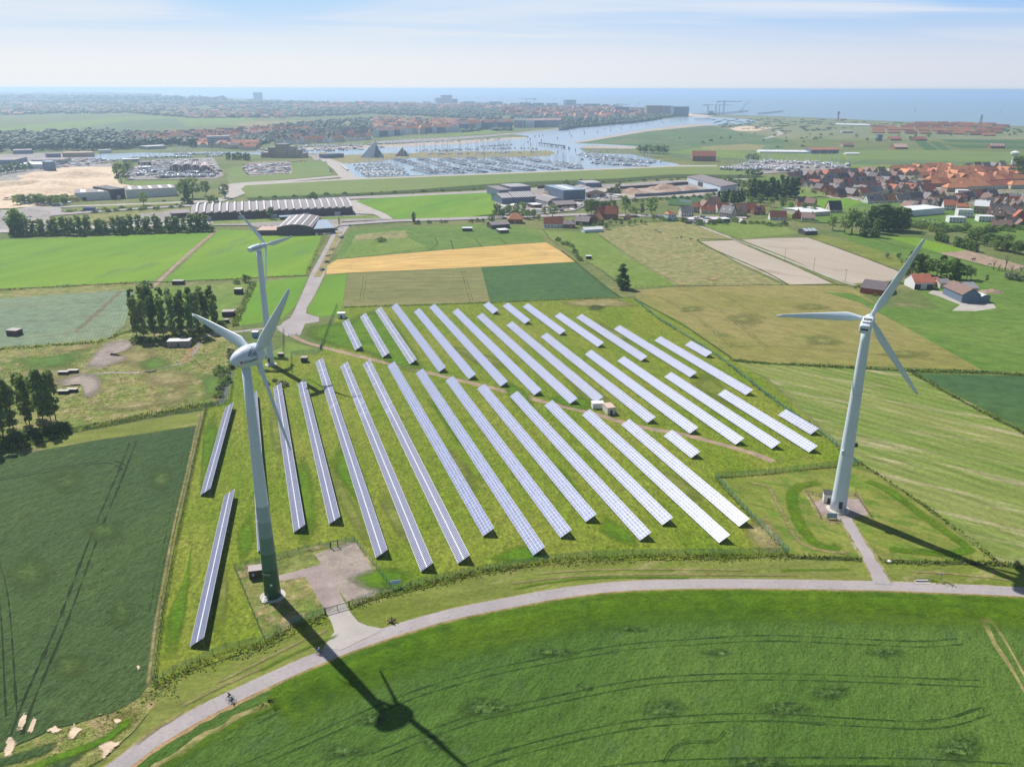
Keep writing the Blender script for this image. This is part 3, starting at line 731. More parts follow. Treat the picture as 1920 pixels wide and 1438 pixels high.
def softstrip(name, pts, w, m, amt=1.0, off=0.0, step=2.0, world=False):
    L_ = smooth(pts if world else [G(*p) for p in pts], step); ZN[0] += .0012; z = .01 + ZN[0]
    cols = [offset(L_, off + w*k) for k in (-.5, -.18, .18, .5)]; n = len(L_)
    me = bpy.data.meshes.new(name)
    me.from_pydata([(p.x, p.y, z) for q in cols for p in q], [], [(k*n+i, k*n+i+1, (k+1)*n+i+1, (k+1)*n+i) for k in range(3) for i in range(n-1)])
    me.materials.append(softmat(m))
    e = [0 if i in (0, n-1) else 1 for i in range(n)]
    cover(me, [0.0]*n + [amt*q for q in e]*2 + [0.0]*n); up(me)
    return tag(ob(name, me), kind='structure')
m_thin = field('thin_crop', (.060,.105,.028), (.085,.125,.034), None, patch=.1, fine=1.2, fvar=.4, bump=.4)
m_lodge = field('lodged_wheat', (.065,.125,.028), (.09,.155,.04), (.045,.095,.016), patch=.3, fine=1.0, fvar=.7, mid=.5, mvar=.4, bump=1.0, t3=.55)
m_lodg2 = field('lodged_grain', (.15,.17,.045), (.19,.19,.06), None, patch=.2, fine=.8, fvar=.4, bump=.5)
soft('lush_grass', [(560,629),(575,609),(622,603),(645,600),(700,578),(740,600),(800,690),(778,705),(700,672),(640,657),(596,645)], m_lush, .3)
soft('lush_grass', [(1020,745),(1060,738),(1120,752),(1105,772),(1050,762)], m_lush, .5)
for p in ([(300,1180),(345,1080),(362,1010),(352,1150),(330,1240),(306,1262)],[(380,800),(400,770),(412,800),(385,900),(372,940)],[(640,1085),(720,1060),(790,1075),(740,1105),(690,1115)],[(900,1050),(980,1020),(1040,1045),(960,1060)],[(1130,960),(1200,1010),(1190,1030),(1120,1000)],[(610,870),(640,830),(700,940),(680,960)],[(540,890),(575,850),(600,980),(560,1040)],[(1010,880),(1050,870),(1110,960),(1070,950)],[(790,740),(840,760),(930,900),(880,860)],[(440,1000),(470,960),(480,1020),(450,1060)],[(930,700),(990,735),(1010,780),(960,760)]):
    soft('lush_grass', p, m_lush, .6)
for p in ([(1040,690),(1110,720),(1180,780),(1150,790),(1080,740)],[(620,860),(700,1010),(690,1040),(610,900)],[(820,640),(900,660),(980,690),(900,690)],[(1320,690),(1400,760),(1370,770),(1290,720)],[(500,770),(520,760),(540,860),(510,850)],[(1220,870),(1290,900),(1330,950),(1260,930)],[(840,830),(900,900),(890,940),(820,860)],[(1120,600),(1200,640),(1160,650),(1090,610)],[(700,930),(730,920),(780,1010),(750,1020)],[(400,1100),(430,1060),(425,1180),(395,1200)]):
    soft('dry_patch', p, m_verge, .7)
soft('dry_patch', [(1385,985),(1440,970),(1478,1030),(1440,1042),(1400,1020)], m_straw, .6)
soft('dry_patch', [(1040,566),(1110,560),(1165,560),(1200,575),(1120,577),(1060,574)], m_straw, .5)
soft('grass_ring', [(1096,576),(1118,571),(1138,575),(1130,582),(1105,584)], m_ditch, .8)
for p in ([(230,640),(300,650),(290,700),(230,690),(200,665)],[(20,700),(80,680),(150,690),(120,720),(40,715)],[(280,740),(350,720),(370,745),(300,770)]): soft('dry_patch', p, m_straw, .8)
for p in ([(250,680),(300,665),(330,690),(270,700)],[(0,670),(100,665),(170,655),(150,690),(50,700)],[(370,700),(420,690),(420,740),(380,760)]): soft('lush_grass', p, m_greenr, .8)
for a_, b_, c_ in LATER: softstrip('mowing_swath', a_, b_, c_, .8)
softstrip('pale_grass_edge', [(376,772),(362,835),(345,910),(327,985),(309,1080),(293,1165),(277,1290)], 1.1, m_straw, .8)
for pts, w in (([(620,1180),(560,1205),(480,1245),(400,1285)],1.3),([(1000,1078),(1100,1070),(1250,1068),(1400,1070)],1.2),([(330,1330),(420,1285),(500,1250)],1.4),([(1700,1072),(1800,1078),(1900,1090)],1.2),([(250,1400),(300,1362),(350,1335)],1.5),([(950,1095),(1100,1080),(1300,1078),(1500,1080)],1.4)):
    softstrip('mown_streak', pts, w, m_straw, .8)
for pts, w in (([(640,1190),(560,1222),(480,1262)],1.4),([(960,1105),(1100,1085),(1300,1084)],1.3),([(1460,1070),(1600,1068)],1.5)): softstrip('green_streak', pts, w, m_lush, .7)
for (u, v, a, b) in ((1350,1225,40,10),(1030,1225,60,16),(1560,1300,60,18),(1660,1225,45,12),(1240,1330,55,30),(1480,1330,70,24),(1800,1400,60,40),(900,1330,70,30),(820,1390,60,22),(700,1350,50,20),(1100,1290,30,12),(1420,1430,70,20),(640,1410,60,25),(1180,1180,50,9)):
    soft('lodged_wheat', [(u+a*cos(t)*R.uniform(.6,1.2), v+b*sin(t)*R.uniform(.6,1.2)) for t in [k*.785 for k in range(8)]], m_lodge, .9)
for (u, v, a, b) in ((120,900,60,30),(200,1000,50,40),(60,1080,60,50),(230,1150,30,50),(130,1250,60,40),(300,900,30,40)):
    soft('thin_crop', [(u+a*cos(t)*R.uniform(.6,1.2), v+b*sin(t)*R.uniform(.6,1.2)) for t in [k*.785 for k in range(8)]], m_thin, .95)
for (u, v, a, b) in ((1520,575,40,10),(1540,640,50,14),(1700,665,60,10),(1400,600,50,14),(1300,580,30,9)):
    soft('lodged_grain', [(u+a*cos(t)*R.uniform(.6,1.2), v+b*sin(t)*R.uniform(.6,1.2)) for t in [k*.785 for k in range(8)]], m_lodg2, .9)
soft('puddle_mud', [(1322,525),(1340,519),(1350,523),(1335,527)], m_dirt, .5)

# ------------------------------------------------------------------ wind turbines
m_white = mat('turbine_white', (.61,.69,.78), .35, spec=.5, var=.03, vscale=.2)
m_seam = mat('dark_seam', (.05,.06,.07), .6)
m_green = [mat('tower_green_%s' % a, c, .4, var=.04) for a, c in (('deep', (.05,.12,.06)), ('mid', (.08,.17,.11)), ('soft', (.15,.25,.20)), ('pale', (.25,.35,.33)), ('faint', (.36,.45,.48)))]
m_blue = mat('lettering_blue', (.015,.05,.16), .5)
m_red = mat('emblem_red', (.55,.03,.04), .5)
m_glass = mat('dark_glass', (.03,.04,.05), .15, spec=.6)
m_steel = mat('galvanised_steel', (.42,.44,.46), .4, metal=.5)
m_dgrey = mat('dark_grey', (.06,.06,.065), .6)
m_brown = mat('brown_cladding', (.10,.065,.05), .7, var=.1)
m_mauve = mat('grey_roof_sheet', (.36,.31,.31), .7, var=.06)
m_cream = mat('cream_render', (.62,.60,.54), .8, var=.04)
m_whitew = mat('white_wall', (.74,.75,.76), .7, var=.03)
m_concs = mat('bare_concrete', (.50,.47,.43), .85, var=.08)
m_wood = mat('weathered_wood', (.20,.16,.12), .8, var=.15)
def blade_mesh(L, cmax, croot, tipc):
    mb = MB(); secs = []
    for k in range(15):
        t = k/14; z = .6 + (L-.6)*t
        if t < .06: c, th, pt = croot, 1.0, 0
        elif t < .2:
            q = (t-.06)/.14; q = q*q*(3-2*q); c = croot+(cmax-croot)*q; th = 1-.72*q; pt = radians(16)*q
        else:
            q = (t-.2)/.8; c = cmax*(1-q)**.8+tipc*q; th = .28-.14*q; pt = radians(16)*(1-q)+radians(2)
        secs.append((z, c, th, pt))
    n = 12; vs = []
    for z, c, th, pt in secs:
        for i in range(n):
            a = 2*pi*i/n; x, y = cos(a), sin(a)
            sharp = 1-th
            px = c*(.5*x+.22*sharp*1.0) ; py = .5*c*th*y*(1-.55*sharp*max(0, x))
            vs.append((px*cos(pt)-py*sin(pt), px*sin(pt)+py*cos(pt), z))
    fs = [(k*n+i, k*n+(i+1) % n, (k+1)*n+(i+1) % n, (k+1)*n+i) for k in range(len(secs)-1) for i in range(n)]
    fs += [tuple(range(n-1, -1, -1)), tuple(range((len(secs)-1)*n, len(secs)*n))]
    mb.add(vs, fs); return mb.mesh('blade', m_white, True)
def text_mesh(body, size):
    cu = bpy.data.curves.new('t', 'FONT'); cu.body = body; cu.size = size; cu.resolution_u = 2; cu.offset = .012*size
    o = bpy.data.objects.new('t', cu); C.objects.link(o)
    dg = bpy.context.evaluated_depsgraph_get(); me = bpy.data.meshes.new_from_object(o.evaluated_get(dg))
    bpy.data.objects.remove(o); bpy.data.curves.remove(cu); return me
def turbine(label, base, hz, ov, az, tilt, L, ph, rb, rt, cmax, croot, kind):
    root = thing('wind_turbine', label, 'wind turbine', (base[0], base[1], 0), 0, 'wind turbines over the solar farm')
    az, tilt = radians(az), radians(tilt)
    n = Vector((cos(az)*cos(tilt), sin(az)*cos(tilt), sin(tilt))); s = Vector((-sin(az), cos(az), 0)); u = n.cross(s)
    Ch = Vector((0, 0, hz)) + n*ov
    # tower
    top = hz - 1.6
    prof = [(rb+(rt-rb)*t**.85, .25+(top-.25)*t) for t in [k/16 for k in range(17)]]
    if kind == 'egg':
        prof = [(rb+(rt-rb)*(z/top)**.85, z) for z in [.3, 4, 8.5, 13, 17.5, 22, 26, 33, 42, 50, top]]
        mm = [m_green[0], m_green[1], m_green[2], m_green[3], m_green[4], m_white]
        mb = MB().lathe(prof, 32, mif=lambda k: [0, 0, 1, 2, 3, 4][k] if k < 6 else 5)
        mb.m[-1] = 5; mb.m[-2] = 0
        tw = ob('tower', mb.mesh('tower', mm, False), root)
    else:
        tw = ob('tower', MB().lathe(prof, 32).mesh('tower', m_white), root)
    tw.data.polygons.foreach_set('use_smooth', [True]*(len(tw.data.polygons)-2)+[False]*2)
    for z in ([top*.33, top*.66] if kind != 'egg' else [22, 42]):
        r = rb+(rt-rb)*(z/top)**.85
        ob('flange', MB().lathe([(r+.03, z-.07), (r+.05, z), (r+.03, z+.07)], 32).mesh('flange', mat('flange_grey', (.55,.57,.6), .5)), tw)
    ob('foundation', MB().lathe([(rb+1.15, .0), (rb+1.1, .22), (rb+.3, .3)], 28).mesh('foundation', m_concs), root)
    # door with steps, on the side away from the sun
    da = -2.0 if kind == 'egg' else -1.75
    dm = MB().box(-.5, .5, -.08, .12, 1.5, 3.7); do = ob('door', dm.mesh('door', m_dgrey if kind != 'egg' else m_green[0]), root, (cos(da)*(rb-.02), sin(da)*(rb-.02), 0), da+pi/2)
    st = MB()
    for k in range(5): st.box(-.6, .6, -.45-.32*(4-k), -.12-.32*(4-k), 1.35-.3*(4-k)-.06, 1.35-.3*(4-k))
    st.bar((-.62,-.2,2.4), (-.62,-1.7,1.1), .07); st.bar((.62,-.2,2.4), (.62,-1.7,1.1), .07); st.bar((-.62,-1.7,0), (-.62,-1.7,1.1), .07); st.bar((.62,-1.7,0), (.62,-1.7,1.1), .07)
    ob('steps', st.mesh('steps', m_steel), root, (cos(da)*rb, sin(da)*rb, 0), da+pi/2)
    # nacelle frame: local Y along the axis
    X = n.cross(Vector((0,0,1))).normalized(); Zv = X.cross(n)
    M = Matrix(((X.x, n.x, Zv.x, 0), (X.y, n.y, Zv.y, 0), (X.z, n.z, Zv.z, hz), (0,0,0,1)))
    if kind == 'egg':
        EP = [(.02,-6.9),(.55,-6.7),(1.05,-6.2),(1.55,-5.3),(2.0,-4.1),(2.35,-2.7),(2.52,-1.2),(2.55,.1)]
        def er(y):
            for (r0, y0), (r1, y1) in zip(EP, EP[1:]):
                if y <= y1: return r0+(r1-r0)*(y-y0)/(y1-y0)
            return EP[-1][0]
        def rev(prof, mm, nm, k=28):
            mb = MB().lathe(prof, k); mb.v = [(a, z, b) for a, b, z in mb.v]; mb.f = [f[::-1] for f in mb.f]
            me = mb.mesh(nm, mm, True); return me
        na = ob('nacelle', rev(EP, m_white, 'nacelle'), root)
        hb = ob('hub', rev([(2.5,1.66),(2.5,1.9),(2.42,2.4),(2.36,3.4),(2.0,4.05),(1.3,4.5),(.6,4.7),(.05,4.75)], m_white, 'hub'), root)
        na.matrix_basis = M @ Matrix.Translation((0, 1.5, 0)) @ Matrix.Diagonal((1, .75, 1, 1)); hb.matrix_basis = M
        ob('seam', rev([(2.50,.1),(2.50,.22)], m_seam, 'seam'), na)
        def on(pts, w, m, nm):                      # a painted stroke on the nacelle skin: pts of (axis, height)
            mb = MB(); q = []
            for i, (y, b) in enumerate(pts):
                r = er(y); a, c = pts[max(0, i-1)], pts[min(len(pts)-1, i+1)]
                tx, ty = c[0]-a[0], c[1]-a[1]; l = hypot(tx, ty) or 1; nx, ny = -ty/l*w/2, tx/l*w/2
                for sg in (-1, 1):
                    yy, bb = y+sg*nx, b+sg*ny; rr = er(yy)+.035; t = bb/2.4; q.append((rr*cos(t), yy, rr*sin(t)))
            mb.add(q, [(2*i, 2*i+1, 2*i+3, 2*i+2) for i in range(len(pts)-1)]); return ob(nm, mb.mesh(nm, m), na)
        arc = lambda a, b, c, n_=9: [((1-t)**2*a[0]+2*t*(1-t)*b[0]+t*t*c[0], (1-t)**2*a[1]+2*t*(1-t)*b[1]+t*t*c[1]) for t in [k/n_ for k in range(n_+1)]]
        dk = m_blue
        for a, w in ((arc((-2.6,.9),(-1.2,2.3),(-.1,2.3)),.16),(arc((-2.3,.8),(-1.1,1.75),(-.4,1.9)),.13),(arc((-.4,2.1),(-.1,1.5),(0,.7)),.12),(arc((-1.4,1.3),(-.9,.9),(-.3,1.15)),.12),(arc((-2.0,.55),(-1.2,1.2),(-.2,.7)),.12),(arc((-1.6,.4),(-.9,.85),(0,.4)),.1)):
            on(a, w, dk, 'logo_stroke')
        me = text_mesh('ELECTRAWINDS', .78); xs = [v.co.x for v in me.vertices]; w_ = max(xs)
        for v in me.vertices:
            y = -4.35 + v.co.x*4.2/w_; b = v.co.y*1.0-.55; r = er(y)+.04; t = b/2.2; v.co = (r*cos(t), y, r*sin(t))
        me.materials.append(m_blue); me.name = 'lettering'; ob('lettering', me, na)
        em = MB(); q = []
        for y in (-5.15, -4.95, -4.75, -4.6):
            for b in (-.6, -.2, .15): r = er(y)+.05; t = b/2.0; q.append((r*cos(t), y, r*sin(t)))
        em.add(q, [(3*i+j, 3*i+j+3, 3*i+j+4, 3*i+j+1) for i in range(3) for j in range(2)]); ob('emblem', em.mesh('emblem', m_red), na)
        for y0, y1, t0, t1 in ((-3.4,-3.3,.7,2.4),(-1.3,-3.1,1.55,1.6)):
            q = []
            for k in range(9):
                t = t0+(t1-t0)*k/8; y = y0+(y1-y0)*k/8; r = er(y)+.03
                q += [(r*cos(t-.02), y-.04, r*sin(t-.02)), (r*cos(t+.02), y+.04, r*sin(t+.02))]
            ob('hatch_line', MB().add(q, [(2*i, 2*i+2, 2*i+3, 2*i+1) for i in range(8)]).mesh('hatch_line', m_seam), na)
        ob('exhaust', MB().cyl((0,-6.3,-1.1), (0,-6.9,-1.15), .5, .45, 12).mesh('exhaust', m_dgrey), na)
        me = text_mesh('ENERCON', .55)
        for v in me.vertices:
            a = -1.95+(v.co.x-1.2)/2.05; v.co = (2.03*cos(a), 2.03*sin(a), 7.4+v.co.y)
        me.materials.append(m_whitew); ob('lettering', me, tw)
        ob('round_badge', MB().cyl((1.985*cos(-1.3), 1.985*sin(-1.3), 4.6), (2.03*cos(-1.3), 2.03*sin(-1.3), 4.6), .32, .32, 12).mesh('round_badge', m_whitew), tw)
    else:
        big = kind == 'box'
        w, h, y0, y1 = (1.5, 1.55, -5.6, 2.6) if big else (1.15, 1.2, -5.2, 2.2)
        sec = []
        for y, sx, zt, zb in ((y0,.86,.62,-.75),(y0+.35,.97,.78,-.95),(y0+2.4,1,1.0,-1),(y1-1.2,1,1.0,-1),(y1,.80,.74,-.78)):
            r = []
            for a in range(16):
                t = 2*pi*a/16; cx_, sz = cos(t), sin(t); e = .45
                x = sx*w*(abs(cx_)**e)*(1 if cx_ > 0 else -1); z = (abs(sz)**e)*(zt if sz > 0 else -zb)*h*(1 if sz > 0 else -1)
                r.append((x, y, z))
            sec.append(r)
        mb = MB(); vs = [p for r in sec for p in r]
        mb.add(vs, [(k*16+i, (k+1)*16+i, (k+1)*16+(i+1) % 16, k*16+(i+1) % 16) for k in range(4) for i in range(16)]+[tuple(range(16)), tuple(range(79, 63, -1))])
        na = ob('nacelle', mb.mesh('nacelle', m_white, False), root); na.matrix_basis = M
        mb = MB().lathe([(1.35 if big else 1.0, y1+.02), (1.4 if big else 1.05, y1+1.0), (1.15 if big else .85, y1+1.9), (.5, y1+2.5), (.05, y1+2.7)], 20)
        mb.v = [(a, z, b) for a, b, z in mb.v]; mb.f = [f[::-1] for f in mb.f]
        hb = ob('hub', mb.mesh('hub', m_white, True), root); hb.matrix_basis = M
        if big:
            ob('hatch', MB().box(-.95, .95, -2.3, -.9, 1.53, 1.66).mesh('hatch', m_dgrey), na)
            ob('hatch_frame', MB().box(-.7, .7, -1.75, -1.6, 1.66, 1.72).mesh('hatch_frame', m_white), na)
            ob('cooler', MB().box(-1.0, 1.0, -4.4, -2.9, 1.5, 1.72).mesh('cooler', mat('pale_grille', (.55,.57,.6), .6)), na)
            ob('vent', MB().box(-.9, .9, y0-.05, y0+.1, -.4, .1).mesh('vent', m_dgrey), na)
            ob('wind_vane', MB().bar((.4,-4.8,1.3), (.4,-4.8,2.6), .08).bar((.1,-4.8,2.6), (.7,-4.8,2.6), .08).mesh('wind_vane', m_seam), na)
            ob('vane_box', MB().box(-.45,.45,-.3,.3,0,1.1).mesh('vane_box', m_dgrey), root, (rb*.74+.3, -.6, top*.37), .3)
            ob('ladder_light', MB().box(-.3,.3,-.3,.3,0,1.4).mesh('ladder_light', m_white), root, (-rb*.80, -1.1, top*.33))
        else:
            me = text_mesh('TURBOWINDS', .8)
            for v in me.vertices: v.co = (w+.02, -4.3+v.co.x*.95, -.35+v.co.y)
            me.materials.append(m_blue); ob('lettering', me, na)
            ob('roof_rail', MB().bar((-1.0,-4.8,1.15), (-1.0,1.5,1.3), .1).bar((1.0,-4.8,1.15), (1.0,1.5,1.3), .1).mesh('roof_rail', m_white), na)
    bm_ = blade_mesh(L, cmax, croot, cmax*.22)
    for k in range(3):
        p = radians(ph)+k*2*pi/3; r = s*cos(p)+u*sin(p); t = -s*sin(p)+u*cos(p)
        b = ob('blade', bm_, root); b.matrix_basis = Matrix(((t.x, n.x, r.x, Ch.x), (t.y, n.y, r.y, Ch.y), (t.z, n.z, r.z, Ch.z), (0,0,0,1)))
    return root
turbine('tall white wind turbine with green-graded foot and egg-shaped nacelle bearing blue lettering', (-60.02,171.35), 63.25, 2.85, 52.7, 4.5, 23.9, 132.7, 2.05, .95, 2.9, 1.4, 'egg')
turbine('white wind turbine with boxy nacelle standing on a paved pad right of the solar panels', (99.27,216.51), 58.84, 4.06, 60.0, 4.9, 25.8, -6.8, 2.35, 1.2, 2.6, 1.2, 'box')
turbine('smaller white wind turbine farther back, beside the forked grey lane', (-111.46,351.64), 54.53, 4.12, 56.5, 4.6, 19.1, 42.5, 1.6, 1.2, 2.1, .95, 'small')

# ------------------------------------------------------------------ solar rows
m_cell = mat('solar_cells', (.05,.07,.22), .34, spec=.75)
def cellmat(name, col, rough, spec, rnd):
    m = mat(name, col, rough, spec=spec, rnd=rnd); b = m.node_tree.nodes['Principled BSDF']
    b.inputs['Coat Weight'].default_value = .22; b.inputs['Coat Roughness'].default_value = .28
    b.inputs['Coat IOR'].default_value = 1.5
    return m
m_cell = cellmat('solar_cells_dark', (.018,.028,.12), .42, .35, .16)
m_cell2 = cellmat('solar_cells_blue', (.12,.16,.33), .5, .35, .16)
m_frame = mat('panel_frame', (.56,.57,.65), .45, metal=.1, spec=.6)
m_rack = mat('rack_steel', (.38,.40,.42), .45, metal=.6)
TILT = radians(31)
def module_mesh(lx, ly, cm, rim):
    mb = MB().box(0, lx, 0, ly, -.05, 0, 0)
    mb.add([(rim, rim, .006), (lx-rim, rim, .006), (lx-rim, ly-rim, .006), (rim, ly-rim, .006)], [(0,1,2,3)], 1)
    return mb.mesh('solar_module', [m_frame, cm])
MOD2 = module_mesh(.70, 1.90, m_cell, .095); MOD4 = module_mesh(1.60, .94, m_cell2, .055)
HALF = 3.9*cos(TILT)/2
rows = []
def slope(x, y, dz=0): return (x, -HALF + y*cos(TILT), .62 + y*sin(TILT) + dz)
def rack_mesh(Ln):
    mb = MB(); x = .5; n = max(2, int(Ln/3.1)); st = (Ln-1.0)/n
    for k in range(n+1):
        x = .5 + st*k; a = Vector(slope(x, .45)); c = Vector(slope(x, 3.45))
        mb.bar((x, a.y, 0), (x, a.y, a.z-.1), .09); mb.bar((x, c.y, 0), (x, c.y, c.z-.1), .09)
        mb.bar((x, a.y, a.z-.12), (x, c.y, c.z-.12), .08); mb.bar((x, a.y, .5), (x, c.y, c.z-.3), .05); mb.bar((x, c.y, .25), (x, (a.y+c.y)/2, (a.z+c.z)/2-.1), .05)
    for y in (.5, 1.5, 2.5, 3.4): mb.bar(Vector(slope(0, y, -.09)), Vector(slope(Ln, y, -.09)), .06)
    return mb.mesh('support_frame', m_rack)
def solar_row(u1, v1, u2, v2, label, group, two, sep, ang=None):
    a, b = G(u1, v1, 1.55), G(u2, v2, 1.55); A = ang_farm if ang is None else ang
    d = Vector((cos(A), sin(A), 0)); m = (a+b)/2; Ln = (b-a).dot(d)
    pitch = .72 if two else 1.65
    n = round(Ln/pitch); Ln = n*pitch
    o = m - d*Ln/2
    root = thing('solar_panel_row', label, 'solar panels', (o.x, o.y, 0), A, group)
    tag(ob('support_frame', rack_mesh(Ln), root), kind='stuff')
    if two: cells = [(k*pitch, y) for k in range(n) for y in (0.0, 2.0)]; me = MOD2
    else:
        g = lambda k: (k//12)*.10
        cells = [(k*pitch, j*.98) for k in range(n) for j in range(4)]; me = MOD4
    if two: ob('centre_rail', MB().bar(slope(0, 1.95, -.03), slope(Ln, 1.95, -.03), .10, .06).mesh('centre_rail', m_frame), root)
    cap = 300 if sep else 0
    if len(cells) > cap: cells.sort(key=lambda c: -c[0])           # the near end shows largest
    rot = TILT
    for x, y in cells[:cap]:
        q = bpy.data.objects.new('solar_module', me); C.objects.link(q); q.parent = root
        q.location = slope(x, y); q.rotation_euler = (rot + R.uniform(-.004, .004), R.uniform(-.002, .002), 0)
    rest = cells[cap:]
    if rest:
        mb = MB()
        for x, y in rest:
            jx, jt = 0, TILT+R.uniform(-.002, .002); x0, y0, z0 = slope(x, y); ct, s_ = cos(jt), sin(jt)
            sl = .04 if (not two and int(round(x/pitch)) % 12 == 0) else 0
            vs = [(p.co.x, p.co.y, p.co.z) for p in me.vertices]
            mb.add([(x0+a_+sl, y0+b_*ct-c_*s_, z0+b_*s_+c_*ct) for a_, b_, c_ in vs], [tuple(f.vertices) for f in me.polygons][:5], 0)
            o_ = len(mb.v)-len(vs); mb.f.append([o_+i for i in me.polygons[5].vertices]); mb.m.append(0)
            mb.f.append([o_+i for i in me.polygons[6].vertices]); mb.m.append(1 if R.random() < .8 else 2)
        tag(ob('solar_modules', mb.mesh('solar_modules', [m_frame, me.materials[1], cellmat('solar_cells_pale', (.13,.17,.33), .5, .35, .0)]), root), kind='stuff')
    return root
NORTH = [(646.5,601.5,673,653,1),(679.4,590.8,725,666,1),(708.7,579,775,678.8,1),(739,572.3,829,693,0),(781.5,581.6,885,706,0),(809.6,573,946,720.6,0),(853.7,582,1008,736,0),(898.6,590.8,1075.8,751.6,0),(955,606.5,1123.4,749,0),(1019.7,627.7,1221,787.7,0),(1102.7,660.4,1301,807,0),(1163,672.4,1388,828,0),(1251.7,702,1455.6,836,0),(1353.5,735,1524,842.3,0),(1466.7,772.4,1526.7,809.6,0)]
EDGE = [(910.7,569.8,929.5,584.8),(947.4,571,989,603.7),(985,572,1055,624),(1045,589.8,1126.5,646.7),(1085.5,592.3,1208,672.8),(1156,613.6,1300.5,702.8),(1233.5,635,1404,735.4),(1289.4,643,1330,665.5)]
SOUTH = [(473.5,737.5,495,1027,1),(518.6,722.4,563,991,1),(564,715.4,629,976,1),(597,675,717.5,1038,1),(644.4,682.4,801,1064,1),(686,678.8,871,1048,1),(732.6,682,917,998,0),(786,695.7,1011,1032.8,0),(841.8,709.5,1062,1000.6,0),(901,724,1109.3,972,0),(964.5,738.5,1208,1005,0),(1029,755.7,1250.4,976.8,0),(1098.3,773.2,1358.3,1009.4,0),(1172.8,791.3,1395.4,980,0),(1252.4,812,1304.3,852.5,0)]
for i, r in enumerate(NORTH): solar_row(*r[:4], f'row of tilted solar panels, {nth(i)} from the left, ending at the brown track', 'solar rows north of the brown track', r[4], False)
for i, r in enumerate(EDGE): solar_row(*r[:4], f'solar panel row, {nth(i)} from the left along the far hedge and fence', 'solar rows along the far fence', 0, False)
for i, r in enumerate(SOUTH): solar_row(*r[:4], f'row of tilted solar panels, {nth(i)} from the left, between track and country road', 'solar rows south of the brown track', r[4], True)
A1 = radians(-77.2)
solar_row(432, 759, 382.7, 922.4, 'blue solar row beside the left fence, the farther of two in line', 'solar rows along the left fence', 1, True, A1)
solar_row(430, 923, 369.6, 1204, 'blue solar row beside the left fence, the nearer of two in line', 'solar rows along the left fence', 1, True, A1)

# ------------------------------------------------------------------ fences
m_fence = mat('fence_green', (.13,.34,.27), .5)
m_fenced = mat('fence_post_green', (.05,.11,.08), .5)
def panel_mesh(h=1.9):
    mb = MB()
    for k in range(25): x = k/24; mb.add([(x-.006, 0, .05), (x+.006, 0, .05), (x+.006, 0, h), (x-.006, 0, h)], [(0,1,2,3)])
    for k in range(10): z = .05+(h-.05)*k/9; mb.add([(0, .004, z-.009), (1, .004, z-.009), (1, .004, z+.009), (0, .004, z+.009)], [(0,1,2,3)])
    return mb.mesh('mesh_panel', m_fence)
PANEL = panel_mesh(); POST = MB().bar((0,0,0), (0,0,2.05), .075).mesh('post', m_fenced)
def fence(label, pts, gap=2.55, group='green mesh fences of the solar farm'):
    L_ = [G(*p) for p in pts]; Q = []
    for a, b in zip(L_, L_[1:]):
        n = max(1, round((b-a).length/gap)); Q += [a.lerp(b, k/n) for k in range(n)]
    Q.append(L_[-1]); o = L_[0]; cap = 300
    root = thing('mesh_fence', label, 'fence', o, 0, group)
    for i, p in enumerate(Q):
        ob('post', POST, root, p-o)
        if i < len(Q)-1:
            d = Q[i+1]-p; q = ob('mesh_panel', PANEL, root, p-o, atan2(d.y, d.x)); q.scale = (d.length, 1, 1)
    return root
fence('green mesh fence between the dark crop and the leftmost solar rows', [(388,764),(372,835),(356,908),(339,985),(321,1070),(305,1160),(289,1283)])
fence('green mesh fence above the ditch left of the turbine compound', [(289,1283),(325,1261),(375,1239),(425,1218),(497,1204)])
fence('green mesh fence along the left side of the turbine compound', [(440,1068),(452,1096),(470,1140),(497,1204)])
fence('thin fence on the far side of the turbine compound, left of its small gate', [(440,1068),(480,1058),(518,1047),(560,1037),(600,1027),(619,1028)])
fence('green mesh fence along the right side of the turbine compound', [(634,1026),(648,1020),(665,1015),(700,1060),(738,1110)])
fence('low mesh fence in front of the compound, left of the double gate', [(497,1204),(520,1187),(545,1172),(588,1158),(609,1151)])
fence('low mesh fence in front of the compound, right of the double gate', [(656,1138),(672,1131),(694,1122),(715,1115),(738,1110)])
fence('long mesh fence between the solar rows and the ditch by the road', [(738,1110),(800,1092),(880,1075),(960,1061),(1001,1055),(1060,1047),(1103,1044),(1185,1041),(1285,1040),(1386,1039),(1478,1038)])
fence('mesh fence from the ditch up to the turbine meadow corner', [(1478,1038),(1440,1001),(1386,946),(1341,895)])
fence('mesh fence between the solar rows and the meadow of the right turbine', [(1341,895),(1390,892),(1440,888),(1507,880),(1565,874),(1608,871)])
fence('long mesh fence along the grain field, right of the solar rows', [(1608,871),(1575,841),(1540,815),(1480,774),(1440,744),(1361,681),(1336,664),(1285,630),(1235,599),(1187,561)])
fence('green mesh fence running from the white cabin down to the brown track', [(632,574),(620,603),(604,650)])
fence('mesh fence just below the brown track gate', [(600,655),(597,662),(570,664),(546,665)])
fence('mesh fence along the narrow ditch behind the near turbine', [(437,718),(434,740),(432,756),(410,760),(388,764)])
fence('mesh fence beside the forked lane by the small turbine', [(531,618),(531,640),(531,662)])
fence('mesh fence right of the small turbine base', [(546,665),(546,684),(547,700)])

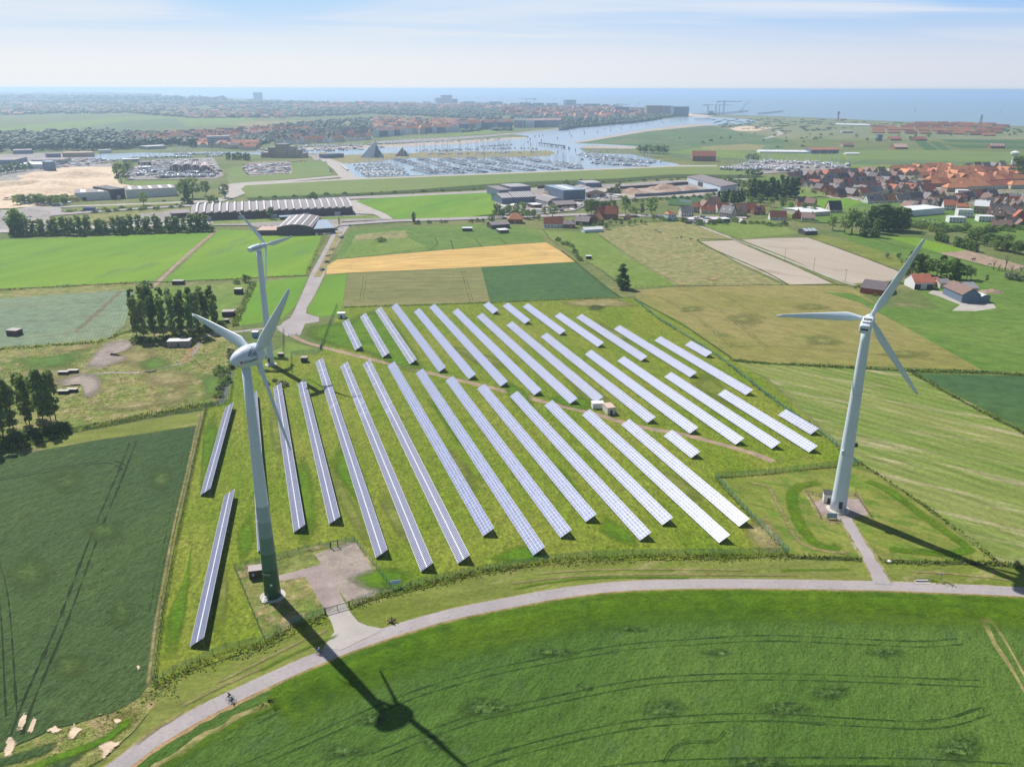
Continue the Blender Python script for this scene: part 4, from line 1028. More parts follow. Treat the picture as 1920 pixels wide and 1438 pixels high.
def gate(label, a, b, h=1.6, leaves=2, m=None):
    A, B = G(*a), G(*b); d = B-A; m = m or m_fenced; w = d.length; n_ = leaves
    root = thing('gate', label, 'gate', A, atan2(d.y, d.x))
    for x in (0, w): ob('gate_post', MB().box(x-.09, x+.09, -.09, .09, 0, h+.25).mesh('gate_post', m), root)
    for k in range(n_):
        x0, x1 = .12+(w-.24)*k/n_+.02, .12+(w-.24)*(k+1)/n_-.02; mb = MB()
        for p, q in (((x0,0,.12),(x1,0,.12)), ((x0,0,h),(x1,0,h)), ((x0,0,.12),(x0,0,h)), ((x1,0,.12),(x1,0,h))): mb.bar(p, q, .13)
        t = x0+.2
        while t < x1-.1: mb.bar((t,0,.12), (t,0,h), .04); t += .2
        ob('gate_leaf', mb.mesh('gate_leaf', m), root)
gate('dark double gate across the concrete entrance of the turbine compound', (610,1151), (655,1138))
gate('small dark gate in the far fence of the turbine compound', (620,1029), (634,1026), 2.3, 1)
gate('dark gate across the brown track below the white cabin', (604,650), (601,656), 2.0, 1)
gate('low pale gate at the fork of the lane and the brown track', (541,630), (556,628), 1.0, 2, m_whitew)

# ------------------------------------------------------------------ cabins and small sheds
def cabin(label, u, v, w, d, h, rz=0.0, wall=None, roof=None, door=1, cat='shed', name='shed', pitch=0.0, group=None):
    p = G(u, v); wall = wall or m_cream; roof = roof or m_mauve
    root = thing(name, label, cat, p, rz, group)
    ob('wall', MB().box(-w/2, w/2, 0, d, 0, h).mesh('wall', wall), root)
    if pitch:
        ob('roof', MB().gable(-w/2, w/2, 0, d, h, pitch, 0, .25, .1).mesh('roof', roof), root)
        ob('gable', MB().add([(-w/2,0,h),(-w/2,d,h),(-w/2,d/2,h+pitch),(w/2,0,h),(w/2,d,h),(w/2,d/2,h+pitch)], [(0,2,1),(3,4,5)]).mesh('gable', wall), root)
    else: ob('roof', MB().box(-w/2-.15, w/2+.15, -.15, d+.15, h+.003, h+.16).mesh('roof', roof), root)
    if door: ob('door', MB().box(-.45, .45, -.06, .0-.002, .1, min(2.05, h-.2)).mesh('door', m_dgrey), root)
    return root
m_whiter = mat('white_roof', (.72,.72,.74), .6)
m_shedw = mat('tarred_wood', (.045,.038,.035), .8, var=.1)
cabin('white substation cabin beside the fence at the top of the solar farm', 640, 597.5, 4.2, 3.0, 2.9, radians(5), m_whitew, m_whiter, 1, 'cabin', 'cabin')
cabin('brown transformer box with mauve roof beside the foot of the near turbine', 484, 1085, 4.3, 2.6, 2.5, radians(14), m_brown, m_mauve, 0, 'transformer box', 'transformer_box')
ob('warning_sign', MB().box(-1.4, -.8, -.05, -.004, 1.0, 1.7).mesh('warning_sign', mat('sign_blue', (.35,.5,.75), .5)), bpy.data.objects['transformer_box'])
cabin('cream transformer house with tiled flat roof beside the brown track', 1146, 778, 3.2, 5.2, 3.0, radians(15), m_cream, mat('tile_flat', (.55,.40,.33), .8), 1, 'transformer house', 'transformer_house')
cabin('smaller white cabin behind the cream transformer house among the panels', 1122, 767, 4.6, 3.0, 2.3, radians(8), m_whitew, m_whiter, 0, 'cabin', 'cabin')
cabin('small box with dark front and pale roof in the grass near the small turbine', 570, 680, 2.8, 2.4, 2.3, radians(0), m_dgrey, m_mauve, 0, 'cabin', 'cabin')
cabin('white cabinet behind the foot of the right turbine on its pad', 1553, 945, 3.0, 3.0, 3.2, radians(-15), m_cream, m_dgrey, 1, 'cabinet', 'cabinet')
cabin('blue grey container beside the small turbine lane', 478, 633, 3.0, 2.6, 2.8, 0, mat('box_blue', (.25,.38,.50), .6), m_whiter, 0, 'container', 'container')
cabin('small equipment box behind the base of the small turbine', 526, 672, 2.6, 2.2, 2.2, 0, m_dgrey, m_mauve, 0, 'equipment box', 'equipment_box')
cabin('long low grey shed with white roof below the poplar grove', 335, 651, 10.5, 4.8, 3.0, radians(6), mat('shed_grey', (.30,.27,.25), .8), m_whiter, 1)
cabin('low dark shed in the pasture beyond the poplar grove', 333, 534, 7, 4, 2.3, radians(2), m_shedw, m_mauve, 1)
cabin('dark hut with pale roof in the pasture near the lane', 446, 552, 4.5, 4, 3.2, radians(0), m_shedw, m_concs, 1)
cabin('brown shed by the ditch between two bright pastures', 428, 594, 6.5, 5, 2.8, radians(10), m_shedw, m_mauve, 1)
cabin('tiny dark hut just in front of the brown shed', 424, 606, 2.2, 2.2, 1.8, radians(0), m_shedw, m_mauve, 0)
cabin('brown shed with pale roof at the corner of the cabbage field', 22, 630, 6, 4.5, 2.8, radians(-10), m_brown, m_mauve, 1)
for i, (u, v) in enumerate(((118,703),(136,700),(134,736),(118,739))):
    cabin(['low bunker on the waste ground, back left of four','low bunker on the waste ground, back right of four','low bunker on the waste ground, front right of four','low bunker on the waste ground, front left of four'][i], u, v, 4.2, 1.8, 1.3, radians(4), m_shedw, m_concs, 0, 'bunker', 'bunker', group='low bunkers on the waste ground')
cabin('small dark shelter with white roof at the pasture corner', 1104, 486, 4, 3, 2.2, radians(0), m_shedw, m_whiter, 0)
def board(label, u, v, w, h, z, rz, m, cat='sign'):
    root = thing('sign_board', label, cat, G(u, v), rz)
    ob('board', MB().box(-w/2, w/2, -.04, .04, z, z+h).mesh('board', m), root)
    for x in (-w/2+.15, w/2-.15): ob('post', MB().bar((x,.09,0), (x,.09,z+h), .08).mesh('post', m_dgrey), root)
board('blue and white information board at the compound fence corner', 742, 1102, 2.6, 1.1, 1.2, radians(18), mat('board_blue', (.45,.55,.75), .5))
ob('lettering', (lambda me: (me.materials.append(m_blue), me)[1])(text_mesh('INFO', .01)), bpy.data.objects['sign_board']) if False else None
board('pale blue display board in front of the right turbine', 1559, 974, 3.0, 1.7, .5, radians(-3), mat('board_pale', (.28,.40,.50), .3))
# timber railing and posts round the right turbine pad
def rail(label, pts, gap, h, m, rails=2, cat='fence', t=.12):
    L_ = [G(*p) for p in pts]; Q = []
    for a, b in zip(L_, L_[1:]):
        n = max(1, round((b-a).length/gap)); Q += [a.lerp(b, k/n) for k in range(n)]
    Q.append(L_[-1]); o = L_[0]; root = thing('post_and_rail_fence', label, cat, o, 0)
    pm = MB().box(-t/2, t/2, -t/2, t/2, 0, h).mesh('post', m)
    for p in Q[:300]: ob('post', pm, root, p-o, R.uniform(0, .3))
    for k in range(rails):
        mb = MB(); z = h*(.9-.42*k)
        for a, b in zip(Q, Q[1:]): mb.bar(a-o+Vector((0,0,z)), b-o+Vector((0,0,z)), .05, .10)
        ob('rail', mb.mesh('rail', m), root)
rail('dark timber fence round the pad of the right turbine', [(1511,925),(1536,931),(1565,926),(1602,930),(1604,922)], 2.2, 1.3, m_wood)
rail('timber fence on the left edge of the right turbine pad', [(1511,925),(1520,938),(1530,955),(1538,973)], 2.2, 1.2, m_wood)
rail('timber fence on the right edge of the right turbine pad', [(1604,930),(1617,948),(1634,972)], 2.0, 1.2, m_wood)
rail('timber fence in front of the right turbine pad', [(1538,973),(1556,980),(1576,979)], 2.0, 1.3, m_wood)
rail('pasture post line between the two meadows by the lone poplar', [(1123,443),(1178,480),(1230,512),(1268,534)], 3.5, 1.3, m_shedw, 1)
rail('pasture post line left of the lone poplar', [(1100,492),(1130,510),(1150,527)], 3.0, 1.3, m_shedw, 1)
rail('post line along the top of the ripening grain field', [(1180,539),(1270,538),(1360,536),(1440,535)], 4.0, 1.2, m_shedw, 1)
rail('fence post line along the green field behind the farm pasture', [(1018,432),(1030,448),(1048,462),(1080,480)], 3.0, 1.2, m_shedw, 1)

for off, w_, am in ((-4.6, 5, 1.0), (-8, 11, .9), (-12, 13, .55)): softstrip('wheat_headland', road_pts[5:], w_, m_wheat_lt, am, off=off)
softstrip('wheat_headland', road_pts[1:7], 4, m_wheat_lt, .5, off=-8)
for p in ([(4,1438),(6,1400),(18,1366),(36,1395),(26,1430)],[(84,1370),(104,1358),(120,1370),(100,1380)],[(120,1372),(138,1356),(164,1364),(150,1380),(132,1394)],[(176,1397),(198,1386),(232,1390),(212,1414),(195,1430),(182,1412)],[(26,1376),(48,1326),(57,1334),(40,1378)],[(50,1376),(64,1338),(73,1344),(60,1380)],[(210,1350),(228,1346),(232,1354),(216,1360)],[(255,1250),(262,1246),(266,1254),(258,1260)]):
    soft('bare_patch', p, m_sand, .75, blend=False)
m_wear = field('road_wear', (.40,.36,.34), (.26,.24,.245), None, patch=.3, fine=1.5, fvar=.2, bump=0)
for off in (-1.0, .9): softstrip('tyre_wear', road_pts, .9, m_wear, .08, off=off)

for p, w_ in (([(-60,1448),(40,1420),(110,1398)],3.5),([(60,1470),(130,1425),(170,1405)],4)): softstrip('crop_strip', p, w_, m_dark, 1.0)
softstrip('green_streak', [(-20,1470),(60,1440),(120,1418),(200,1385),(250,1345)], 3.0, m_lush, 1.0)
soft('gravel_patch', [(150,692),(182,655),(215,636),(262,636),(245,656),(205,668),(245,672),(215,688),(172,697)], m_gravel, .4)
soft('gravel_patch', [(100,712),(150,697),(190,703),(195,732),(165,752),(148,722),(108,726)], m_gravel, .5)
for p in ([(255,700),(330,690),(380,705),(350,730),(270,725)],[(150,770),(250,750),(330,752),(250,772)],[(90,655),(170,645),(175,655),(100,664)]): soft('dry_patch', p, m_straw, .7)
# ------------------------------------------------------------------ vegetation
L_DARK = leafmat('leaf_dark', (.15,.225,.06)); L_MID = leafmat('leaf_mid', (.24,.34,.09)); L_LIGHT = leafmat('leaf_light', (.30,.38,.14))
L_GREY = leafmat('leaf_grey', (.19,.21,.13)); L_YEL = leafmat('leaf_yellow', (.13,.15,.03)); L_TUFT = leafmat('leaf_tuft', (.17,.22,.03), .5); L_STRAW = leafmat('leaf_straw', (.36,.31,.13), .3)
m_bark = mat('bark', (.16,.13,.10), .9, var=.2)
def leaf_quads(mb, centres, n, size, rr, flat=.8, mi=0):
    """leaf clumps: small tilted quads spread through little balls round the given centres"""
    for (c, cr) in centres:
        for _ in range(n):
            d = Vector((rr.gauss(0, 1), rr.gauss(0, 1), rr.gauss(0, 1))); d.normalize(); p = c + Vector((d.x, d.y, d.z*flat))*cr*rr.uniform(.55, 1.0)
            nn = (d + Vector((rr.uniform(-.8, .8), rr.uniform(-.8, .8), rr.uniform(-.2, 1.0)))).normalized()
            a = nn.cross(Vector((rr.uniform(-1, 1), rr.uniform(-1, 1), rr.uniform(-1, 1)))).normalized(); b = nn.cross(a); s = size*rr.uniform(.6, 1.3)
            mb.add([p-a*s-b*s*.6, p+a*s-b*s*.6, p+a*s+b*s*.6, p-a*s+b*s*.6], [(0,1,2,3)], mi)
def tree_proto(kind, seed, lod):
    """unit-height tree: (crown mesh data, trunk mesh data); lod: 0 near, 1 middle, 2 far"""
    rr = random.Random(seed); cs = []; tb = MB()
    nc, nq, sz = ((60, 34, .020), (38, 15, .034), (18, 9, .062))[lod]
    if kind == 'round':
        for _ in range(nc):
            t = rr.uniform(0, 2*pi); h = rr.uniform(.28, .9); w = .30*sqrt(max(.05, 1-((h-.56)/.42)**2)); r = w*sqrt(rr.random())
            cs.append((Vector((r*cos(t), r*sin(t), h)), rr.uniform(.07, .13)))
        th, tr = .42, .028
    elif kind == 'tall':
        for _ in range(nc):
            t = rr.uniform(0, 2*pi); h = rr.uniform(.2, .97); w = .125*(1-.4*abs(h-.6)/.4); r = w*sqrt(rr.random())
            cs.append((Vector((r*cos(t), r*sin(t), h)), rr.uniform(.035, .075)))
        th, tr = .82, .013
    elif kind == 'column':
        for _ in range(int(nc*1.6)):
            t = rr.uniform(0, 2*pi); h = rr.uniform(.08, .97); w = .085*min(1, (1.02-h)*3.2)*min(1, .45+h*2); r = w*sqrt(rr.random())
            cs.append((Vector((r*cos(t), r*sin(t), h)), rr.uniform(.03, .055)))
        th, tr = .5, .014
    elif kind == 'cone':
        for _ in range(int(nc*1.8)):
            t = rr.uniform(0, 2*pi); h = rr.uniform(.05, .96); w = .24*(1-h)**.75+.015; r = w*sqrt(rr.random())
            cs.append((Vector((r*cos(t), r*sin(t), h)), rr.uniform(.04, .08)))
        th, tr = .4, .02
    else:                                            # bush
        for _ in range(nc):
            t = rr.uniform(0, 2*pi); r = .62*sqrt(rr.random()); h = .16+.66*(1-(r/.7)**2)*rr.random()**.6
            cs.append((Vector((r*cos(t), r*sin(t), h)), rr.uniform(.12, .22)))
        th, tr = .3, .03; sz *= 1.6
    mb = MB(); leaf_quads(mb, cs, nq, sz if kind != 'column' else sz*.8, rr)
    lean = (rr.uniform(-.03, .03), rr.uniform(-.03, .03))
    tb.cyl((0,0,-.01), (lean[0], lean[1], th), tr, tr*.35, 6)
    if lod < 2:
        for _ in range(6 if lod == 0 else 3):
            c = rr.choice(cs)[0]; z = min(th*.95, c.z*rr.uniform(.55, .8)); tb.cyl((lean[0]*z/th, lean[1]*z/th, z), c, tr*.4, tr*.12, 4, 0, False)
    return mb, tb
PROTO = {}
def proto(kind, lod, leaf):
    k = (kind, lod, leaf.name)
    if k not in PROTO:
        PROTO[k] = []
        for i in range(3 if lod < 2 else 4):
            g = ('geo', kind, lod, i)
            if g not in PROTO: PROTO[g] = tree_proto(kind, hash((len(kind), lod, i)) % 9973 + i*7, lod)
            c, t = PROTO[g]; PROTO[k].append((c.mesh('crown', leaf), t.mesh('trunk', m_bark)))
    return PROTO[k]
NT = [0]
def tree(label, u, v, vt, kind='round', leaf=None, group=None, wide=1.0, cat=None, lod=None):
    p = G(u, v); h = height(u, v, vt) if vt < v else vt-1000
    d = (p - Vector((0, 0, CAM_H))).length; leaf = leaf or L_MID
    if lod is None: lod = 0 if (d < 480 and h > 9) else (1 if d < 1150 else 2)
    c, t = proto(kind, lod, leaf)[NT[0] % (3 if lod < 2 else 4)]; NT[0] += 1
    bush = kind == 'bush'; cat = cat or ('bush' if bush else 'tree'); rz = R.uniform(0, 6.28)
    s = (h*wide*R.uniform(.92, 1.1), h*wide*R.uniform(.92, 1.1), h)
    if lod == 2 or bush:
        root = ob('bush' if bush else 'tree', c, None, p, rz); root.scale = s; tag(root, label, cat, group)
        if not bush: ob('trunk', t, root)
    else:
        root = thing('tree', label, cat, p, rz, group); root.scale = s; ob('crown', c, root); ob('trunk', t, root)
    return root
def treeline(phrase, group, pts, tops, n, kind, leaves, wide=1.0, jit=(2, 1), adj=None, lo=0, seq='from the left'):
    """n trees along a polyline of photo points; tops: height in metres (min, max)"""
    tot = [0]
    for a, b in zip(pts, pts[1:]): tot.append(tot[-1]+hypot(b[0]-a[0], b[1]-a[1]))
    P = []
    for i in range(n):
        s = tot[-1]*(i+.5)/n; k = max(j for j in range(len(pts)-1) if tot[j] <= s); f = (s-tot[k])/(tot[k+1]-tot[k])
        P.append((pts[k][0]+(pts[k+1][0]-pts[k][0])*f+R.uniform(-jit[0], jit[0]), pts[k][1]+(pts[k+1][1]-pts[k][1])*f+R.uniform(-jit[1], jit[1])))
    P.sort()
    for i, (u, v) in enumerate(P):
        noun = 'bush' if kind == 'bush' else {'column': 'slim poplar', 'tall': 'tall poplar', 'cone': 'pointed tree', 'round': 'broad tree'}[kind]
        tree(f'{adj or "green"} {noun}, {nth(i)} {seq} {phrase}', u, v, 1000+R.uniform(*tops), kind, leaves[i % len(leaves)] if isinstance(leaves, list) else leaves, group, wide)
# the poplar grove by the grey shed and the one in the lower left
for row, (n, pts, wh) in enumerate(((9, [(243,612),(330,610),(405,603)], 'back'), (10, [(248,638),(290,634),(340,630),(372,625),(412,612)], 'front'))):
    treeline(f'in the {wh} row of the dark grove', 'poplars of the grove beside the cabbage field', pts, (19, 23), n, 'tall', [L_MID, L_LIGHT, L_DARK], .8, (3, 1.5), 'leafy')
treeline('under the dark grove', 'bushes under the grove', [(250,642),(300,640),(350,632),(420,612)], (3, 5), 12, 'bush', L_DARK, 1.3)
GB = [(8,826,722),(28,818,705),(58,806,700),(84,800,692),(97,796,697),(105,788,690),(48,793,698),(16,800,712),(72,782,694),(-25,830,705),(-50,822,700)]
for i, (u, v, t) in enumerate(sorted(GB)): tree(f'thin bare-trunked poplar, {nth(i)} from the left in the lower left clump', u, v, t, 'tall', L_LIGHT if i % 3 else L_MID, 'poplars above the dark crop field', .8)
treeline('under the lower left poplars', 'bushes under the lower left poplars', [(-30,838),(60,820),(130,800)], (2.5, 4.5), 9, 'bush', L_DARK, 1.3)
tree('lone dense poplar standing where the far fence meets the grain field', 1166, 541, 495, 'cone', L_DARK, None, 1.5)
for i, (u, v, t, s) in enumerate(((273,540,524,1.2),(463,529,511,.9),(443,532,520,1.0),(530,724,712,1.5),(515,715,708,1.3),(500,722,712,1.0),(413,700,680,1.0),(425,716,700,1.0))):
    tree(['dark round bush at the end of the track between the barley fields','small dark tree beside rubble at the pasture corner','bush left of the rubble at the pasture corner','grey green willow scrub below the small turbine','smaller scrub just left of the willow scrub','bush at the ditch behind the near turbine','leafy bush at the upper end of the narrow ditch','bush leaning over the narrow ditch'][i], u, v, t, 'bush', (L_DARK,L_DARK,L_MID,L_GREY,L_GREY,L_MID,L_MID,L_MID)[i], None, s, lod=1)
treeline('on the left bank of the narrow ditch', 'bushes along the narrow ditch', [(432,655),(440,680),(420,712),(408,748)], (2, 4), 9, 'bush', [L_MID, L_GREY], 1.1)
treeline('round the pad of the small turbine', 'hedge bushes round the small turbine', [(487,694),(500,697),(520,698),(543,694),(550,684)], (1.2, 1.8), 12, 'bush', L_DARK, 1.0, (1, .5), 'clipped')
treeline('on the far side of the small turbine', 'hedge bushes round the small turbine', [(486,672),(498,671),(520,674),(540,675)], (1.4, 2.0), 8, 'bush', L_DARK, 1.0, (1, .5), 'clipped')
# tree belt along the street beyond the barley fields
treeline('in the belt beyond the left barley field', 'trees beyond the barley fields', [(22,441),(100,441),(200,438),(300,435),(395,433)], (12, 17), 34, 'tall', [L_MID, L_LIGHT, L_LIGHT, L_MID], 1.5, (4, 1.5), 'loose')
treeline('in the dark hedge beyond the barley field', 'hedge bushes beyond the barley fields', [(18,443),(100,442),(200,440),(300,437),(395,434)], (5, 8), 34, 'bush', L_DARK, 1.1, (3, .5), 'dark')
treeline('at the left end of the barley tree belt', 'tall trees left of the barley belt', [(26,440),(50,441)], (20, 24), 3, 'round', [L_MID, L_DARK], .9, (2, 1))
for i, (u, v, t, k, w, l) in enumerate(((508,412,387,'round',1,L_DARK),(585,374,357,'bush',1,L_DARK),(398,380,362,'bush',1,L_DARK),(345,374,333,'round',1,L_MID),(362,372,330,'round',1.1,L_MID),(386,368,337,'round',1,L_DARK),(352,382,345,'cone',1.2,L_DARK),(422,372,343,'round',1.1,L_DARK),(228,346,302,'round',.95,L_DARK),(240,336,303,'round',.8,L_DARK),(247,322,300,'round',1,L_MID),(270,386,358,'round',1,L_MID),(776,419,397,'column',2.0,L_LIGHT),(783,420,411,'bush',1,L_DARK),(804,419,411,'bush',1,L_DARK),(827,418,411,'bush',1,L_DARK),(836,418,411,'bush',1,L_DARK),(884,417,409,'bush',1,L_DARK),(895,416,408,'bush',1,L_DARK),(904,416,408,'bush',1,L_DARK),(922,420,400,'round',1.2,L_DARK),(714,453,443,'bush',1.6,L_MID),(930,404,380,'tall',1.6,L_LIGHT),(937,408,384,'tall',1.4,L_MID),(954,404,383,'round',1,L_DARK),(968,404,381,'round',1,L_DARK),(980,402,377,'round',.9,L_MID),(1001,407,391,'round',1.1,L_MID),(1020,403,388,'round',1,L_MID),(1036,408,382,'round',1.25,L_MID),(1172,404,364,'round',.85,L_MID),(1203,404,378,'tall',1.4,L_LIGHT),(1222,405,366,'round',.85,L_MID),(1186,398,384,'bush',1,L_MID),(1150,363,348,'bush',1.6,L_YEL),(1158,362,343,'round',1,L_YEL),(1062,346,336,'bush',1,L_DARK),(1089,344,333,'bush',.8,L_DARK))):
    LB = ['tree rising in front of the long ribbed warehouse','dark bush behind the ribbed warehouse roof','dark bush left of the ribbed warehouse','big tree, left one of the clump right of the white hall','big tree, middle one of the clump right of the white hall','big tree, right one of the clump right of the white hall','dark pointed tree in front of the clump by the white hall','round dark tree by the bend of the pale road','large dark tree at the right edge of the sand yard','second dark tree behind the one at the sand yard','lighter tree furthest back by the sand yard','single tree in front of the white hall','slim pale poplar beside the street','dark bush at the foot of the slim poplar','dark bush by the street, first right of the poplar','dark bush by the street, left of a touching pair','dark bush by the street, right of a touching pair','dark bush by the street, left of three near the farm','dark bush by the street, middle of three near the farm','dark bush by the street, right of three near the farm','tree at the left end of the street cottages','flat green bush in the middle of the meadow','pale poplar left of the factory yard','poplar just right of the pale one at the factory yard','dark tree behind the red-roofed cottage, left one','dark tree behind the red-roofed cottage, middle one','green tree behind the red-roofed cottage, right one','tree at the factory driveway, left one','tree at the factory driveway, right one','perfectly round tree behind the white cottage','tall tree beside the street, right of the dark clump','thin pale tree between the two tall street trees','tall tree left of the white dish panels','bush between the tall street trees','yellow green bush left of the wood chip yard','yellow green tree left of the wood chip yard','dark bush on the dike behind the factory, left one','dark bush on the dike behind the factory, right one']
    tree(LB[i], u, v, t, k, l, None, w, lod=1)
treeline('in the dark clump behind the brick villa', 'dark trees behind the brick villa', [(1098,402),(1120,404),(1150,401)], (14, 17), 7, 'round', [L_DARK], 1.1, (1, 2), 'dark')
treeline('in the lower poplars above the street cottages', 'poplars left of the village', [(1345,381),(1372,384),(1398,380)], (13, 17), 12, 'column', [L_DARK, L_MID], 1.5, (1, 2))
treeline('in the tall stand left of the village', 'poplars left of the village', [(1400,376),(1440,374),(1495,368)], (20, 27), 16, 'column', [L_MID, L_DARK], 1.7, (1.5, 3), 'tall')
treeline('behind the blue grey storage hall', 'trees behind the storage hall', [(1352,352),(1380,357),(1420,356),(1445,352)], (11, 15), 10, 'round', [L_MID, L_DARK], 1, (3, 3))
treeline('in the hedge between chip yard and street', 'hedge bushes by the chip yard', [(1170,380),(1240,376),(1300,372),(1345,368)], (4, 6), 14, 'bush', [L_MID, L_DARK], 1.1, (2, 1.5))
treeline('among the street cottages', 'garden trees among the street cottages', [(1400,392),(1440,388),(1480,392),(1530,400)], (9, 13), 7, 'round', [L_MID, L_DARK], 1.15, (5, 6))
for i, (u, v, t, k, w) in enumerate(((1583,438,398,'round',1.0),(1597,440,388,'round',1.05),(1612,436,393,'round',1.0),(1621,443,412,'cone',1.2),(1632,436,384,'tall',1.7),(1641,445,408,'cone',1.2),(1646,432,382,'column',2.6),(1655,433,381,'column',2.8),(1667,431,386,'column',2.4),(1677,434,388,'column',2.2),(1685,432,387,'column',2.2),(1692,435,389,'column',2.0),(1699,432,390,'column',1.8),(1560,432,404,'round',1.2))):
    tree(f'tall village-edge tree, {nth(sorted([1583,1597,1612,1621,1632,1641,1646,1655,1667,1677,1685,1692,1699,1560]).index(u))} from the left above the green strips', u, v, t, k, L_MID if i % 2 else L_LIGHT, 'tall trees at the village edge', w, lod=1)
for i, (u, v, t, k, w) in enumerate(((1700,523,500,'round',1.2),(1706,516,469,'tall',1.6),(1722,514,474,'column',2.2),(1733,515,478,'column',2.2),(1741,518,480,'round',1.0),(1755,520,486,'round',1.1),(1764,516,478,'column',2.2),(1775,522,482,'round',1.1),(1789,523,484,'cone',1.4),(1798,524,492,'round',1.1),(1812,525,494,'round',1.15),(1820,524,500,'round',1.1))):
    tree(f'farmyard tree, {nth(i)} from the left behind the red-roofed farm barns', u, v, t, k, L_MID if i % 3 else L_DARK, 'trees behind the farm barns', w, lod=1)
for i, (u, v, t) in enumerate(((1663,484,474),(1684,486,474),(1690,496,488),(1849,530,514),(1899,524,508),(1640,555,548))):
    tree(['brown leafed small tree on the yellow meadow','small round tree on the yellow meadow','low bush at the edge of the bare field','thin young tree right of the farm trees','wide grey willow bush near the bare pollards','bush at the corner of the slate roofed barn'][i], u, v, t, 'round' if i < 4 else 'bush', [L_GREY,L_DARK,L_MID,L_DARK,L_GREY,L_DARK][i], None, [1.4,1.2,1,.6,1.6,1][i], lod=1)
treeline('in the far clipped poplar row', 'small poplars in a clipped row', [(1752,450),(1777,457)], (6.5, 7.5), 8, 'column', L_MID, 2.2, (.5, .3), 'short')
treeline('in the near clipped poplar row', 'small poplars in a clipped row', [(1788,461),(1832,473)], (7.5, 9), 9, 'column', L_MID, 2.4, (.5, .3), 'short')
treeline('in the garden hedge below the white villas', 'bushes below the white villas', [(1700,424),(1760,432),(1830,436),(1915,432)], (5, 8), 30, 'bush', [L_MID, L_DARK, L_MID], 1.2, (4, 4))
treeline('in the thicket right of the poplar row', 'thicket right of the poplar row', [(1820,452),(1860,462),(1900,470),(1935,480)], (7, 12), 26, 'round', [L_DARK, L_MID], 1.2, (6, 6), 'dark')
treeline('at the lower edge of the bare farm garden', 'garden shrubs by the farm', [(1600,540),(1650,532),(1695,532)], (1.5, 2.2), 16, 'bush', L_MID, 1.0, (1, .5), 'tiny')
tree('large dark tree at the right end of the village', 1908, 332, 290, 'round', L_DARK, None, 1.4, lod=1)
tree('second dark tree at the right end of the village', 1925, 326, 288, 'round', L_DARK, None, 1.3, lod=1)
treeline('in the green belt by the salt marsh road', 'trees by the salt marsh road', [(1198,287),(1215,287),(1252,290)], (14, 18), 9, 'round', [L_DARK, L_MID], 1.2, (2, 1))
treeline('beside the marina barn', 'trees beside the marina barn', [(1398,302),(1425,304)], (11, 14), 4, 'round', [L_DARK], 1.4, (1, 1))
treeline('below the boat park', 'dark trees below the boat park', [(1397,331),(1412,332),(1430,331)], (11, 14), 4, 'round', [L_DARK], 1.3, (1, 1), 'dark')
treeline('in the poplar row by the terraced block', 'poplar row by the terraced block', [(424,300),(470,301)], (11, 14), 9, 'column', L_DARK, 2.2, (1, .5))
treeline('among the brown-roofed village houses', 'garden trees of the village', [(1470,352),(1540,358),(1620,365),(1690,372),(1760,360),(1850,350)], (4, 7), 26, 'round', [L_MID, L_DARK, L_YEL], 1.3, (14, 10), 'small')
treeline('between the orange-roofed village houses', 'garden trees of the orange village', [(1680,345),(1740,338),(1800,350),(1860,372),(1900,392)], (5, 8), 18, 'round', [L_MID, L_DARK], 1.3, (10, 9), 'small')
treeline('in the pasture line by the cottages', 'bushes along the pasture line', [(1042,450),(1054,459),(1072,462),(1085,490),(1092,488)], (3, 4.5), 7, 'bush', [L_DARK, L_MID], 1.0, (1, 1))
treeline('on the heaps left of the white hall', 'trees on the overgrown heaps', [(30,386),(60,382),(90,383),(130,384)], (8, 12), 14, 'round', [L_MID, L_DARK], 1.3, (4, 3))
treeline('at the left end of the sand yard', 'trees at the left end of the sand yard', [(-10,330),(10,328),(40,322),(60,320)], (12, 16), 8, 'round', [L_DARK], 1.3, (2, 2), 'dark')
treeline('by the holiday village', 'trees round the holiday village', [(1600,262),(1650,265),(1700,262),(1760,254),(1800,256),(1850,252),(1910,258)], (8, 12), 20, 'round', [L_DARK, L_MID], 1.5, (12, 4))
treeline('scattered over the dune fields', 'bushes on the dune fields', [(1280,262),(1400,256),(1500,262),(1560,250),(1450,280)], (4, 7), 26, 'bush', [L_DARK], 1.2, (20, 8), 'dark')
for i, (u, v, t) in enumerate(((1862,506,488),(1872,508,496),(1884,508,480),(1896,512,498),(1914,510,500))):      # bare pollards
    p = G(u, v); h = height(u, v, t)*1.0; rr = random.Random(i+5); mb = MB()
    mb.cyl((0,0,0), (.1,0,h*.45), .35, .25, 7)
    for k in range(7):
        a = rr.uniform(0, 6.28); q = (1.2*cos(a), 1.2*sin(a), h*rr.uniform(.75, 1)); mb.cyl((.1,0,h*.42), q, .16, .06, 5)
        mb.cyl(q, (q[0]+rr.uniform(-.8,.8), q[1]+rr.uniform(-.8,.8), h*1.12), .06, .02, 4)
    root = thing('bare_tree', f'bare pollarded tree, {nth(i)} from the left below the sand paddock', 'tree', p, 0, 'bare pollards below the paddock')
    ob('trunk', mb.mesh('trunk', m_bark), root)

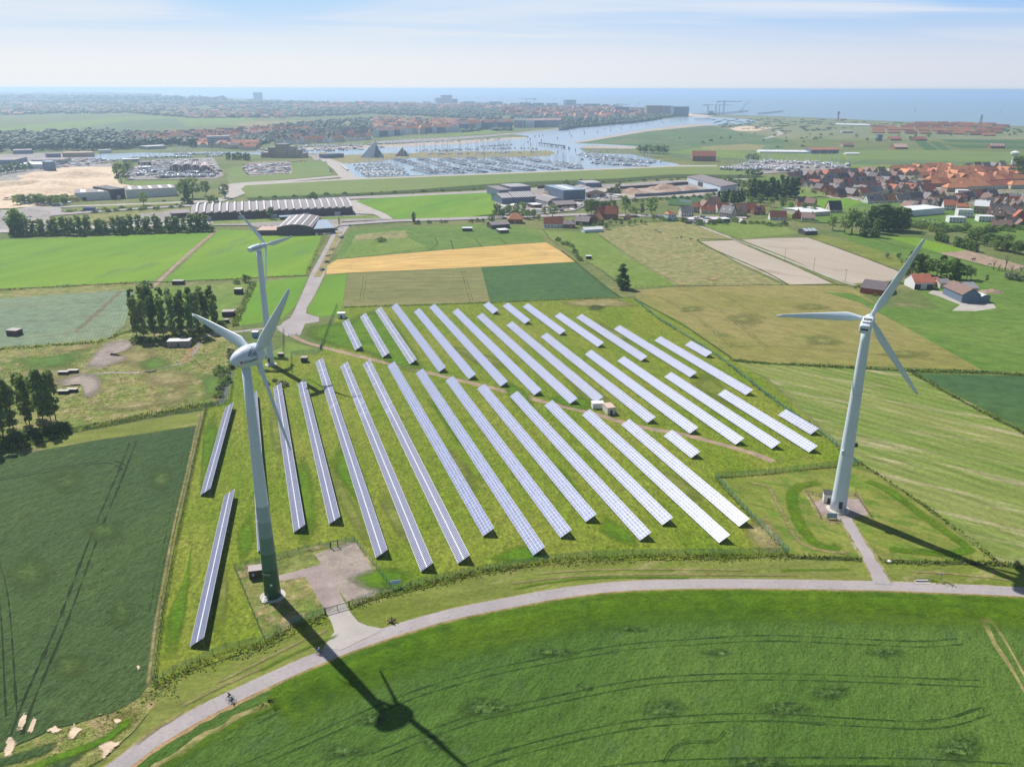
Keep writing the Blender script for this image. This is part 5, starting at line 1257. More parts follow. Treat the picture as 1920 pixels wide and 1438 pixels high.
treeline('in the gardens left of the white cottage', 'garden trees by the factory street', [(925,412),(950,408),(1000,410),(1012,418)], (6, 10), 9, 'round', [L_MID, L_DARK], 1.3, (3, 3))
treeline('in the gardens round the brick villa', 'garden trees round the villa', [(1085,432),(1120,430),(1150,424),(1175,420),(1230,418)], (4, 7), 13, 'round', [L_MID, L_DARK, L_LIGHT], 1.3, (4, 4), 'small')
treeline('in the cottage hedges by the field path', 'garden trees by the field path', [(1235,414),(1275,414),(1310,420),(1380,418),(1420,420),(1480,424)], (3, 6), 18, 'bush', [L_MID, L_DARK], 1.2, (4, 3))
treeline('on the scrub strip along the highway', 'bushes along the highway', [(480,374),(600,368),(750,362),(900,356),(1100,346),(1250,338),(1400,333)], (2.5, 5), 40, 'bush', [L_MID, L_DARK], 1.3, (8, 2))
treeline('on the verges of the left highway', 'bushes on the left highway verges', [(130,400),(200,396),(300,392),(350,386)], (2.5, 5), 16, 'bush', [L_MID, L_DARK], 1.3, (6, 3))
# growth that nobody could count: ditches, rough grass, far woods
def ditch(name, pts, width, per_m, size, hgt, leaf, mats=None):
    L_ = smooth([G(*p) for p in pts], 1.0); rr = random.Random(len(pts)*31+int(pts[0][0])); mb = MB()
    for a, b in zip(L_, L_[1:]):
        t = (b-a); l = t.length; t.normalize(); nn = Vector((-t.y, t.x))
        cl = .35+.9*noise.noise((a.x*.08, a.y*.08, 3.1)) + .4
        for _ in range(max(1, int(per_m*l*cl))):
            p = a + t*rr.uniform(0, l) + nn*rr.gauss(0, width*.3); s = size*rr.uniform(.6, 1.4); h = hgt*rr.uniform(.3, 1.1)
            az = rr.uniform(0, pi); dx, dy = cos(az)*s, sin(az)*s; lx, ly = rr.uniform(-.4, .4)*h, rr.uniform(-.4, .4)*h
            mb.add([(p.x-dx, p.y-dy, 0), (p.x+dx, p.y+dy, 0), (p.x+dx*.6+lx, p.y+dy*.6+ly, h), (p.x-dx*.6+lx, p.y-dy*.6+ly, h*rr.uniform(.7, 1))], [(0,1,2,3)], rr.randrange(len(leaf)) if isinstance(leaf, list) else 0)
    return tag(ob(name, mb.mesh(name, leaf)), kind='stuff')
DM = [L_DARK, L_MID, L_TUFT, L_TUFT, L_STRAW]
ditch('ditch_reeds', [(288,1292),(330,1268),(400,1243),(450,1228),(497,1212),(545,1180),(588,1166),(612,1158)], 3.4, 26, .26, .6, DM)
ditch('ditch_reeds', [(664,1140),(690,1128),(720,1118),(760,1107),(830,1092),(900,1074),(960,1066),(1050,1054),(1200,1048),(1350,1046),(1480,1044)], 3.6, 26, .26, .65, DM)
ditch('ditch_reeds', [(1480,1044),(1560,1046),(1615,1050)], 1.8, 12, .3, .8, DM)
ditch('ditch_reeds', [(1650,1052),(1720,1056),(1800,1054),(1870,1058),(1925,1064),(2050,1080)], 2.0, 12, .3, .9, DM)
ditch('ditch_reeds', [(-60,848),(60,830),(140,808),(270,780),(385,759),(410,756)], 4.5, 24, .3, .8, DM)
ditch('ditch_reeds', [(1368,676),(1440,682),(1560,688),(1700,696),(1850,699),(1925,704)], 3.0, 9, .45, 1.1, DM)
ditch('ditch_reeds', [(1612,868),(1700,926),(1790,990),(1868,1052)], 1.4, 9, .3, .7, DM)
ditch('ditch_reeds', [(1712,700),(1790,745),(1925,815),(2050,885)], 2.0, 8, .4, .9, DM)
ditch('ditch_reeds', [(645,577),(700,575),(780,573),(919,568),(1040,563),(1165,559),(1190,562),(1235,598),(1336,662),(1440,742),(1540,813),(1608,869)], 1.6, 6, .35, .9, DM)
ditch('ditch_reeds', [(0,545),(120,538),(200,534),(270,530)], 3.0, 5, .6, 1.2, [L_GREY, L_MID, L_STRAW])
ditch('ditch_reeds', [(310,530),(380,528),(465,522),(578,517)], 1.6, 4, .5, 1.0, DM)
ditch('ditch_reeds', [(478,530),(468,550),(455,578),(438,612)], 3.0, 7, .6, 1.6, DM)
ditch('ditch_reeds', [(608,445),(590,480),(575,515)], 3.0, 3, .6, 1.2, [L_STRAW, L_MID])
ditch('ditch_reeds', [(0,655),(100,648),(190,640),(240,622),(300,612)], 3.5, 6, .5, 1.0, DM)
ditch('fence_weeds', [(386,766),(370,836),(354,909),(337,986),(319,1071),(303,1161),(287,1284)], .8, 14, .16, .6, [L_STRAW, L_STRAW, L_TUFT])
ditch('fence_weeds', [(1341,897),(1440,890),(1507,882),(1608,873)], .9, 10, .2, .6, DM)
ditch('fence_weeds', [(1478,1040),(1440,1003),(1386,948),(1341,897)], .9, 8, .2, .6, DM)
ditch('bank_scrub', [(262,1316),(300,1300),(330,1288)], 5, 30, .28, .5, DM)
ditch('bank_scrub', [(180,1350),(220,1338),(262,1312)], 4, 10, .3, .6, [L_TUFT, L_STRAW, L_MID])
ditch('verge_weeds', [(480,1327),(510,1315),(540,1296),(560,1283)], 2.2, 14, .25, .5, [L_TUFT, L_MID, L_STRAW])
ditch('weed_tuft', [(733,1170),(735,1163)], 2.0, 40, .3, 1.2, [L_STRAW, L_GREY])
ditch('verge_weeds', [(1725,1086),(1745,1090),(1760,1094),(1790,1098)], 1.4, 14, .25, .5, DM)
EXC = [[(G(*p).x, G(*p).y) for p in q] for q in ([(588,1040),(618,1028),(655,1016),(668,1016),(682,1040),(722,1100),(700,1120),(660,1140),(690,1174),(722,1180),(640,1222),(604,1218),(624,1168),(606,1140),(570,1084),(520,1092),(518,1078),(560,1068)],[(1520,944),(1545,932),(1612,934),(1630,966),(1580,978),(1538,966)],[(530,610),(598,590),(600,606),(563,632),(535,632)],[(1500,920),(1610,925),(1640,1000),(1690,1100),(1630,1100),(1575,985)])]
TRK = [G(*p) for p in [(545,629),(570,641),(600,650),(655,664),(720,680),(805,700),(880,718),(960,737),(1010,752),(1060,763),(1123,778),(1160,790),(1210,803),(1285,816),(1360,836),(1410,850)]]
def ontrack(x, y):
    for a, b in zip(TRK, TRK[1:]):
        t = max(0, min(1, ((x-a.x)*(b.x-a.x)+(y-a.y)*(b.y-a.y))/((b.x-a.x)**2+(b.y-a.y)**2)))
        if (x-a.x-(b.x-a.x)*t)**2+(y-a.y-(b.y-a.y)*t)**2 < 3.0: return True
    return False
def tufts(name, poly, n, size, hgt, leaf, seed=1, clump=.09):
    rr = random.Random(seed); mb = MB(); xs = [p[0] for p in poly]; ys = [p[1] for p in poly]; k = 0; tries = 0
    W = [G(*p) for p in poly]; wp = [(p.x, p.y) for p in W]; x0, x1 = min(p[0] for p in wp), max(p[0] for p in wp); y0, y1 = min(p[1] for p in wp), max(p[1] for p in wp)
    while k < n and tries < n*12:
        tries += 1; x, y = rr.uniform(x0, x1), rr.uniform(y0, y1)
        if not inside((x, y), wp) or any(inside((x, y), e) for e in EXC) or ontrack(x, y): continue
        if noise.noise((x*clump, y*clump, seed*1.7))+.5*noise.noise((x*clump*4, y*clump*4, 0)) < rr.uniform(-.55, .45): continue
        k += 1; s = size*rr.uniform(.5, 1.5); h = hgt*rr.uniform(.3, 1.3); az = rr.uniform(0, pi); dx, dy = cos(az)*s, sin(az)*s; lx, ly = rr.uniform(-.6, .6)*h, rr.uniform(-.6, .6)*h
        mb.add([(x-dx, y-dy, 0), (x+dx, y+dy, 0), (x+dx*.7+lx, y+dy*.7+ly, h), (x-dx*.7+lx, y-dy*.7+ly, h)], [(0,1,2,3)], rr.randrange(len(leaf)))
    return tag(ob(name, mb.mesh(name, leaf)), kind='stuff')
tufts('grass_tufts', [(300,1280),(330,990),(388,775),(445,680),(600,662),(700,700),(1050,770),(1290,820),(1440,868),(1345,890),(1478,1036),(1100,1045),(740,1105),(600,1020),(440,1065),(497,1200),(330,1260)], 30000, .22, .16, [L_TUFT, L_TUFT, L_TUFT, L_STRAW], 3)
tufts('grass_tufts', [(600,655),(640,590),(900,575),(1180,562),(1336,662),(1600,868),(1460,862),(1290,815),(1050,760),(700,690)], 15000, .3, .17, [L_TUFT, L_TUFT, L_TUFT, L_STRAW], 4)
tufts('rough_tufts', [(-60,700),(0,655),(190,640),(236,640),(420,615),(440,660),(425,700),(408,752),(250,780),(130,800),(0,830)], 9000, .35, .2, [L_TUFT, L_TUFT, L_STRAW, L_TUFT], 5, .06)
tufts('rough_tufts', [(444,1070),(520,1048),(600,1028),(640,1015),(560,1070),(610,1150),(497,1198)], 4500, .2, .2, [L_TUFT, L_TUFT, L_STRAW, L_TUFT], 6, .2)
tufts('rough_tufts', [(640,1020),(665,1018),(736,1108),(660,1130),(690,1100)], 1500, .15, .25, [L_TUFT, L_STRAW], 7, .3)
tufts('rough_tufts', [(-200,1480),(0,1415),(120,1367),(262,1310),(330,1270),(300,1310),(190,1425),(60,1500),(-200,1650)], 8000, .2, .2, [L_TUFT, L_MID, L_STRAW, L_TUFT], 8, .15)
tufts('verge_tufts', [(280,1350),(400,1262),(500,1225),(700,1140),(960,1070),(1480,1050),(1640,1056),(1640,1094),(1248,1092),(1035,1110),(830,1153),(700,1190),(480,1280),(300,1370)], 6000, .2, .12, [L_TUFT, L_STRAW, L_TUFT], 9, .2)
tufts('wheat_clumps', [(225,1470),(390,1352),(520,1292),(690,1220),(970,1145),(1300,1112),(1665,1115),(1925,1130),(2300,1400),(2000,1700),(600,1700)], 7000, .3, .10, [leafmat('leaf_wheat', (.07,.15,.02), .4), leafmat('leaf_wheat_pale', (.09,.16,.045), .4)], 10, .12)
tufts('crop_clumps', [(-300,905),(0,870),(275,818),(370,803),(300,1130),(262,1300),(100,1360),(-300,1500)], 6000, .3, .10, [leafmat('leaf_crop', (.07,.12,.035), .4), leafmat('leaf_crop_pale', (.06,.09,.03), .4)], 11, .1)
tufts('pasture_tufts', [(1125,440),(1198,421),(1290,418),(1365,446),(1308,452),(1395,502),(1460,533),(1270,536)], 2500, .35, .2, [L_STRAW, L_TUFT], 12, .05)
# ------------------------------------------------------------------ buildings
RF = {'orange': mat('roof_orange', (.52,.22,.11), .8, var=.15, rnd=.15), 'red': mat('roof_red', (.38,.13,.085), .8, var=.12, rnd=.12), 'brown': mat('roof_brown', (.22,.14,.12), .8, var=.12, rnd=.2),
      'dark': mat('roof_dark', (.11,.09,.10), .7, var=.1, rnd=.2), 'grey': mat('roof_grey', (.24,.23,.25), .75, var=.1, rnd=.15), 'white': mat('roof_white', (.66,.67,.70), .6, var=.05),
      'pink': mat('roof_pink', (.45,.31,.27), .8, var=.1, rnd=.1), 'mauve': mat('roof_mauve', (.21,.18,.19), .7, var=.08), 'blue': mat('roof_blue', (.26,.33,.42), .5, var=.05), 'black': mat('roof_black', (.035,.035,.045), .6)}
WL = {'brick': mat('wall_brick', (.28,.15,.10), .85, var=.12, rnd=.12), 'cream': mat('wall_cream', (.56,.50,.42), .85, var=.06, rnd=.1), 'white': mat('wall_white', (.70,.70,.70), .8, var=.04), 'tan': mat('wall_tan', (.40,.30,.22), .85, var=.1, rnd=.1),
      'dark': mat('wall_dark', (.10,.07,.075), .8, var=.1), 'blue': mat('wall_blue_sheet', (.14,.19,.27), .6, var=.06), 'grey': mat('wall_grey', (.36,.36,.38), .8, var=.06), 'red': mat('wall_red', (.38,.10,.07), .8, var=.08),
      'pale': mat('wall_pale_sheet', (.58,.64,.72), .6, var=.05), 'plum': mat('wall_plum_brick', (.12,.075,.085), .85, var=.12)}
m_win = mat('window_glass', (.04,.05,.07), .12, spec=.6)
m_winw = mat('window_white', (.55,.56,.58), .5)
m_sky = mat('translucent_sheet', (.66,.68,.70), .45)
m_pv = mat('roof_solar', (.05,.07,.15), .25, spec=.7)
HC = {}
def cached(key, fn):
    if key not in HC: HC[key] = fn()
    return HC[key]
WINM = MB().box(-.55, .55, -.05, .03, -.6, .6).mesh('window', m_win)
def walls(w, d, h, rh, m):
    def f():
        mb = MB().box(-w/2, w/2, -d/2, d/2, 0, h)
        if rh: mb.add([(-w/2,-d/2,h),(-w/2,d/2,h),(-w/2,0,h+rh),(w/2,-d/2,h),(w/2,d/2,h),(w/2,0,h+rh)], [(0,2,1),(3,4,5)])
        return mb.mesh('wall', m)
    return cached(('w', w, d, h, rh, m.name), f)
def roofm(w, d, h, rh, m, kind):
    def f():
        if kind == 'hip':
            o = .4; k = min(w/2, d/2); mb = MB()
            vs = [(-w/2-o,-d/2-o,h),(w/2+o,-d/2-o,h),(w/2+o,d/2+o,h),(-w/2-o,d/2+o,h),(-w/2+k*.9,0,h+rh),(w/2-k*.9,0,h+rh)]
            return mb.add(vs, [(0,1,5,4),(1,2,5),(2,3,4,5),(3,0,4),(3,2,1,0)]).mesh('roof', m)
        if kind == 'flat': return MB().box(-w/2-.15, w/2+.15, -d/2-.15, d/2+.15, h+.004, h+.3).mesh('roof', m)
        return MB().gable(-w/2, w/2, -d/2, d/2, h, rh, 0, .35, .2).mesh('roof', m)
    return cached(('r', w, d, h, rh, m.name, kind), f)
CHIM = MB().box(-.4, .4, -.4, .4, -1.2, 1.1).mesh('chimney', WL['brick'])
PVM = MB().box(-2.4, 2.4, -1.4, 1.4, 0, .12).mesh('solar_array', m_pv)
SKYL = MB().box(-.6, .6, -.7, .7, 0, .12).mesh('skylight', m_sky)
DOORM = MB().box(-.5, .5, -.06, .02, 0, 2.1).mesh('door', m_winw)
def house(label, u, v, w, d, h, rh, rz, wall='brick', roof='brown', group=None, kind='gable', chim=1, win=2, extra=None, cat='house', name='house', dormer=0):
    p = G(u, v) if not isinstance(u, Vector) else u
    root = thing(name, label, cat, (p.x, p.y, 0), radians(rz), group)
    gh = rh if kind == 'gable' else 0
    wl = ob('wall', walls(w, d, h, gh, WL[wall]), root); rf = ob('roof', roofm(w, d, h, rh, RF[roof], kind), root)
    k = rh/(d/2) if d else 0
    if chim: ob('chimney', CHIM, rf, (w*.3*(1 if R.random() < .5 else -1), 0, h+rh))
    nf = max(1, int(h/2.7)) if win else 0; nx = min(8, max(2, int(w/2.6)))*(1 if win else 0)
    for fl in range(min(nf, 5)):
        for i in range(nx if win > 1 else min(nx, 2)):
            x = -w/2+w*(i+.5)/nx if win > 1 else (-w/4 if i else w/4)
            if fl == 0 and i == nx//2: ob('door', DOORM, wl, (x, -d/2, 0)); continue
            ob('window', WINM, wl, (x, -d/2, 1.6+2.8*fl))
    if win > 1 and kind == 'gable' and rh > 2.5:
        for s in (-1, 1):
            q = ob('window', WINM, wl, (s*(w/2), 0, h+.8), pi/2)
            q = ob('window', WINM, wl, (s*(w/2), -d*.2, 1.6), pi/2)
    a = math.atan(k)
    if extra in ('pv', 'sky') and kind != 'flat':
        for s in ((0,) if extra == 'pv' else (-.25, .25)):
            q = ob('solar_array' if extra == 'pv' else 'skylight', PVM if extra == 'pv' else SKYL, rf, (w*s, -d*.27, h+rh*.46+.28)); q.rotation_euler = (a, 0, 0)
    if dormer:
        q = ob('dormer', MB().box(-.9, .9, -d*.36, -d*.05, h+.3, h+rh*.62).mesh('dormer', WL[wall]), rf)
    return root
VCOL = {'orange': 'orange-roofed', 'red': 'red-roofed', 'brown': 'brown-roofed', 'dark': 'dark-roofed', 'grey': 'grey-roofed', 'white': 'white-roofed', 'pink': 'pink-roofed', 'mauve': 'grey-roofed', 'blue': 'blue-roofed', 'black': 'black-roofed'}
def street(phrase, group, pts, n, dims, roofs, wls, rz, kinds=('gable',), jit=(2, 1), win=1, chim=1, turn=.35, extras=(None,), noun='house', cat='house', name='house', ends=''):
    tot = [0]; P = []
    for a, b in zip(pts, pts[1:]): tot.append(tot[-1]+hypot(b[0]-a[0], b[1]-a[1]))
    for i in range(n):
        s = tot[-1]*(i+.5)/n; k = max(j for j in range(len(pts)-1) if tot[j] <= s); f = (s-tot[k])/(tot[k+1]-tot[k])
        P.append((pts[k][0]+(pts[k+1][0]-pts[k][0])*f+R.uniform(-jit[0], jit[0]), pts[k][1]+(pts[k+1][1]-pts[k][1])*f+R.uniform(-jit[1], jit[1])))
    P.sort()
    for i, (u, v) in enumerate(P):
        w, d, h, rh = dims; q = R.choice((0, 1, 2)); w += q*1.5; h += R.choice((0, 0, .6)); roof = R.choice(roofs)
        r = rz + R.uniform(-6, 6) + (90 if R.random() < turn else 0)
        house(f'{VCOL[roof]} {noun}, {nth(i)} from the left {phrase}', u, v, w, d, h, rh, r, R.choice(wls), roof, group, R.choice(kinds), chim, win, R.choice(extras), cat, name)
BR = ['brown','brown','dark','mauve','brown','grey','red']; OR = ['orange','orange','orange','red']
gv = 'houses of the brown-roofed village'; go = 'houses of the orange-roofed village'
ex = (None, None, 'pv', 'sky', None)
street('in the farthest row of the brown village', gv, [(1476,337),(1517,333),(1550,331),(1600,328),(1655,325)], 14, (12.5,9.5,3.8,5.6), BR, ['brick','cream','tan'], 12, extras=ex)
street('in the second row of the brown village', gv, [(1500,343),(1560,340),(1620,336),(1688,333)], 17, (12.5,9.5,3.6,5.4), BR, ['brick','tan'], 30, extras=ex)
street('in the third row of the brown village', gv, [(1522,350),(1580,348),(1640,344),(1694,342)], 16, (13,10,3.6,5.4), BR, ['brick','tan','cream'], 35, extras=ex)
street('in the fourth row of the brown village', gv, [(1545,358),(1600,357),(1650,352),(1712,350)], 15, (13,10,3.6,5.4), BR+['red'], ['brick','cream'], 30, extras=ex)
street('in the fifth row of the brown village', gv, [(1590,368),(1640,364),(1690,360),(1745,360)], 14, (13,10,3.6,5.6), BR+['red'], ['cream','tan','brick'], 20, extras=ex)
street('in the front row of the brown village', gv, [(1625,382),(1660,381),(1710,378),(1765,374)], 12, (12.5,10,3.8,5.8), ['brown','dark','grey','orange','mauve'], ['cream','white','tan'], 15, win=2, extras=ex)
street('in the farthest orange row', go, [(1676,322),(1715,319),(1750,317),(1785,318)], 9, (17,11,4.2,4.6), OR, ['brick','tan'], 10, ('hip','gable'))
street('in the second orange row', go, [(1690,329),(1740,326),(1790,324),(1838,320)], 13, (18,11,4.2,4.6), OR, ['brick','tan'], 8, ('hip','gable'))
street('in the third orange row', go, [(1730,335),(1780,331),(1830,327),(1912,320)], 15, (18,11,4.2,4.6), OR, ['brick','cream'], 20, ('gable','hip'))
street('in the fourth orange row', go, [(1742,342),(1800,338),(1850,334),(1918,330)], 14, (20,12,4.5,4.8), OR, ['brick','tan'], 15, ('hip','gable'))
street('in the fifth orange row', go, [(1735,351),(1790,349),(1850,344),(1918,340)], 12, (22,12,4.8,5.0), OR, ['brick','tan'], 5, ('hip','gable'), turn=.15)
street('in the front orange row', go, [(1775,362),(1845,354),(1918,354)], 6, (26,13,5.2,5.2), OR, ['tan','cream'], 3, ('hip',), turn=0, win=2)
street('at the far right top of the village', gv, [(1805,317),(1835,315),(1885,313)], 5, (12,9,3.5,5.0), ['dark','mauve'], ['cream','brick'], 20)
street('at the right edge below the orange rows', gv, [(1845,376),(1875,380),(1918,378)], 5, (12,9,3.2,5.2), ['dark','brown','red','grey'], ['brick','cream'], 25, win=2, extras=ex)
street('in the lower right garden quarter', gv, [(1862,398),(1885,393),(1918,392)], 4, (12,9,3.2,4.8), ['brown','dark','orange'], ['brick','tan'], -20, win=2)
street('below the white villas at the right edge', gv, [(1868,430),(1895,425),(1922,428)], 3, (12,9,3.0,4.4), ['brown','dark'], ['brick','cream'], -15, win=2)
H = house
for a in (
 ('pale blue house with orange hipped roof, left of the field path', 1256,413,9,8,6.2,3.2,20,'pale','orange','hip',2),
 ('grey-roofed house with cream gable near the field path', 1286,406,13,9,5.5,4.5,8,'cream','grey','gable',2),
 ('small tall orange-roofed house behind the grey-roofed one', 1304,398,7.5,7,6,4,5,'tan','orange','gable',2),
 ('low red-roofed row beside the tall orange-roofed house', 1326,400,15,8,3.6,3.8,4,'cream','red','gable',2),
 ('brick house with brown roof and orange gable near the poplars', 1336,388,14,9,5.5,4.5,6,'brick','brown','gable',2),
 ('big cream gable house with skylights in its grey roof', 1364,409,14,9,5.5,6.5,-50,'cream','grey','gable',2),
 ('orange-walled gable house beside a blue pool', 1390,405,11,8.5,5.0,6.0,60,'tan','pink','gable',2),
 ('white cottage with dark red roof and blue windows', 1457,412,16,8,3.2,5.4,-2,'white','red','gable',2),
 ('brown house with tan gable at the lane, left of a pair', 1501,385,12,9,4,5,15,'tan','dark','gable',2),
 ('brown house with tan gable at the lane, right of a pair', 1519,387,11,9,4,5,-40,'tan','brown','gable',2),
 ('small pink-roofed house in front of the brown pair', 1500,391,8,7,3,3.6,-5,'cream','red','gable',2),
 ('large black-roofed house beside the long white hall', 1562,399,13,12,4,8,5,'cream','black','gable',2),
 ('small red gable house before the long white hall', 1494,411,8,8,4,4.6,60,'red','red','gable',2),
 ('pink-roofed house with cream walls before the long white hall', 1514,414,12,9,3.4,4.6,-15,'cream','pink','gable',2),
 ('orange-red roofed house left of the factory yard driveway', 966,418,14,11,4,5.5,-2,'brick','orange','hip',2),
 ('white cottage with red roof beside the street', 1038,426,18,8,3.8,5.2,-3,'white','red','gable',2),
 ('brick annex with grey roof beside the white cottage', 1067,427,11,8,3.6,2.6,-3,'brick','mauve','gable',2),
 ('dark gable barn with blue doors beside the brick annex', 1094,421,13,12,3.6,4.2,-20,'dark','mauve','gable',1),
 ('brick house with orange roof in front of the villa', 1119,420,10,10,4.4,5,60,'brick','orange','gable',2),
 ('steep-roofed brick villa, left wing, beside the dark trees', 1128,410,11,10,5.2,6.5,30,'brick','red','gable',2),
 ('steep-roofed brick villa, right wing with turret roof', 1146,411,12,10,5.6,7.2,-15,'brick','red','gable',2),
 ('tiny orange-roofed hut by the villa hedge', 1176,413,5,5,2.6,2.6,50,'tan','orange','gable',0),
 ('white house with orange roof beside the long white hall', 1779,394,13,11,5.5,5,-15,'white','red','gable',2),
 ('orange-roofed annex between white house and glass-roofed house', 1802,396,12,8,5,3,-8,'tan','orange','gable',2),
 ('large tan house with white glass roof', 1838,400,13,15,8,5,-30,'tan','white','gable',2),
 ('red brick house with steep red roof at the right edge', 1910,414,11,10,4.5,6,70,'red','red','gable',2),
 ('broad brown-roofed bungalow right of the glass-roofed house', 1878,406,17,13,3.2,4.2,-12,'cream','brown','hip',2),
):
    H(a[0], a[1], a[2], a[3], a[4], a[5], a[6], a[7], a[8], a[9], 'cottages and houses along the village streets', a[10], 1 if a[11] else 0, a[11], 'sky' if 'skylight' in a[0] else None)
for a in (('two-storey white villa with flat roof, left of three', 1791,418,15,10,5.6), ('white cubic villa with flat roof, behind the other two', 1806,408,14,9,8), ('white flat-roofed villa with terrace, right of three', 1845,416,14,10,5.6), ('white flat-roofed house with red base near the orange roofs', 1803,366,13,9,6)):
    H(a[0], a[1], a[2], a[3], a[4], a[5], 0, -8, 'white', 'white', 'white flat-roofed villas', 'flat', 0, 2)

def hall(label, u1, v1, u2, v2, dep, h, rh=0.0, roof='grey', wall='grey', kind='gable', ribs=0, cat='warehouse', name='warehouse', doors=0, axis='x', group=None, top=None):
    a, b = G(u1, v1), G(u2, v2); w = (b-a).length; root = thing(name, label, cat, a, atan2(b.y-a.y, b.x-a.x), group)
    wm, rm = WL[wall], RF[roof]
    mb = MB().box(0, w, 0, dep, 0, h)
    if kind == 'gable' and axis == 'x': mb.add([(0,0,h),(0,dep,h),(0,dep/2,h+rh),(w,0,h),(w,dep,h),(w,dep/2,h+rh)], [(0,2,1),(3,4,5)])
    if kind == 'gable' and axis == 'y': mb.add([(0,0,h),(w,0,h),(w/2,0,h+rh),(0,dep,h),(w,dep,h),(w/2,dep,h+rh)], [(0,1,2),(3,5,4)])
    wl = ob('wall', mb.mesh('wall', wm), root)
    if kind == 'flat': rf = ob('roof', MB().box(-.2, w+.2, -.2, dep+.2, h+.005, h+.35).mesh('roof', rm), root)
    elif kind == 'shed': rf = ob('roof', MB().add([(-.3,-.3,h+.02),(w+.3,-.3,h+.02),(w+.3,dep+.3,h+rh),(-.3,dep+.3,h+rh),(-.3,-.3,h+.3),(w+.3,-.3,h+.3),(w+.3,dep+.3,h+rh+.3),(-.3,dep+.3,h+rh+.3)], [(0,3,2,1),(4,5,6,7),(0,1,5,4),(1,2,6,5),(2,3,7,6),(3,0,4,7)]).mesh('roof', rm), root)
    elif kind == 'arch':
        n = 10; mb = MB(); vs = []
        for i in range(n+1):
            t = i/n; x = -.3+(w+.6)*t; z = h+rh*4*t*(1-t)+.05
            vs += [(x, -.3, z), (x, dep+.3, z)]
        mb.add(vs, [(2*i, 2*i+2, 2*i+3, 2*i+1) for i in range(n)])
        g_ = [(x, y, z-.05) for x, y, z in vs[::2]]; g_[0] = (0, -.01, h); g_[-1] = (w, -.01, h); mb.add([(x, 0.0, z) for x, y, z in g_], [tuple(range(n, -1, -1))], 1)
        rf = ob('roof', mb.mesh('roof', [rm, wm]), root)
    else:
        if axis == 'x': rf = ob('roof', MB().gable(0, w, 0, dep, h, rh, 0, .4, .2).mesh('roof', rm), root)
        else:
            mb = MB().gable(0, dep, 0, w, h, rh, 0, .4, .2); mb.v = [(w-y, x, z) for x, y, z in mb.v]; rf = ob('roof', mb.mesh('roof', rm), root)
    for i in range(ribs):                                   # translucent roof bands
        x = w*(i+.5)/ribs; bw = w/ribs*.32
        if kind == 'arch':
            t = x/w; z = h+rh*4*t*(1-t)+.14; q = MB().add([(x-bw/2, 1, z-.06), (x+bw/2, 1, z+.0), (x+bw/2, dep-1, z+.0), (x-bw/2, dep-1, z-.06)], [(0,1,2,3)])
        elif kind == 'flat': q = MB().box(x-bw/2, x+bw/2, dep*.12, dep*.88, h+.36, h+.5)
        elif axis == 'x': q = MB().add([(x-bw/2, 0, h+.3), (x+bw/2, 0, h+.3), (x+bw/2, dep/2, h+rh+.32), (x-bw/2, dep/2, h+rh+.32)], [(0,1,2,3)])
        else:
            s = 1 if i % 2 else -1; y = dep*(i//2+.5)/max(1, (ribs+1)//2); z0, z1 = h+.3, h+rh+.3; x0, x1 = (0, w/2) if s < 0 else (w, w/2)
            q = MB().add([(x0, y-bw*.8, z0), (x0, y+bw*.8, z0), (x1, y+bw*.8, z1), (x1, y-bw*.8, z1)], [(0,1,2,3)])
        ob('roof_light', q.mesh('roof_light', m_sky), rf)
    for i in range(doors):
        x = w*(i+.5)/doors; ob('door', MB().box(x-2, x+2, -.09, -.004, 0, min(4, h*.75)).mesh('door', m_winw if i % 2 else m_dgrey), wl)
    return root
# the long ribbed warehouse: 22 bays, each with its own vault and white light band
a, b = G(359, 416), G(662, 403.5); w = (b-a).length
root = thing('ribbed_warehouse', 'very long brick warehouse with a ribbed roof of many white bands', 'warehouse', a, atan2(b.y-a.y, b.x-a.x))
dep, hW = 62, height(660, 403.5, 389.5)
ob('wall', MB().box(0, w, 0, dep, 0, hW).mesh('wall', WL['plum']), root)
nb, bw = 22, w/22
def bay(y0, y1):
    n = 8; vs, fs, mi = [], [], []; prof = ((0, 0, 0), (.66, .9, 0), (.68, 1.7, 1), (.92, 1.5, 1), (1.0, .0, 0))
    for x, z, m in prof:
        for k in range(n+1): t = k/n; vs.append((x*bw, -.4+(dep+.8)*t, hW+.1+4*t*(1-t)*3.6+z))
    mb = MB()
    for i in range(len(prof)-1): mb.add([], [], 0)
    mb.v = vs
    for i in range(len(prof)-1):
        for k in range(n): mb.f.append([i*(n+1)+k, (i+1)*(n+1)+k, (i+1)*(n+1)+k+1, i*(n+1)+k+1]); mb.m.append(1 if i == 2 else 0)
    o = len(mb.v); mb.v += [(0, -.4, hW-.1), (bw, -.4, hW-.1)]; mb.f.append([o, o+1, 4*(n+1), 3*(n+1), 2*(n+1), n+1, 0]); mb.m.append(0)
    return mb.mesh('roof_bay', [RF['mauve'], m_sky])
BM = bay(0, dep)
for i in range(nb): ob('roof_bay', BM, root, (i*bw, 0, 0))
for i in range(5): ob('loading_door', MB().box(-3, 3, -.12, -.004, 0, 4).mesh('loading_door', m_winw), root, (w*(.1+.2*i), 0, 0))
WZ = 'warehouses and works halls of the industrial strip'
hall('low grey office block at the left end of the ribbed warehouse', 323, 411, 357, 409, 26, 5, 0, 'mauve', 'plum', 'flat', 0)
hall('dark brick barn with wide arched pale roof at the lane', 520, 441.5, 586, 440.5, 62, 6.5, 2.6, 'mauve', 'dark', 'arch', 5)
hall('low blue-roofed annex right of the arched barn', 587, 440, 628, 437.5, 40, 4.5, 1.5, 'blue', 'dark', 'shed', 0)
hall('low plum brick annex left of the arched barn', 483, 441.5, 519, 441, 22, 4, 0, 'pink', 'plum', 'flat', 0)
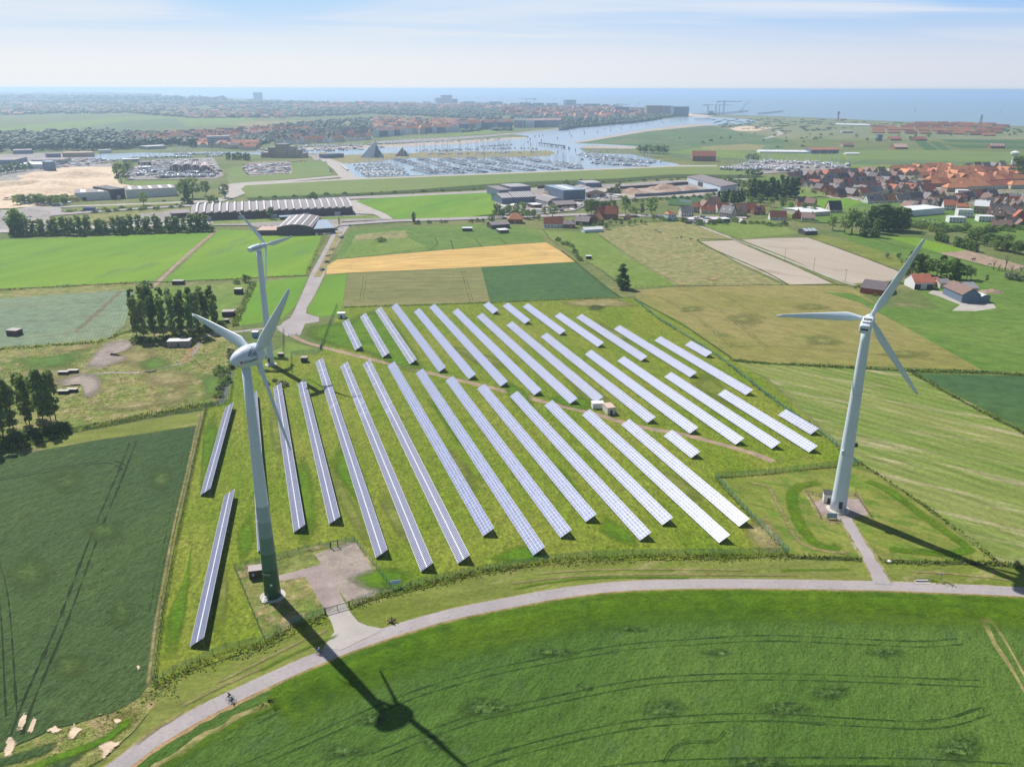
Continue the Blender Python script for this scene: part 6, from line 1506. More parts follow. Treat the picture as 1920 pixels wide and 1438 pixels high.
hall('long thin blue-roofed shed behind the arched barn', 526, 414, 580, 411, 10, 3.2, 0, 'blue', 'dark', 'flat', 0)
hall('long pale blue and white works hall in front of the sand', 142, 377.5, 209, 374, 40, 8.5, 0, 'mauve', 'white', 'flat', 2, doors=2)
hall('dark upper block on the middle of the pale works hall', 210, 374.5, 236, 372, 46, 11, 0, 'black', 'dark', 'flat', 0, doors=3)
hall('right half of the pale works hall with white roof lights', 238, 372, 333, 367, 40, 9, 0, 'mauve', 'white', 'flat', 5)
hall('blue walled factory hall at the left of the works', 936, 372, 958, 371, 45, 9, 0, 'mauve', 'blue', 'flat', 0, group=WZ)
hall('blue walled factory hall with sawtooth lights along its ridge', 959, 366, 995, 364, 36, 9, 0, 'mauve', 'blue', 'flat', 10, group=WZ)
hall('factory hall with six white roof bands, left front', 941, 384, 962, 383, 36, 7, 3, 'mauve', 'blue', 'gable', 6, group=WZ)
hall('factory hall with many white roof bands, right front', 963, 383, 1004, 381, 36, 7, 4, 'mauve', 'blue', 'gable', 9, group=WZ)
hall('small arched hall with white bands before the chip yard', 1027, 388, 1058, 386, 36, 5, 4, 'mauve', 'grey', 'arch', 6, group=WZ)
hall('brown-roofed low shop in front of the small arched hall', 1043, 392, 1082, 390, 24, 4, 2.6, 'mauve', 'dark', 'gable', 0, group=WZ, doors=2)
hall('tall blue grey box hall with pale roof at the chip yard', 1056, 378, 1097, 376, 55, 12, 0, 'blue', 'blue', 'flat', 1, group=WZ)
hall('gabled hall with open door and white bands right of the box hall', 1099, 372, 1134, 371, 60, 6, 3, 'mauve', 'tan', 'gable', 6, axis='y', group=WZ, doors=3)
hall('low shed with round vents behind the gabled hall', 1098, 353, 1128, 352, 30, 6, 0, 'grey', 'blue', 'flat', 5, group=WZ)
hall('small dark workshop with white canopy among the works', 1000, 392, 1016, 391, 14, 4, 0, 'white', 'dark', 'flat', 0, group=WZ)
hall('long white-roofed hall behind the street cottages', 1506, 408, 1556, 405, 34, 4.5, 1.4, 'white', 'cream', 'gable', 0, cat='hall', name='hall')
hall('long low hall with white roof and red end at the villas', 1704, 408, 1770, 402, 24, 6.5, 0, 'white', 'pale', 'flat', 0, cat='hall', name='hall')
hall('flat brown and white workshop in the cottage yards', 1339, 418.5, 1369, 417, 10, 3.2, 0, 'white', 'plum', 'flat', 0, cat='workshop', name='workshop', doors=3)
hall('long grey farm shed left of the white cottage', 922, 430, 956, 428, 14, 3.6, 2, 'mauve', 'dark', 'gable', 0, cat='farm shed', name='farm_shed')
hall('small shed with pale roof in front of the grey farm shed', 937, 438, 954, 437, 9, 2.6, 0, 'white', 'dark', 'flat', 0, cat='farm shed', name='farm_shed')
hall('tin-roofed shelter on the pasture below the cottages', 1509, 441, 1532, 440, 11, 3.2, 1.4, 'blue', 'dark', 'gable', 3, cat='farm shed', name='farm_shed')
hall('open shelter on the meadow with pale roof', 867, 434, 885, 434, 6, 2.6, 0, 'white', 'dark', 'flat', 0, cat='shelter', name='shelter')
hall('glasshouse in the garden behind the white cottage', 1096, 437, 1131, 435, 8, 2.6, 1.6, 'white', 'pale', 'gable', 0, cat='greenhouse', name='greenhouse')
hall('white polytunnel end on the pasture by the cottages', 1387, 419, 1399, 419, 10, .6, 2.4, 'white', 'white', 'arch', 0, cat='polytunnel', name='polytunnel')
# farm at the right
hall('wide slate-roofed brick barn left of the red-roofed farmhouse', 1612, 549, 1656, 555, 20, 3.4, 3.4, 'dark', 'red', 'gable', 0, cat='barn', name='barn')
hall('white-gabled farm barn with orange-red roof', 1714, 543, 1748, 543, 14, 4.4, 4.2, 'red', 'white', 'gable', 0, cat='barn', name='barn', doors=3)
hall('low orange-roofed lean-to beside the white-gabled barn', 1749, 538, 1765, 537, 10, 3, 2, 'red', 'cream', 'gable', 0, cat='farm shed', name='farm_shed')
hall('grey-roofed shed between the two red-roofed barns', 1762, 541, 1782, 541, 12, 3.4, 1.6, 'mauve', 'cream', 'gable', 0, cat='farm shed', name='farm_shed')
hall('dark machine barn with red-brown roof and skylight', 1802, 568, 1836, 568, 22, 5, 3.6, 'brown', 'blue', 'gable', 0, cat='barn', name='barn', axis='y')
hall('grey barn with solar panels behind the machine barn', 1812, 556, 1832, 556, 14, 5.2, 2.2, 'grey', 'cream', 'gable', 0, cat='barn', name='barn')
hall('curved tin lean-to right of the machine barn', 1837, 568, 1855, 567, 14, 3.2, 1.6, 'white', 'blue', 'arch', 0, cat='farm shed', name='farm_shed')
# boatyard sheds and other yard halls at the left
for i, (u, v, w_, r) in enumerate(((320,324,18,'mauve'),(342,323,16,'mauve'),(358,325,14,'mauve'),(376,326,14,'pink'))):
    hall(f'boatyard shed with striped roof, {nth(i)} from the left in the yard', u, v, u+w_+4, v-.5, 60, 8, 4, r, 'dark', 'arch', 5, group='boatyard sheds')
for i, (u, v, u2, dep_, h_, r, w_) in enumerate(((-30,312,30,60,9,'mauve','blue'),(35,318,90,50,7,'white','pale'),(60,309,120,45,7,'mauve','grey'),(88,298,115,30,8,'dark','blue'),(118,296,172,30,8,'pink','tan'),(25,290,60,40,7,'grey','blue'),(90,322,106,20,14,'blue','blue'),(262,322,285,20,6,'white','blue'),(265,312,285,20,6,'mauve','dark'),(230,305,262,16,5,'white','grey'))):
    hall(f'industrial shed, {nth(i)} counted in the harbour yards at the far left', u, v, u2, v-1, dep_, h_, 0, r, w_, 'flat', 0, group='sheds of the left harbour yards')
hall('white sign-like shed on the far bank behind the yards', 187, 288, 210, 287, 10, 6, 0, 'white', 'white', 'flat', 0, cat='shed', name='shed')
hall('long ribbed quay shed on the far bank', 274, 281, 313, 279, 30, 6, 0, 'white', 'grey', 'flat', 9, cat='shed', name='shed')
hall('glass office block with five bands on the far bank', 391, 277, 433, 276, 40, 22, 0, 'grey', 'blue', 'flat', 0, cat='office block', name='office_block')
for k in range(5): ob('floor_band', MB().box(-.1, 44*1.6, -.3, -.01, 3+k*4, 4.4+k*4).mesh('floor_band', m_winw), bpy.data.objects['office_block'])
# stepped brick terrace block beside the channel
root = thing('terraced_block', 'stepped brick apartment block with terraces beside the car park', 'apartment block', G(530, 296), radians(-2))
for k, (x0, x1, h_) in enumerate(((-40,-26,9),(-26,-12,18),(-12,10,24),(10,22,20),(22,32,14),(32,42,8))):
    ob('wing', MB().box(x0+.2, x1-.2, 0, 22, 0, h_, 0, 1).mesh('wing', [WL['tan'], RF['grey']]), root)
    for f in range(int(h_/3)): ob('balcony', MB().box(x0+1, x1-1, -1.2, -.01, 1+f*3, 1.9+f*3).mesh('balcony', WL['red'] if k < 2 else WL['cream']), root)
# glass pyramid and its neighbour on the spit
def spike(label, u, v, w_, d_, h_, lean, m, m2):
    root = thing('pyramid_building', label, 'pyramid building', G(u, v), 0)
    ob('shell', MB().add([(-w_/2,0,0),(w_*.35,0,0),(w_*.35,d_,0),(-w_/2,d_,0),(w_*lean,d_/2,h_)], [(0,1,4),(1,2,4),(2,3,4),(3,0,4)]).mesh('shell', m), root)
    ob('wing', MB().add([(w_*.2,-3,0),(w_*.62,-3,0),(w_*.62,d_*.7,0),(w_*.2,d_*.7,0),(w_*.28,d_*.3,h_*.75)], [(0,1,4),(1,2,4),(2,3,4),(3,0,4)]).mesh('wing', m2), root)
spike('pale slate pyramid building on the marina spit', 694, 296.5, 38, 26, height(694, 296.5, 264), .28, WL['pale'], WL['blue'])
spike('smaller tilted brick and glass building right of the pyramid', 752, 294, 24, 16, height(752, 294, 277), .1, WL['tan'], WL['blue'])
hall('low glass-fronted clubhouse left of the pyramid', 608, 298, 645, 296, 20, 7, 0, 'dark', 'blue', 'flat', 0, cat='clubhouse', name='clubhouse')
H('pink-roofed brick barn by the right marina', 1319, 302, 40, 18, 9, 8, -8, 'brick', 'red', None, 'gable', 0, 1, None, 'barn', 'barn')
hall('orange-roofed long blue-walled barn among the white tunnels', 1521, 288.5, 1572, 288, 30, 7, 3, 'red', 'blue', 'gable', 0, cat='barn', name='barn')
hall('long white tunnel greenhouse left of the orange-roofed barn', 1424, 287, 1520, 288, 40, 2.5, 2, 'white', 'white', 'gable', 0, cat='tunnel greenhouse', name='tunnel_greenhouse')
hall('short white tunnel right of the white lane', 1586, 290.5, 1612, 290.5, 14, 2, 1.5, 'white', 'white', 'gable', 0, cat='tunnel greenhouse', name='tunnel_greenhouse')
hall('white tunnels at the edge of the dunes', 1566, 235.5, 1630, 237, 40, 3, 3, 'white', 'white', 'gable', 0, cat='tunnel greenhouse', name='tunnel_greenhouse')
hall('white shed in the dune fields', 1579, 250, 1599, 250, 16, 5, 0, 'white', 'grey', 'flat', 0, cat='shed', name='shed')
hall('small farm with dark roof at the end of the white lane', 1581, 276, 1601, 276, 20, 4, 5, 'brown', 'tan', 'gable', 0, cat='farmhouse', name='farmhouse')
hall('dark square bunker tower by the holiday village', 1645.5, 265, 1653.5, 265, 12, 15, 0, 'dark', 'blue', 'flat', 0, cat='tower', name='tower')
hall('red-roofed house right of the dark tower', 1670, 264, 1690, 264, 20, 4, 5, 'red', 'brick', 'gable', 0, cat='farmhouse', name='farmhouse')
hall('pink-roofed farm amid bushes on the green polder', 1678, 280, 1702, 280, 24, 4, 6, 'pink', 'brick', 'gable', 0, cat='farmhouse', name='farmhouse')
hall('red-roofed house at the head of the dark field strips', 1718, 265, 1738, 264.5, 20, 4, 6, 'red', 'brick', 'gable', 0, cat='farmhouse', name='farmhouse')
hall('row of red dormers behind the far hedge', 1857, 279, 1884, 279, 16, 5, 5, 'red', 'brick', 'gable', 5, cat='house row', name='house_row')
street('in the farthest holiday row', 'long roofs of the holiday village', [(1712,233.2),(1780,233.4),(1860,236),(1892,240)], 8, (36,13,3,6), ['red','orange'], ['brick'], -3, jit=(2,.2), win=0, chim=0, turn=0, noun='holiday terrace', cat='terrace', name='terrace')
street('in the second holiday row', 'long roofs of the holiday village', [(1697,236.6),(1770,237.2),(1850,240),(1882,243.4)], 8, (36,13,3,6), ['red','orange'], ['brick'], -3, jit=(2,.2), win=0, chim=0, turn=0, noun='holiday terrace', cat='terrace', name='terrace')
street('in the third holiday row', 'long roofs of the holiday village', [(1630,240.5),(1700,240.6),(1790,242.6),(1882,247)], 9, (34,13,3,6), ['red','orange'], ['brick'], -3, jit=(2,.3), win=0, chim=0, turn=0, noun='holiday terrace', cat='terrace', name='terrace')
street('in the fourth holiday row', 'long roofs of the holiday village', [(1634,244.5),(1720,245.2),(1800,247.6),(1882,251)], 9, (34,13,3,6), ['red','orange'], ['brick'], -3, jit=(2,.3), win=0, chim=0, turn=0, noun='holiday terrace', cat='terrace', name='terrace')
street('in the fifth holiday row', 'long roofs of the holiday village', [(1632,250),(1700,251),(1790,252.2),(1870,256)], 8, (32,13,3,6), ['red','orange'], ['brick'], -3, jit=(2,.3), win=0, chim=0, turn=0, noun='holiday terrace', cat='terrace', name='terrace')
wq = 'waterfront apartment blocks'
street('in the waterfront row above the tree-lined green', wq, [(700,258),(760,252.6),(856,247.4)], 13, (24,16,15,8), ['orange','pink','orange'], ['pale','blue','cream'], 8, jit=(1,.3), win=0, chim=0, turn=.2, noun='apartment block', cat='apartment block', name='apartment_block')
street('in the taller waterfront row right of the green', wq, [(864,246),(905,243),(958,241)], 8, (26,18,20,9), ['orange','pink'], ['pale','blue','grey'], 8, jit=(1,.3), win=0, chim=0, turn=.2, noun='apartment block', cat='apartment block', name='apartment_block')
street('in the grey row above the promenade', wq, [(966,240),(1048,238)], 5, (38,20,22,6), ['grey','pink'], ['grey','pale','blue'], 3, jit=(1,.3), win=0, chim=0, turn=.1, noun='apartment block', cat='apartment block', name='apartment_block')
mq = 'marina quarter houses'
street('in the front row behind the sailing boats', mq, [(512,272),(560,270),(640,266),(696,262)], 16, (16,12,8,7), ['orange','orange','pink','grey'], ['pale','white','cream'], 6, jit=(2,.5), win=0, chim=0, turn=.4)
street('in the middle row behind the sailing boats', mq, [(505,263),(600,259),(700,253)], 16, (15,12,7,7), ['orange','pink','dark'], ['cream','brick'], 6, jit=(2,.8), win=0, chim=0, turn=.4)
street('in the back row behind the sailing boats', mq, [(550,254),(640,250),(720,246)], 12, (15,12,7,7), ['orange','dark','pink'], ['cream','brick'], 6, jit=(3,.8), win=0, chim=0, turn=.4)
for i, (u1, v1, u2, vt, d_, lab) in enumerate(((1153,215,1179,201,30,'dark blue-grey high block left on the harbour mouth'),(1212,217,1240,198.5,40,'long high apartment front, left part, at the harbour mouth'),(1241,217,1262,199,40,'long high apartment front, middle part, at the harbour mouth'),(1263,219,1291,200.5,50,'high apartment front at the right end of the harbour mouth'),(476,189,493,174,40,'lone square tower block standing above the left woods'),(828,194,848,179,60,'castle-like high block on the skyline, main part'),(818,194,828,184,60,'castle-like high block on the skyline, left wing'),(849,195,858,186,60,'castle-like high block on the skyline, right wing'),(1060,198,1080,188,60,'domed high block on the skyline above the channel'))):
    h_ = height(u1, v1, vt); hall(lab, u1, v1, u2, v1-.05, d_, h_, 0, 'grey', ['blue','tan','grey','blue'][i % 4], 'flat', 0, cat='apartment block', name='apartment_block')
skys = [(660,197,18),(690,197,26),(715,196,18),(735,197,22),(770,197,20),(800,196,20),(880,196,22),(905,198,20),(930,198,26),(965,200,22),(985,199,24),(1010,200,24),(1035,200,22),(1090,202,22),(1110,203,26),(1128,204,20),(1190,212,16),(560,192,14),(520,190,12)]
for i, (u, v, h_) in enumerate(skys):
    w_ = R.uniform(60, 110); r_ = R.choice(['grey','pink','dark']); H(f'low block on the coastal skyline, {nth(sorted(x[0] for x in skys).index(u))} from the left', u, v, w_, 30, h_, 0, 0, R.choice(['blue','grey','pale']), r_, 'blocks on the coastal skyline', 'flat', 0, 0, None, 'apartment block', 'apartment_block')

street('in the extra row between brown village and poplars', gv, [(1470,345),(1500,350),(1535,358),(1580,372)], 9, (12.5,9.5,3.6,5.4), BR, ['brick','cream'], 25, extras=ex)
street('in the middle of the brown village gardens', gv, [(1600,362),(1650,358),(1700,355),(1750,351)], 13, (12.5,9.5,3.6,5.4), BR, ['brick','cream'], 20, extras=ex)
street('in the garden rows right of the tall village-edge trees', gv, [(1700,394),(1730,390),(1762,388)], 8, (12.5,10,3.6,5.4), BR+['orange'], ['cream','brick','white'], 15, win=2, extras=ex)
street('in the mixed rows above the glass-roofed house', gv, [(1770,384),(1800,378),(1840,370),(1860,372)], 12, (12.5,10,3.6,5.4), BR+['orange','red'], ['cream','brick','white'], 20, win=2, extras=ex)
street('in the dense quarter at the right picture edge', gv, [(1855,388),(1880,384),(1922,386)], 10, (12.5,10,3.6,5.4), BR+['orange','red'], ['cream','brick','tan'], 10, win=2, extras=ex)
street('in the lowest rows at the right picture edge', gv, [(1862,412),(1885,404),(1925,406)], 8, (12.5,10,3.6,5.4), BR+['orange'], ['cream','brick','tan'], -15, win=2, extras=ex)
street('in the cottage gardens along the street', gv, [(1310,392),(1350,396),(1400,398),(1430,404)], 7, (11,9,3.4,5), ['brown','dark','red'], ['cream','brick','white'], 10, win=2, extras=ex)
# masses nobody could count from here: the far woods and the small houses of the coast town
def blobwood(name, poly, n, hgt, px, leaf, seed):
    rr = random.Random(seed); mb = MB(); xs = [p[0] for p in poly]; ys = [p[1] for p in poly]
    ico = []
    for lat in range(1, 4):
        for lo in range(7): a = pi*lat/4; b = 2*pi*(lo+.5*(lat % 2))/7; ico.append((sin(a)*cos(b), sin(a)*sin(b), cos(a)))
    fs = []
    for r_ in range(2):
        for i in range(7): j = (i+1) % 7; fs.append((r_*7+i, (r_+1)*7+i, (r_+1)*7+j, r_*7+j))
    k = 0
    while k < n:
        u, v = rr.uniform(min(xs), max(xs)), rr.uniform(min(ys), max(ys))
        if not inside((u, v), poly): continue
        if noise.noise((u*.03, v*.12, seed)) < -.25: continue
        k += 1; p = G(u, v); m = mpp(u, v); rad = max(5.5, px*m)*rr.uniform(.6, 1.5); h = hgt*rr.uniform(.6, 1.25)
        ph = rr.uniform(0, 6); sx = rr.uniform(.8, 1.4); vs = []
        for x, y, z in ico:
            q = 1+.35*noise.noise((x*1.7+k, y*1.7, z*1.7)); vs.append((p.x+rad*sx*q*(x*cos(ph)-y*sin(ph)), p.y+rad*q*(x*sin(ph)+y*cos(ph)), h*.55+h*.5*z*q))
        vs.append((p.x, p.y, h*1.05)); 
        mb.add(vs, fs+[(i, (i+1) % 7, 21) for i in range(7)], rr.randrange(len(leaf)))
    me = mb.mesh(name, leaf, True); return tag(ob(name, me), kind='stuff')
WD = [leafmat('wood_dark', (.032,.058,.026), .3, .1), leafmat('wood_mid', (.05,.085,.038), .3, .1), leafmat('wood_light', (.08,.12,.055), .3, .1)]
blobwood('far_wood', [(-200,220),(0,216),(240,213),(330,220),(480,222),(560,219),(620,210),(600,193),(480,190),(300,182),(130,175),(0,174),(-200,173)], 4600, 13, 4.5, WD, 1)
blobwood('far_wood', [(560,221),(700,215),(860,222),(960,228),(1020,236),(1080,236),(1180,229),(1265,219),(1255,212),(1150,202),(960,199),(700,197),(600,195),(560,203)], 3600, 12, 3.6, WD, 2)
blobwood('far_wood', [(470,242),(560,232),(700,222),(960,232),(1050,236),(960,238),(860,244),(720,246),(600,250),(500,254)], 1300, 9, 3.5, WD, 3)
blobwood('wooded_dunes', [(-250,184),(0,184),(200,186),(330,189),(420,191),(420,194),(300,193),(0,190),(-250,190)], 900, 46, 4.5, WD, 11)
blobwood('wooded_dunes', [(-250,190),(0,190),(300,193),(650,196),(650,199),(300,198),(0,196),(-250,196)], 900, 24, 4.0, WD, 12)
blobwood('wooded_dunes', [(-250,174),(0,174),(130,175),(300,181),(300,185),(0,181),(-250,181)], 800, 42, 4.0, WD, 13)
blobwood('harbour_wood', [(-200,290),(0,288),(60,286),(120,283),(190,284),(330,274),(370,278),(390,262),(300,258),(180,250),(80,252),(0,256),(-200,262)], 1500, 15, 5.0, WD, 4)
blobwood('riverside_trees', [(866,249),(900,246),(960,246),(955,243),(905,243.5),(868,246)], 140, 7, 3, WD, 5)
blobwood('riverside_trees', [(1050,242),(1100,237),(1180,230),(1255,219),(1262,221),(1190,231.5),(1085,240),(1052,246)], 420, 10, 3.2, WD, 6)
blobwood('town_trees', [(470,276),(520,268),(700,250),(720,246),(600,250),(480,256),(380,262),(380,276)], 700, 8, 3.2, WD, 7)
blobwood('dune_scrub', [(1330,225),(1480,222),(1600,228),(1900,238),(1925,250),(1650,235),(1500,250),(1350,240)], 260, 2.5, 3.5, WD, 8)
def specks(name, poly, n, dims, seed, name2=None, cl=None):
    rr = random.Random(seed); mb = MB(); xs = [p[0] for p in poly]; ys = [p[1] for p in poly]; k = 0
    while k < n:
        u, v = rr.uniform(min(xs), max(xs)), rr.uniform(min(ys), max(ys))
        if not inside((u, v), poly): continue
        k += 1; p = G(u, v); w, d, h = [q*rr.uniform(.7, 1.4) for q in dims]; rh = h*.6; a = rr.choice((.1, .1, 1.6)) + rr.uniform(-.2, .2)
        mi = rr.choice((1, 1, 1, 2, 3)); wi = 0 if rr.random() < .65 else 4
        def T(x, y, z): return (p.x+x*cos(a)-y*sin(a), p.y+x*sin(a)+y*cos(a), z)
        w, d = w/2, d/2
        mb.add([T(-w,-d,0),T(w,-d,0),T(w,d,0),T(-w,d,0),T(-w,-d,h),T(w,-d,h),T(w,d,h),T(-w,d,h)], [(0,1,5,4),(1,2,6,5),(2,3,7,6),(3,0,4,7)], wi)
        mb.add([T(-w-.4,-d-.4,h-.2),T(w+.4,-d-.4,h-.2),T(w+.4,0,h+rh),T(-w-.4,0,h+rh),T(-w-.4,d+.4,h-.2),T(w+.4,d+.4,h-.2)], [(0,1,2,3),(3,2,5,4),(0,3,4),(1,5,2)], mi)
    return tag(ob(name, mb.mesh(name, [WL['cream'], RF['orange'], RF['pink'], RF['dark'], WL['tan']])), kind='stuff')
specks('distant_town', [(940,200),(1150,203),(1210,213),(1200,222),(1100,226),(1000,224),(940,216)], 420, (22,14,12), 1)
specks('distant_town', [(540,196),(700,197),(940,199),(940,208),(700,206),(560,205)], 230, (30,18,12), 2)
specks('distant_town', [(0,176),(300,184),(480,190),(480,215),(240,213),(0,218)], 150, (34,18,10), 3)
specks('distant_town', [(380,268),(505,252),(590,246),(500,246),(330,256),(250,258),(260,266)], 420, (14,11,8), 4)
specks('distant_town', [(300,215),(480,212),(560,216),(540,222),(330,222)], 170, (20,14,8), 5)
specks('distant_town', [(200,266),(320,270),(380,276),(470,282),(480,276),(400,268),(260,262)], 200, (16,12,7), 6)
specks('distant_town', [(700,225),(960,232),(900,240),(760,246),(700,244)], 170, (18,13,9), 7)

m_wt = WL['white']
def clutter(name, poly, n, seed):
    rr = random.Random(seed); mb = MB(); xs = [p[0] for p in poly]; ys = [p[1] for p in poly]; k = 0
    while k < n:
        u, v = rr.uniform(min(xs), max(xs)), rr.uniform(min(ys), max(ys))
        if not inside((u, v), poly): continue
        k += 1; p = G(u, v); w, d, h = rr.uniform(1.5, 6), rr.uniform(1.2, 3), rr.uniform(.8, 2.8); a = rr.uniform(0, 3.1); ca, sa = cos(a), sin(a); T = lambda x, y, z: (p.x+x*ca-y*sa, p.y+x*sa+y*ca, z)
        mb.add([T(-w,-d,0),T(w,-d,0),T(w,d,0),T(-w,d,0),T(-w*.9,-d*.9,h),T(w*.9,-d*.9,h),T(w*.9,d*.9,h),T(-w*.9,d*.9,h)], [(0,1,5,4),(1,2,6,5),(2,3,7,6),(3,0,4,7),(4,5,6,7)], rr.choice((0,0,1,2,3,4)))
    return tag(ob(name, mb.mesh(name, [WL['white'], WL['blue'], WL['grey'], RF['dark'], RF['pink']])), kind='stuff')
clutter('yard_clutter', [(-100,330),(0,325),(210,308),(225,300),(175,297),(60,305),(-100,318)], 330, 1)
clutter('yard_clutter', [(235,335),(405,333),(415,322),(395,300),(290,302),(232,324)], 260, 2)
clutter('yard_clutter', [(930,402),(1000,402),(1080,394),(1110,376),(1060,380),(1005,385),(935,386)], 90, 3)
clutter('parked_cars', [(462,327),(540,324),(543,308),(460,311)], 150, 9)
clutter('yard_clutter', [(1290,420),(1345,421),(1335,410),(1300,408)], 30, 4)
clutter('yard_clutter', [(480,288),(600,286),(720,279),(720,275),(600,280),(480,284)], 110, 5)
clutter('yard_clutter', [(1100,376),(1160,372),(1165,360),(1130,362)], 40, 6)
clutter('yard_clutter', [(0,372),(60,386),(140,384),(138,372),(40,366)], 60, 7)
# ------------------------------------------------------------------ boats, jetties, posts
B_W = mat('boat_white', (.82,.82,.83), .35, spec=.5, rnd=.1); B_B = mat('boat_blue', (.05,.09,.25), .35); B_D = mat('boat_cover', (.22,.26,.36), .7); B_M = mat('mast_alloy', (.60,.60,.62), .4); B_T = mat('teak_deck', (.66,.64,.60), .6)
def boat_mesh(i, mast=True, keel=0.0):
    mb = MB(); L_, W_ = 9.5, 3.5; z0 = keel
    sec = [(-.5, .80, .0, 1.15), (-.2, 1.0, -.2, 1.05), (.15, 1.0, -.25, 1.1), (.38, .62, -.1, 1.25), (.5, .04, .5, 1.45)]
    vs = []
    for x, w, lo, hi in sec: vs += [(x*L_, -w*W_/2, hi+z0), (x*L_, -w*W_*.33, lo+z0), (x*L_, w*W_*.33, lo+z0), (x*L_, w*W_/2, hi+z0)]
    fs = [(4*k+j, 4*k+4+j, 4*k+5+j, 4*k+1+j) for k in range(4) for j in range(3)] + [(0, 1, 2, 3)]
    mb.add(vs, fs, 1 if i % 4 == 3 else 0); mb.add([(p[0], p[1], p[2]-.04) for p in vs], [(4*k, 4*k+3, 4*k+7, 4*k+4) for k in range(4)], 3)
    c0, c1, hh = ((-.25, .22, 1.6), (-.1, .3, 1.9), (-.35, .12, 2.3), (-.2, .25, 1.55))[i % 4]
    mb.add([(c0*L_,-.9,1.1+z0),(c1*L_,-.7,1.1+z0),(c1*L_,.7,1.1+z0),(c0*L_,.9,1.1+z0),(c0*L_+.3,-.75,hh+z0),(c1*L_-.9,-.55,hh+z0),(c1*L_-.9,.55,hh+z0),(c0*L_+.3,.75,hh+z0)], [(0,1,5,4),(1,2,6,5),(2,3,7,6),(3,0,4,7),(4,5,6,7)], 0)
    mb.box(-.42*L_, c0*L_-.2, -.85, .85, 1.1+z0, 1.5+z0, 2)
    if mast:
        mb.cyl((.05*L_, 0, 1.2+z0), (.05*L_, 0, 12.5+z0+i), .16, .10, 5, 4); mb.bar((.05*L_, 0, 2.4+z0), (-.4*L_, 0, 2.4+z0), .28, .28, 2); mb.bar((.05*L_, -.8, 8+z0), (.05*L_, .8, 8+z0), .07, .05, 4)
        mb.bar((.5*L_, 0, 1.4+z0), (.05*L_, 0, 12+z0), .05, .05, 4)
    if keel: mb.box(-.8, .8, -.12, .12, 0, keel+.1, 1)
    return mb.mesh('boat', [B_W, B_B, B_D, B_T, B_M])
BOATS = [boat_mesh(i, i != 2) for i in range(4)] ; MOTOR = [boat_mesh(i, False) for i in range(4)]; DRY = [boat_mesh(i, i % 3 == 0, 1.3) for i in range(4)]
GM = 'boats moored in the marina'
def moor(phrase, pts, n, meshes, z=.45, group=GM, jet=True, side=6.0, scale=(1.0, 1.45), noun='boat', jetty=True):
    L_ = [G(*p) for p in pts]; tot = [0]
    for a, b in zip(L_, L_[1:]): tot.append(tot[-1]+(b-a).length)
    P = []
    for i in range(n):
        s = tot[-1]*((i//2*2 if jet else i)+.6)/n; k = max(j for j in range(len(L_)-1) if tot[j] <= s); a, b = L_[k], L_[k+1]; t = (b-a).normalized(); q = a + t*(s-tot[k]); nn = Vector((-t.y, t.x, 0)); sg = 1 if i % 2 else -1
        off = side*sg if jet else R.uniform(-2, 2); p = q + nn*off + t*R.uniform(-.8, .8); P.append((p, atan2(nn.y, nn.x) + (0 if sg > 0 else pi) + R.uniform(-.06, .06)))
    P.sort(key=lambda x: pix(x[0])[0])
    for i, (p, a) in enumerate(P):
        j = R.randrange(len(meshes)); me = meshes[j]; o = ob('boat', me, None, (p.x, p.y, z-.1), a); k = R.uniform(*scale); o.scale = (k, k, k)
        kind = 'motor boat' if (meshes is MOTOR or (meshes is BOATS and j == 2)) else ('boat on land' if meshes is DRY else 'sailing boat')
        tag(o, f'{"dark-hulled" if j == 3 else "white"} {kind}, {nth(i)} from the left {phrase}', 'boat', group)
    if jet and jetty:
        o = L_[0]; root = thing('jetty', f'floating jetty between the boats {phrase}', 'jetty', (o.x, o.y, 0), 0, 'marina jetties'); mb = MB(); pb = MB()
        for a, b in zip(L_, L_[1:]): mb.bar(a-o+Vector((0,0,z+.3)), b-o+Vector((0,0,z+.3)), 2.0, .4)
        ob('deck', mb.mesh('deck', m_wood), root)
        for a, b in zip(L_, L_[1:]):
            m_ = max(1, int((b-a).length/25))
            for k in range(m_+1): p = a.lerp(b, k/m_)-o; pb.cyl((p.x, p.y, 0), (p.x, p.y, 3.2), .25, .25, 6)
        tag(ob('piles', pb.mesh('piles', m_dgrey), root), kind='stuff')
for k, (a, b) in enumerate((((664,311),(728,308.5)),((668,315.5),(738,313)),((672,320.5),(750,317.5)),((677,325.5),(757,322.5)),((684,330),(764,327)))): moor(f'on the {nth(k)} close-packed jetty by the slipway', [a, b], 15, MOTOR, side=6)
for k, (a, b) in enumerate((((744,299),(790,313.5)),((789,298.5),(834,312.5)),((835,298),(880,311.5)),((880,297.5),(926,310)),((926,297),(975,309)),((975,296),(1028,307)))): moor(f'on the {nth(k)} upper jetty from the left', [a, b], 14, BOATS, side=6)
for k, (a, b) in enumerate((((782,319),(818,327)),((826,318),(868,326.5)),((866,316.5),(908,325)),((905,315),(956,323)),((950,313.5),(1000,321.5)),((1000,312),(1045,320)),((1046,311),(1090,318)))): moor(f'on the {nth(k)} lower jetty from the left', [a, b], 12, BOATS, side=6)
for k, (a, b, n) in enumerate((((1086,291),(1150,297),18),((1102,295),(1215,304),20),((1120,300),(1228,307),16),((1120,304.5),(1160,311),10),((1166,308),(1212,314),10))): moor(f'on the {nth(k)} jetty of the right basin', [a, b], n, BOATS, side=6)
rr_ = random.Random(4); mb = MB()
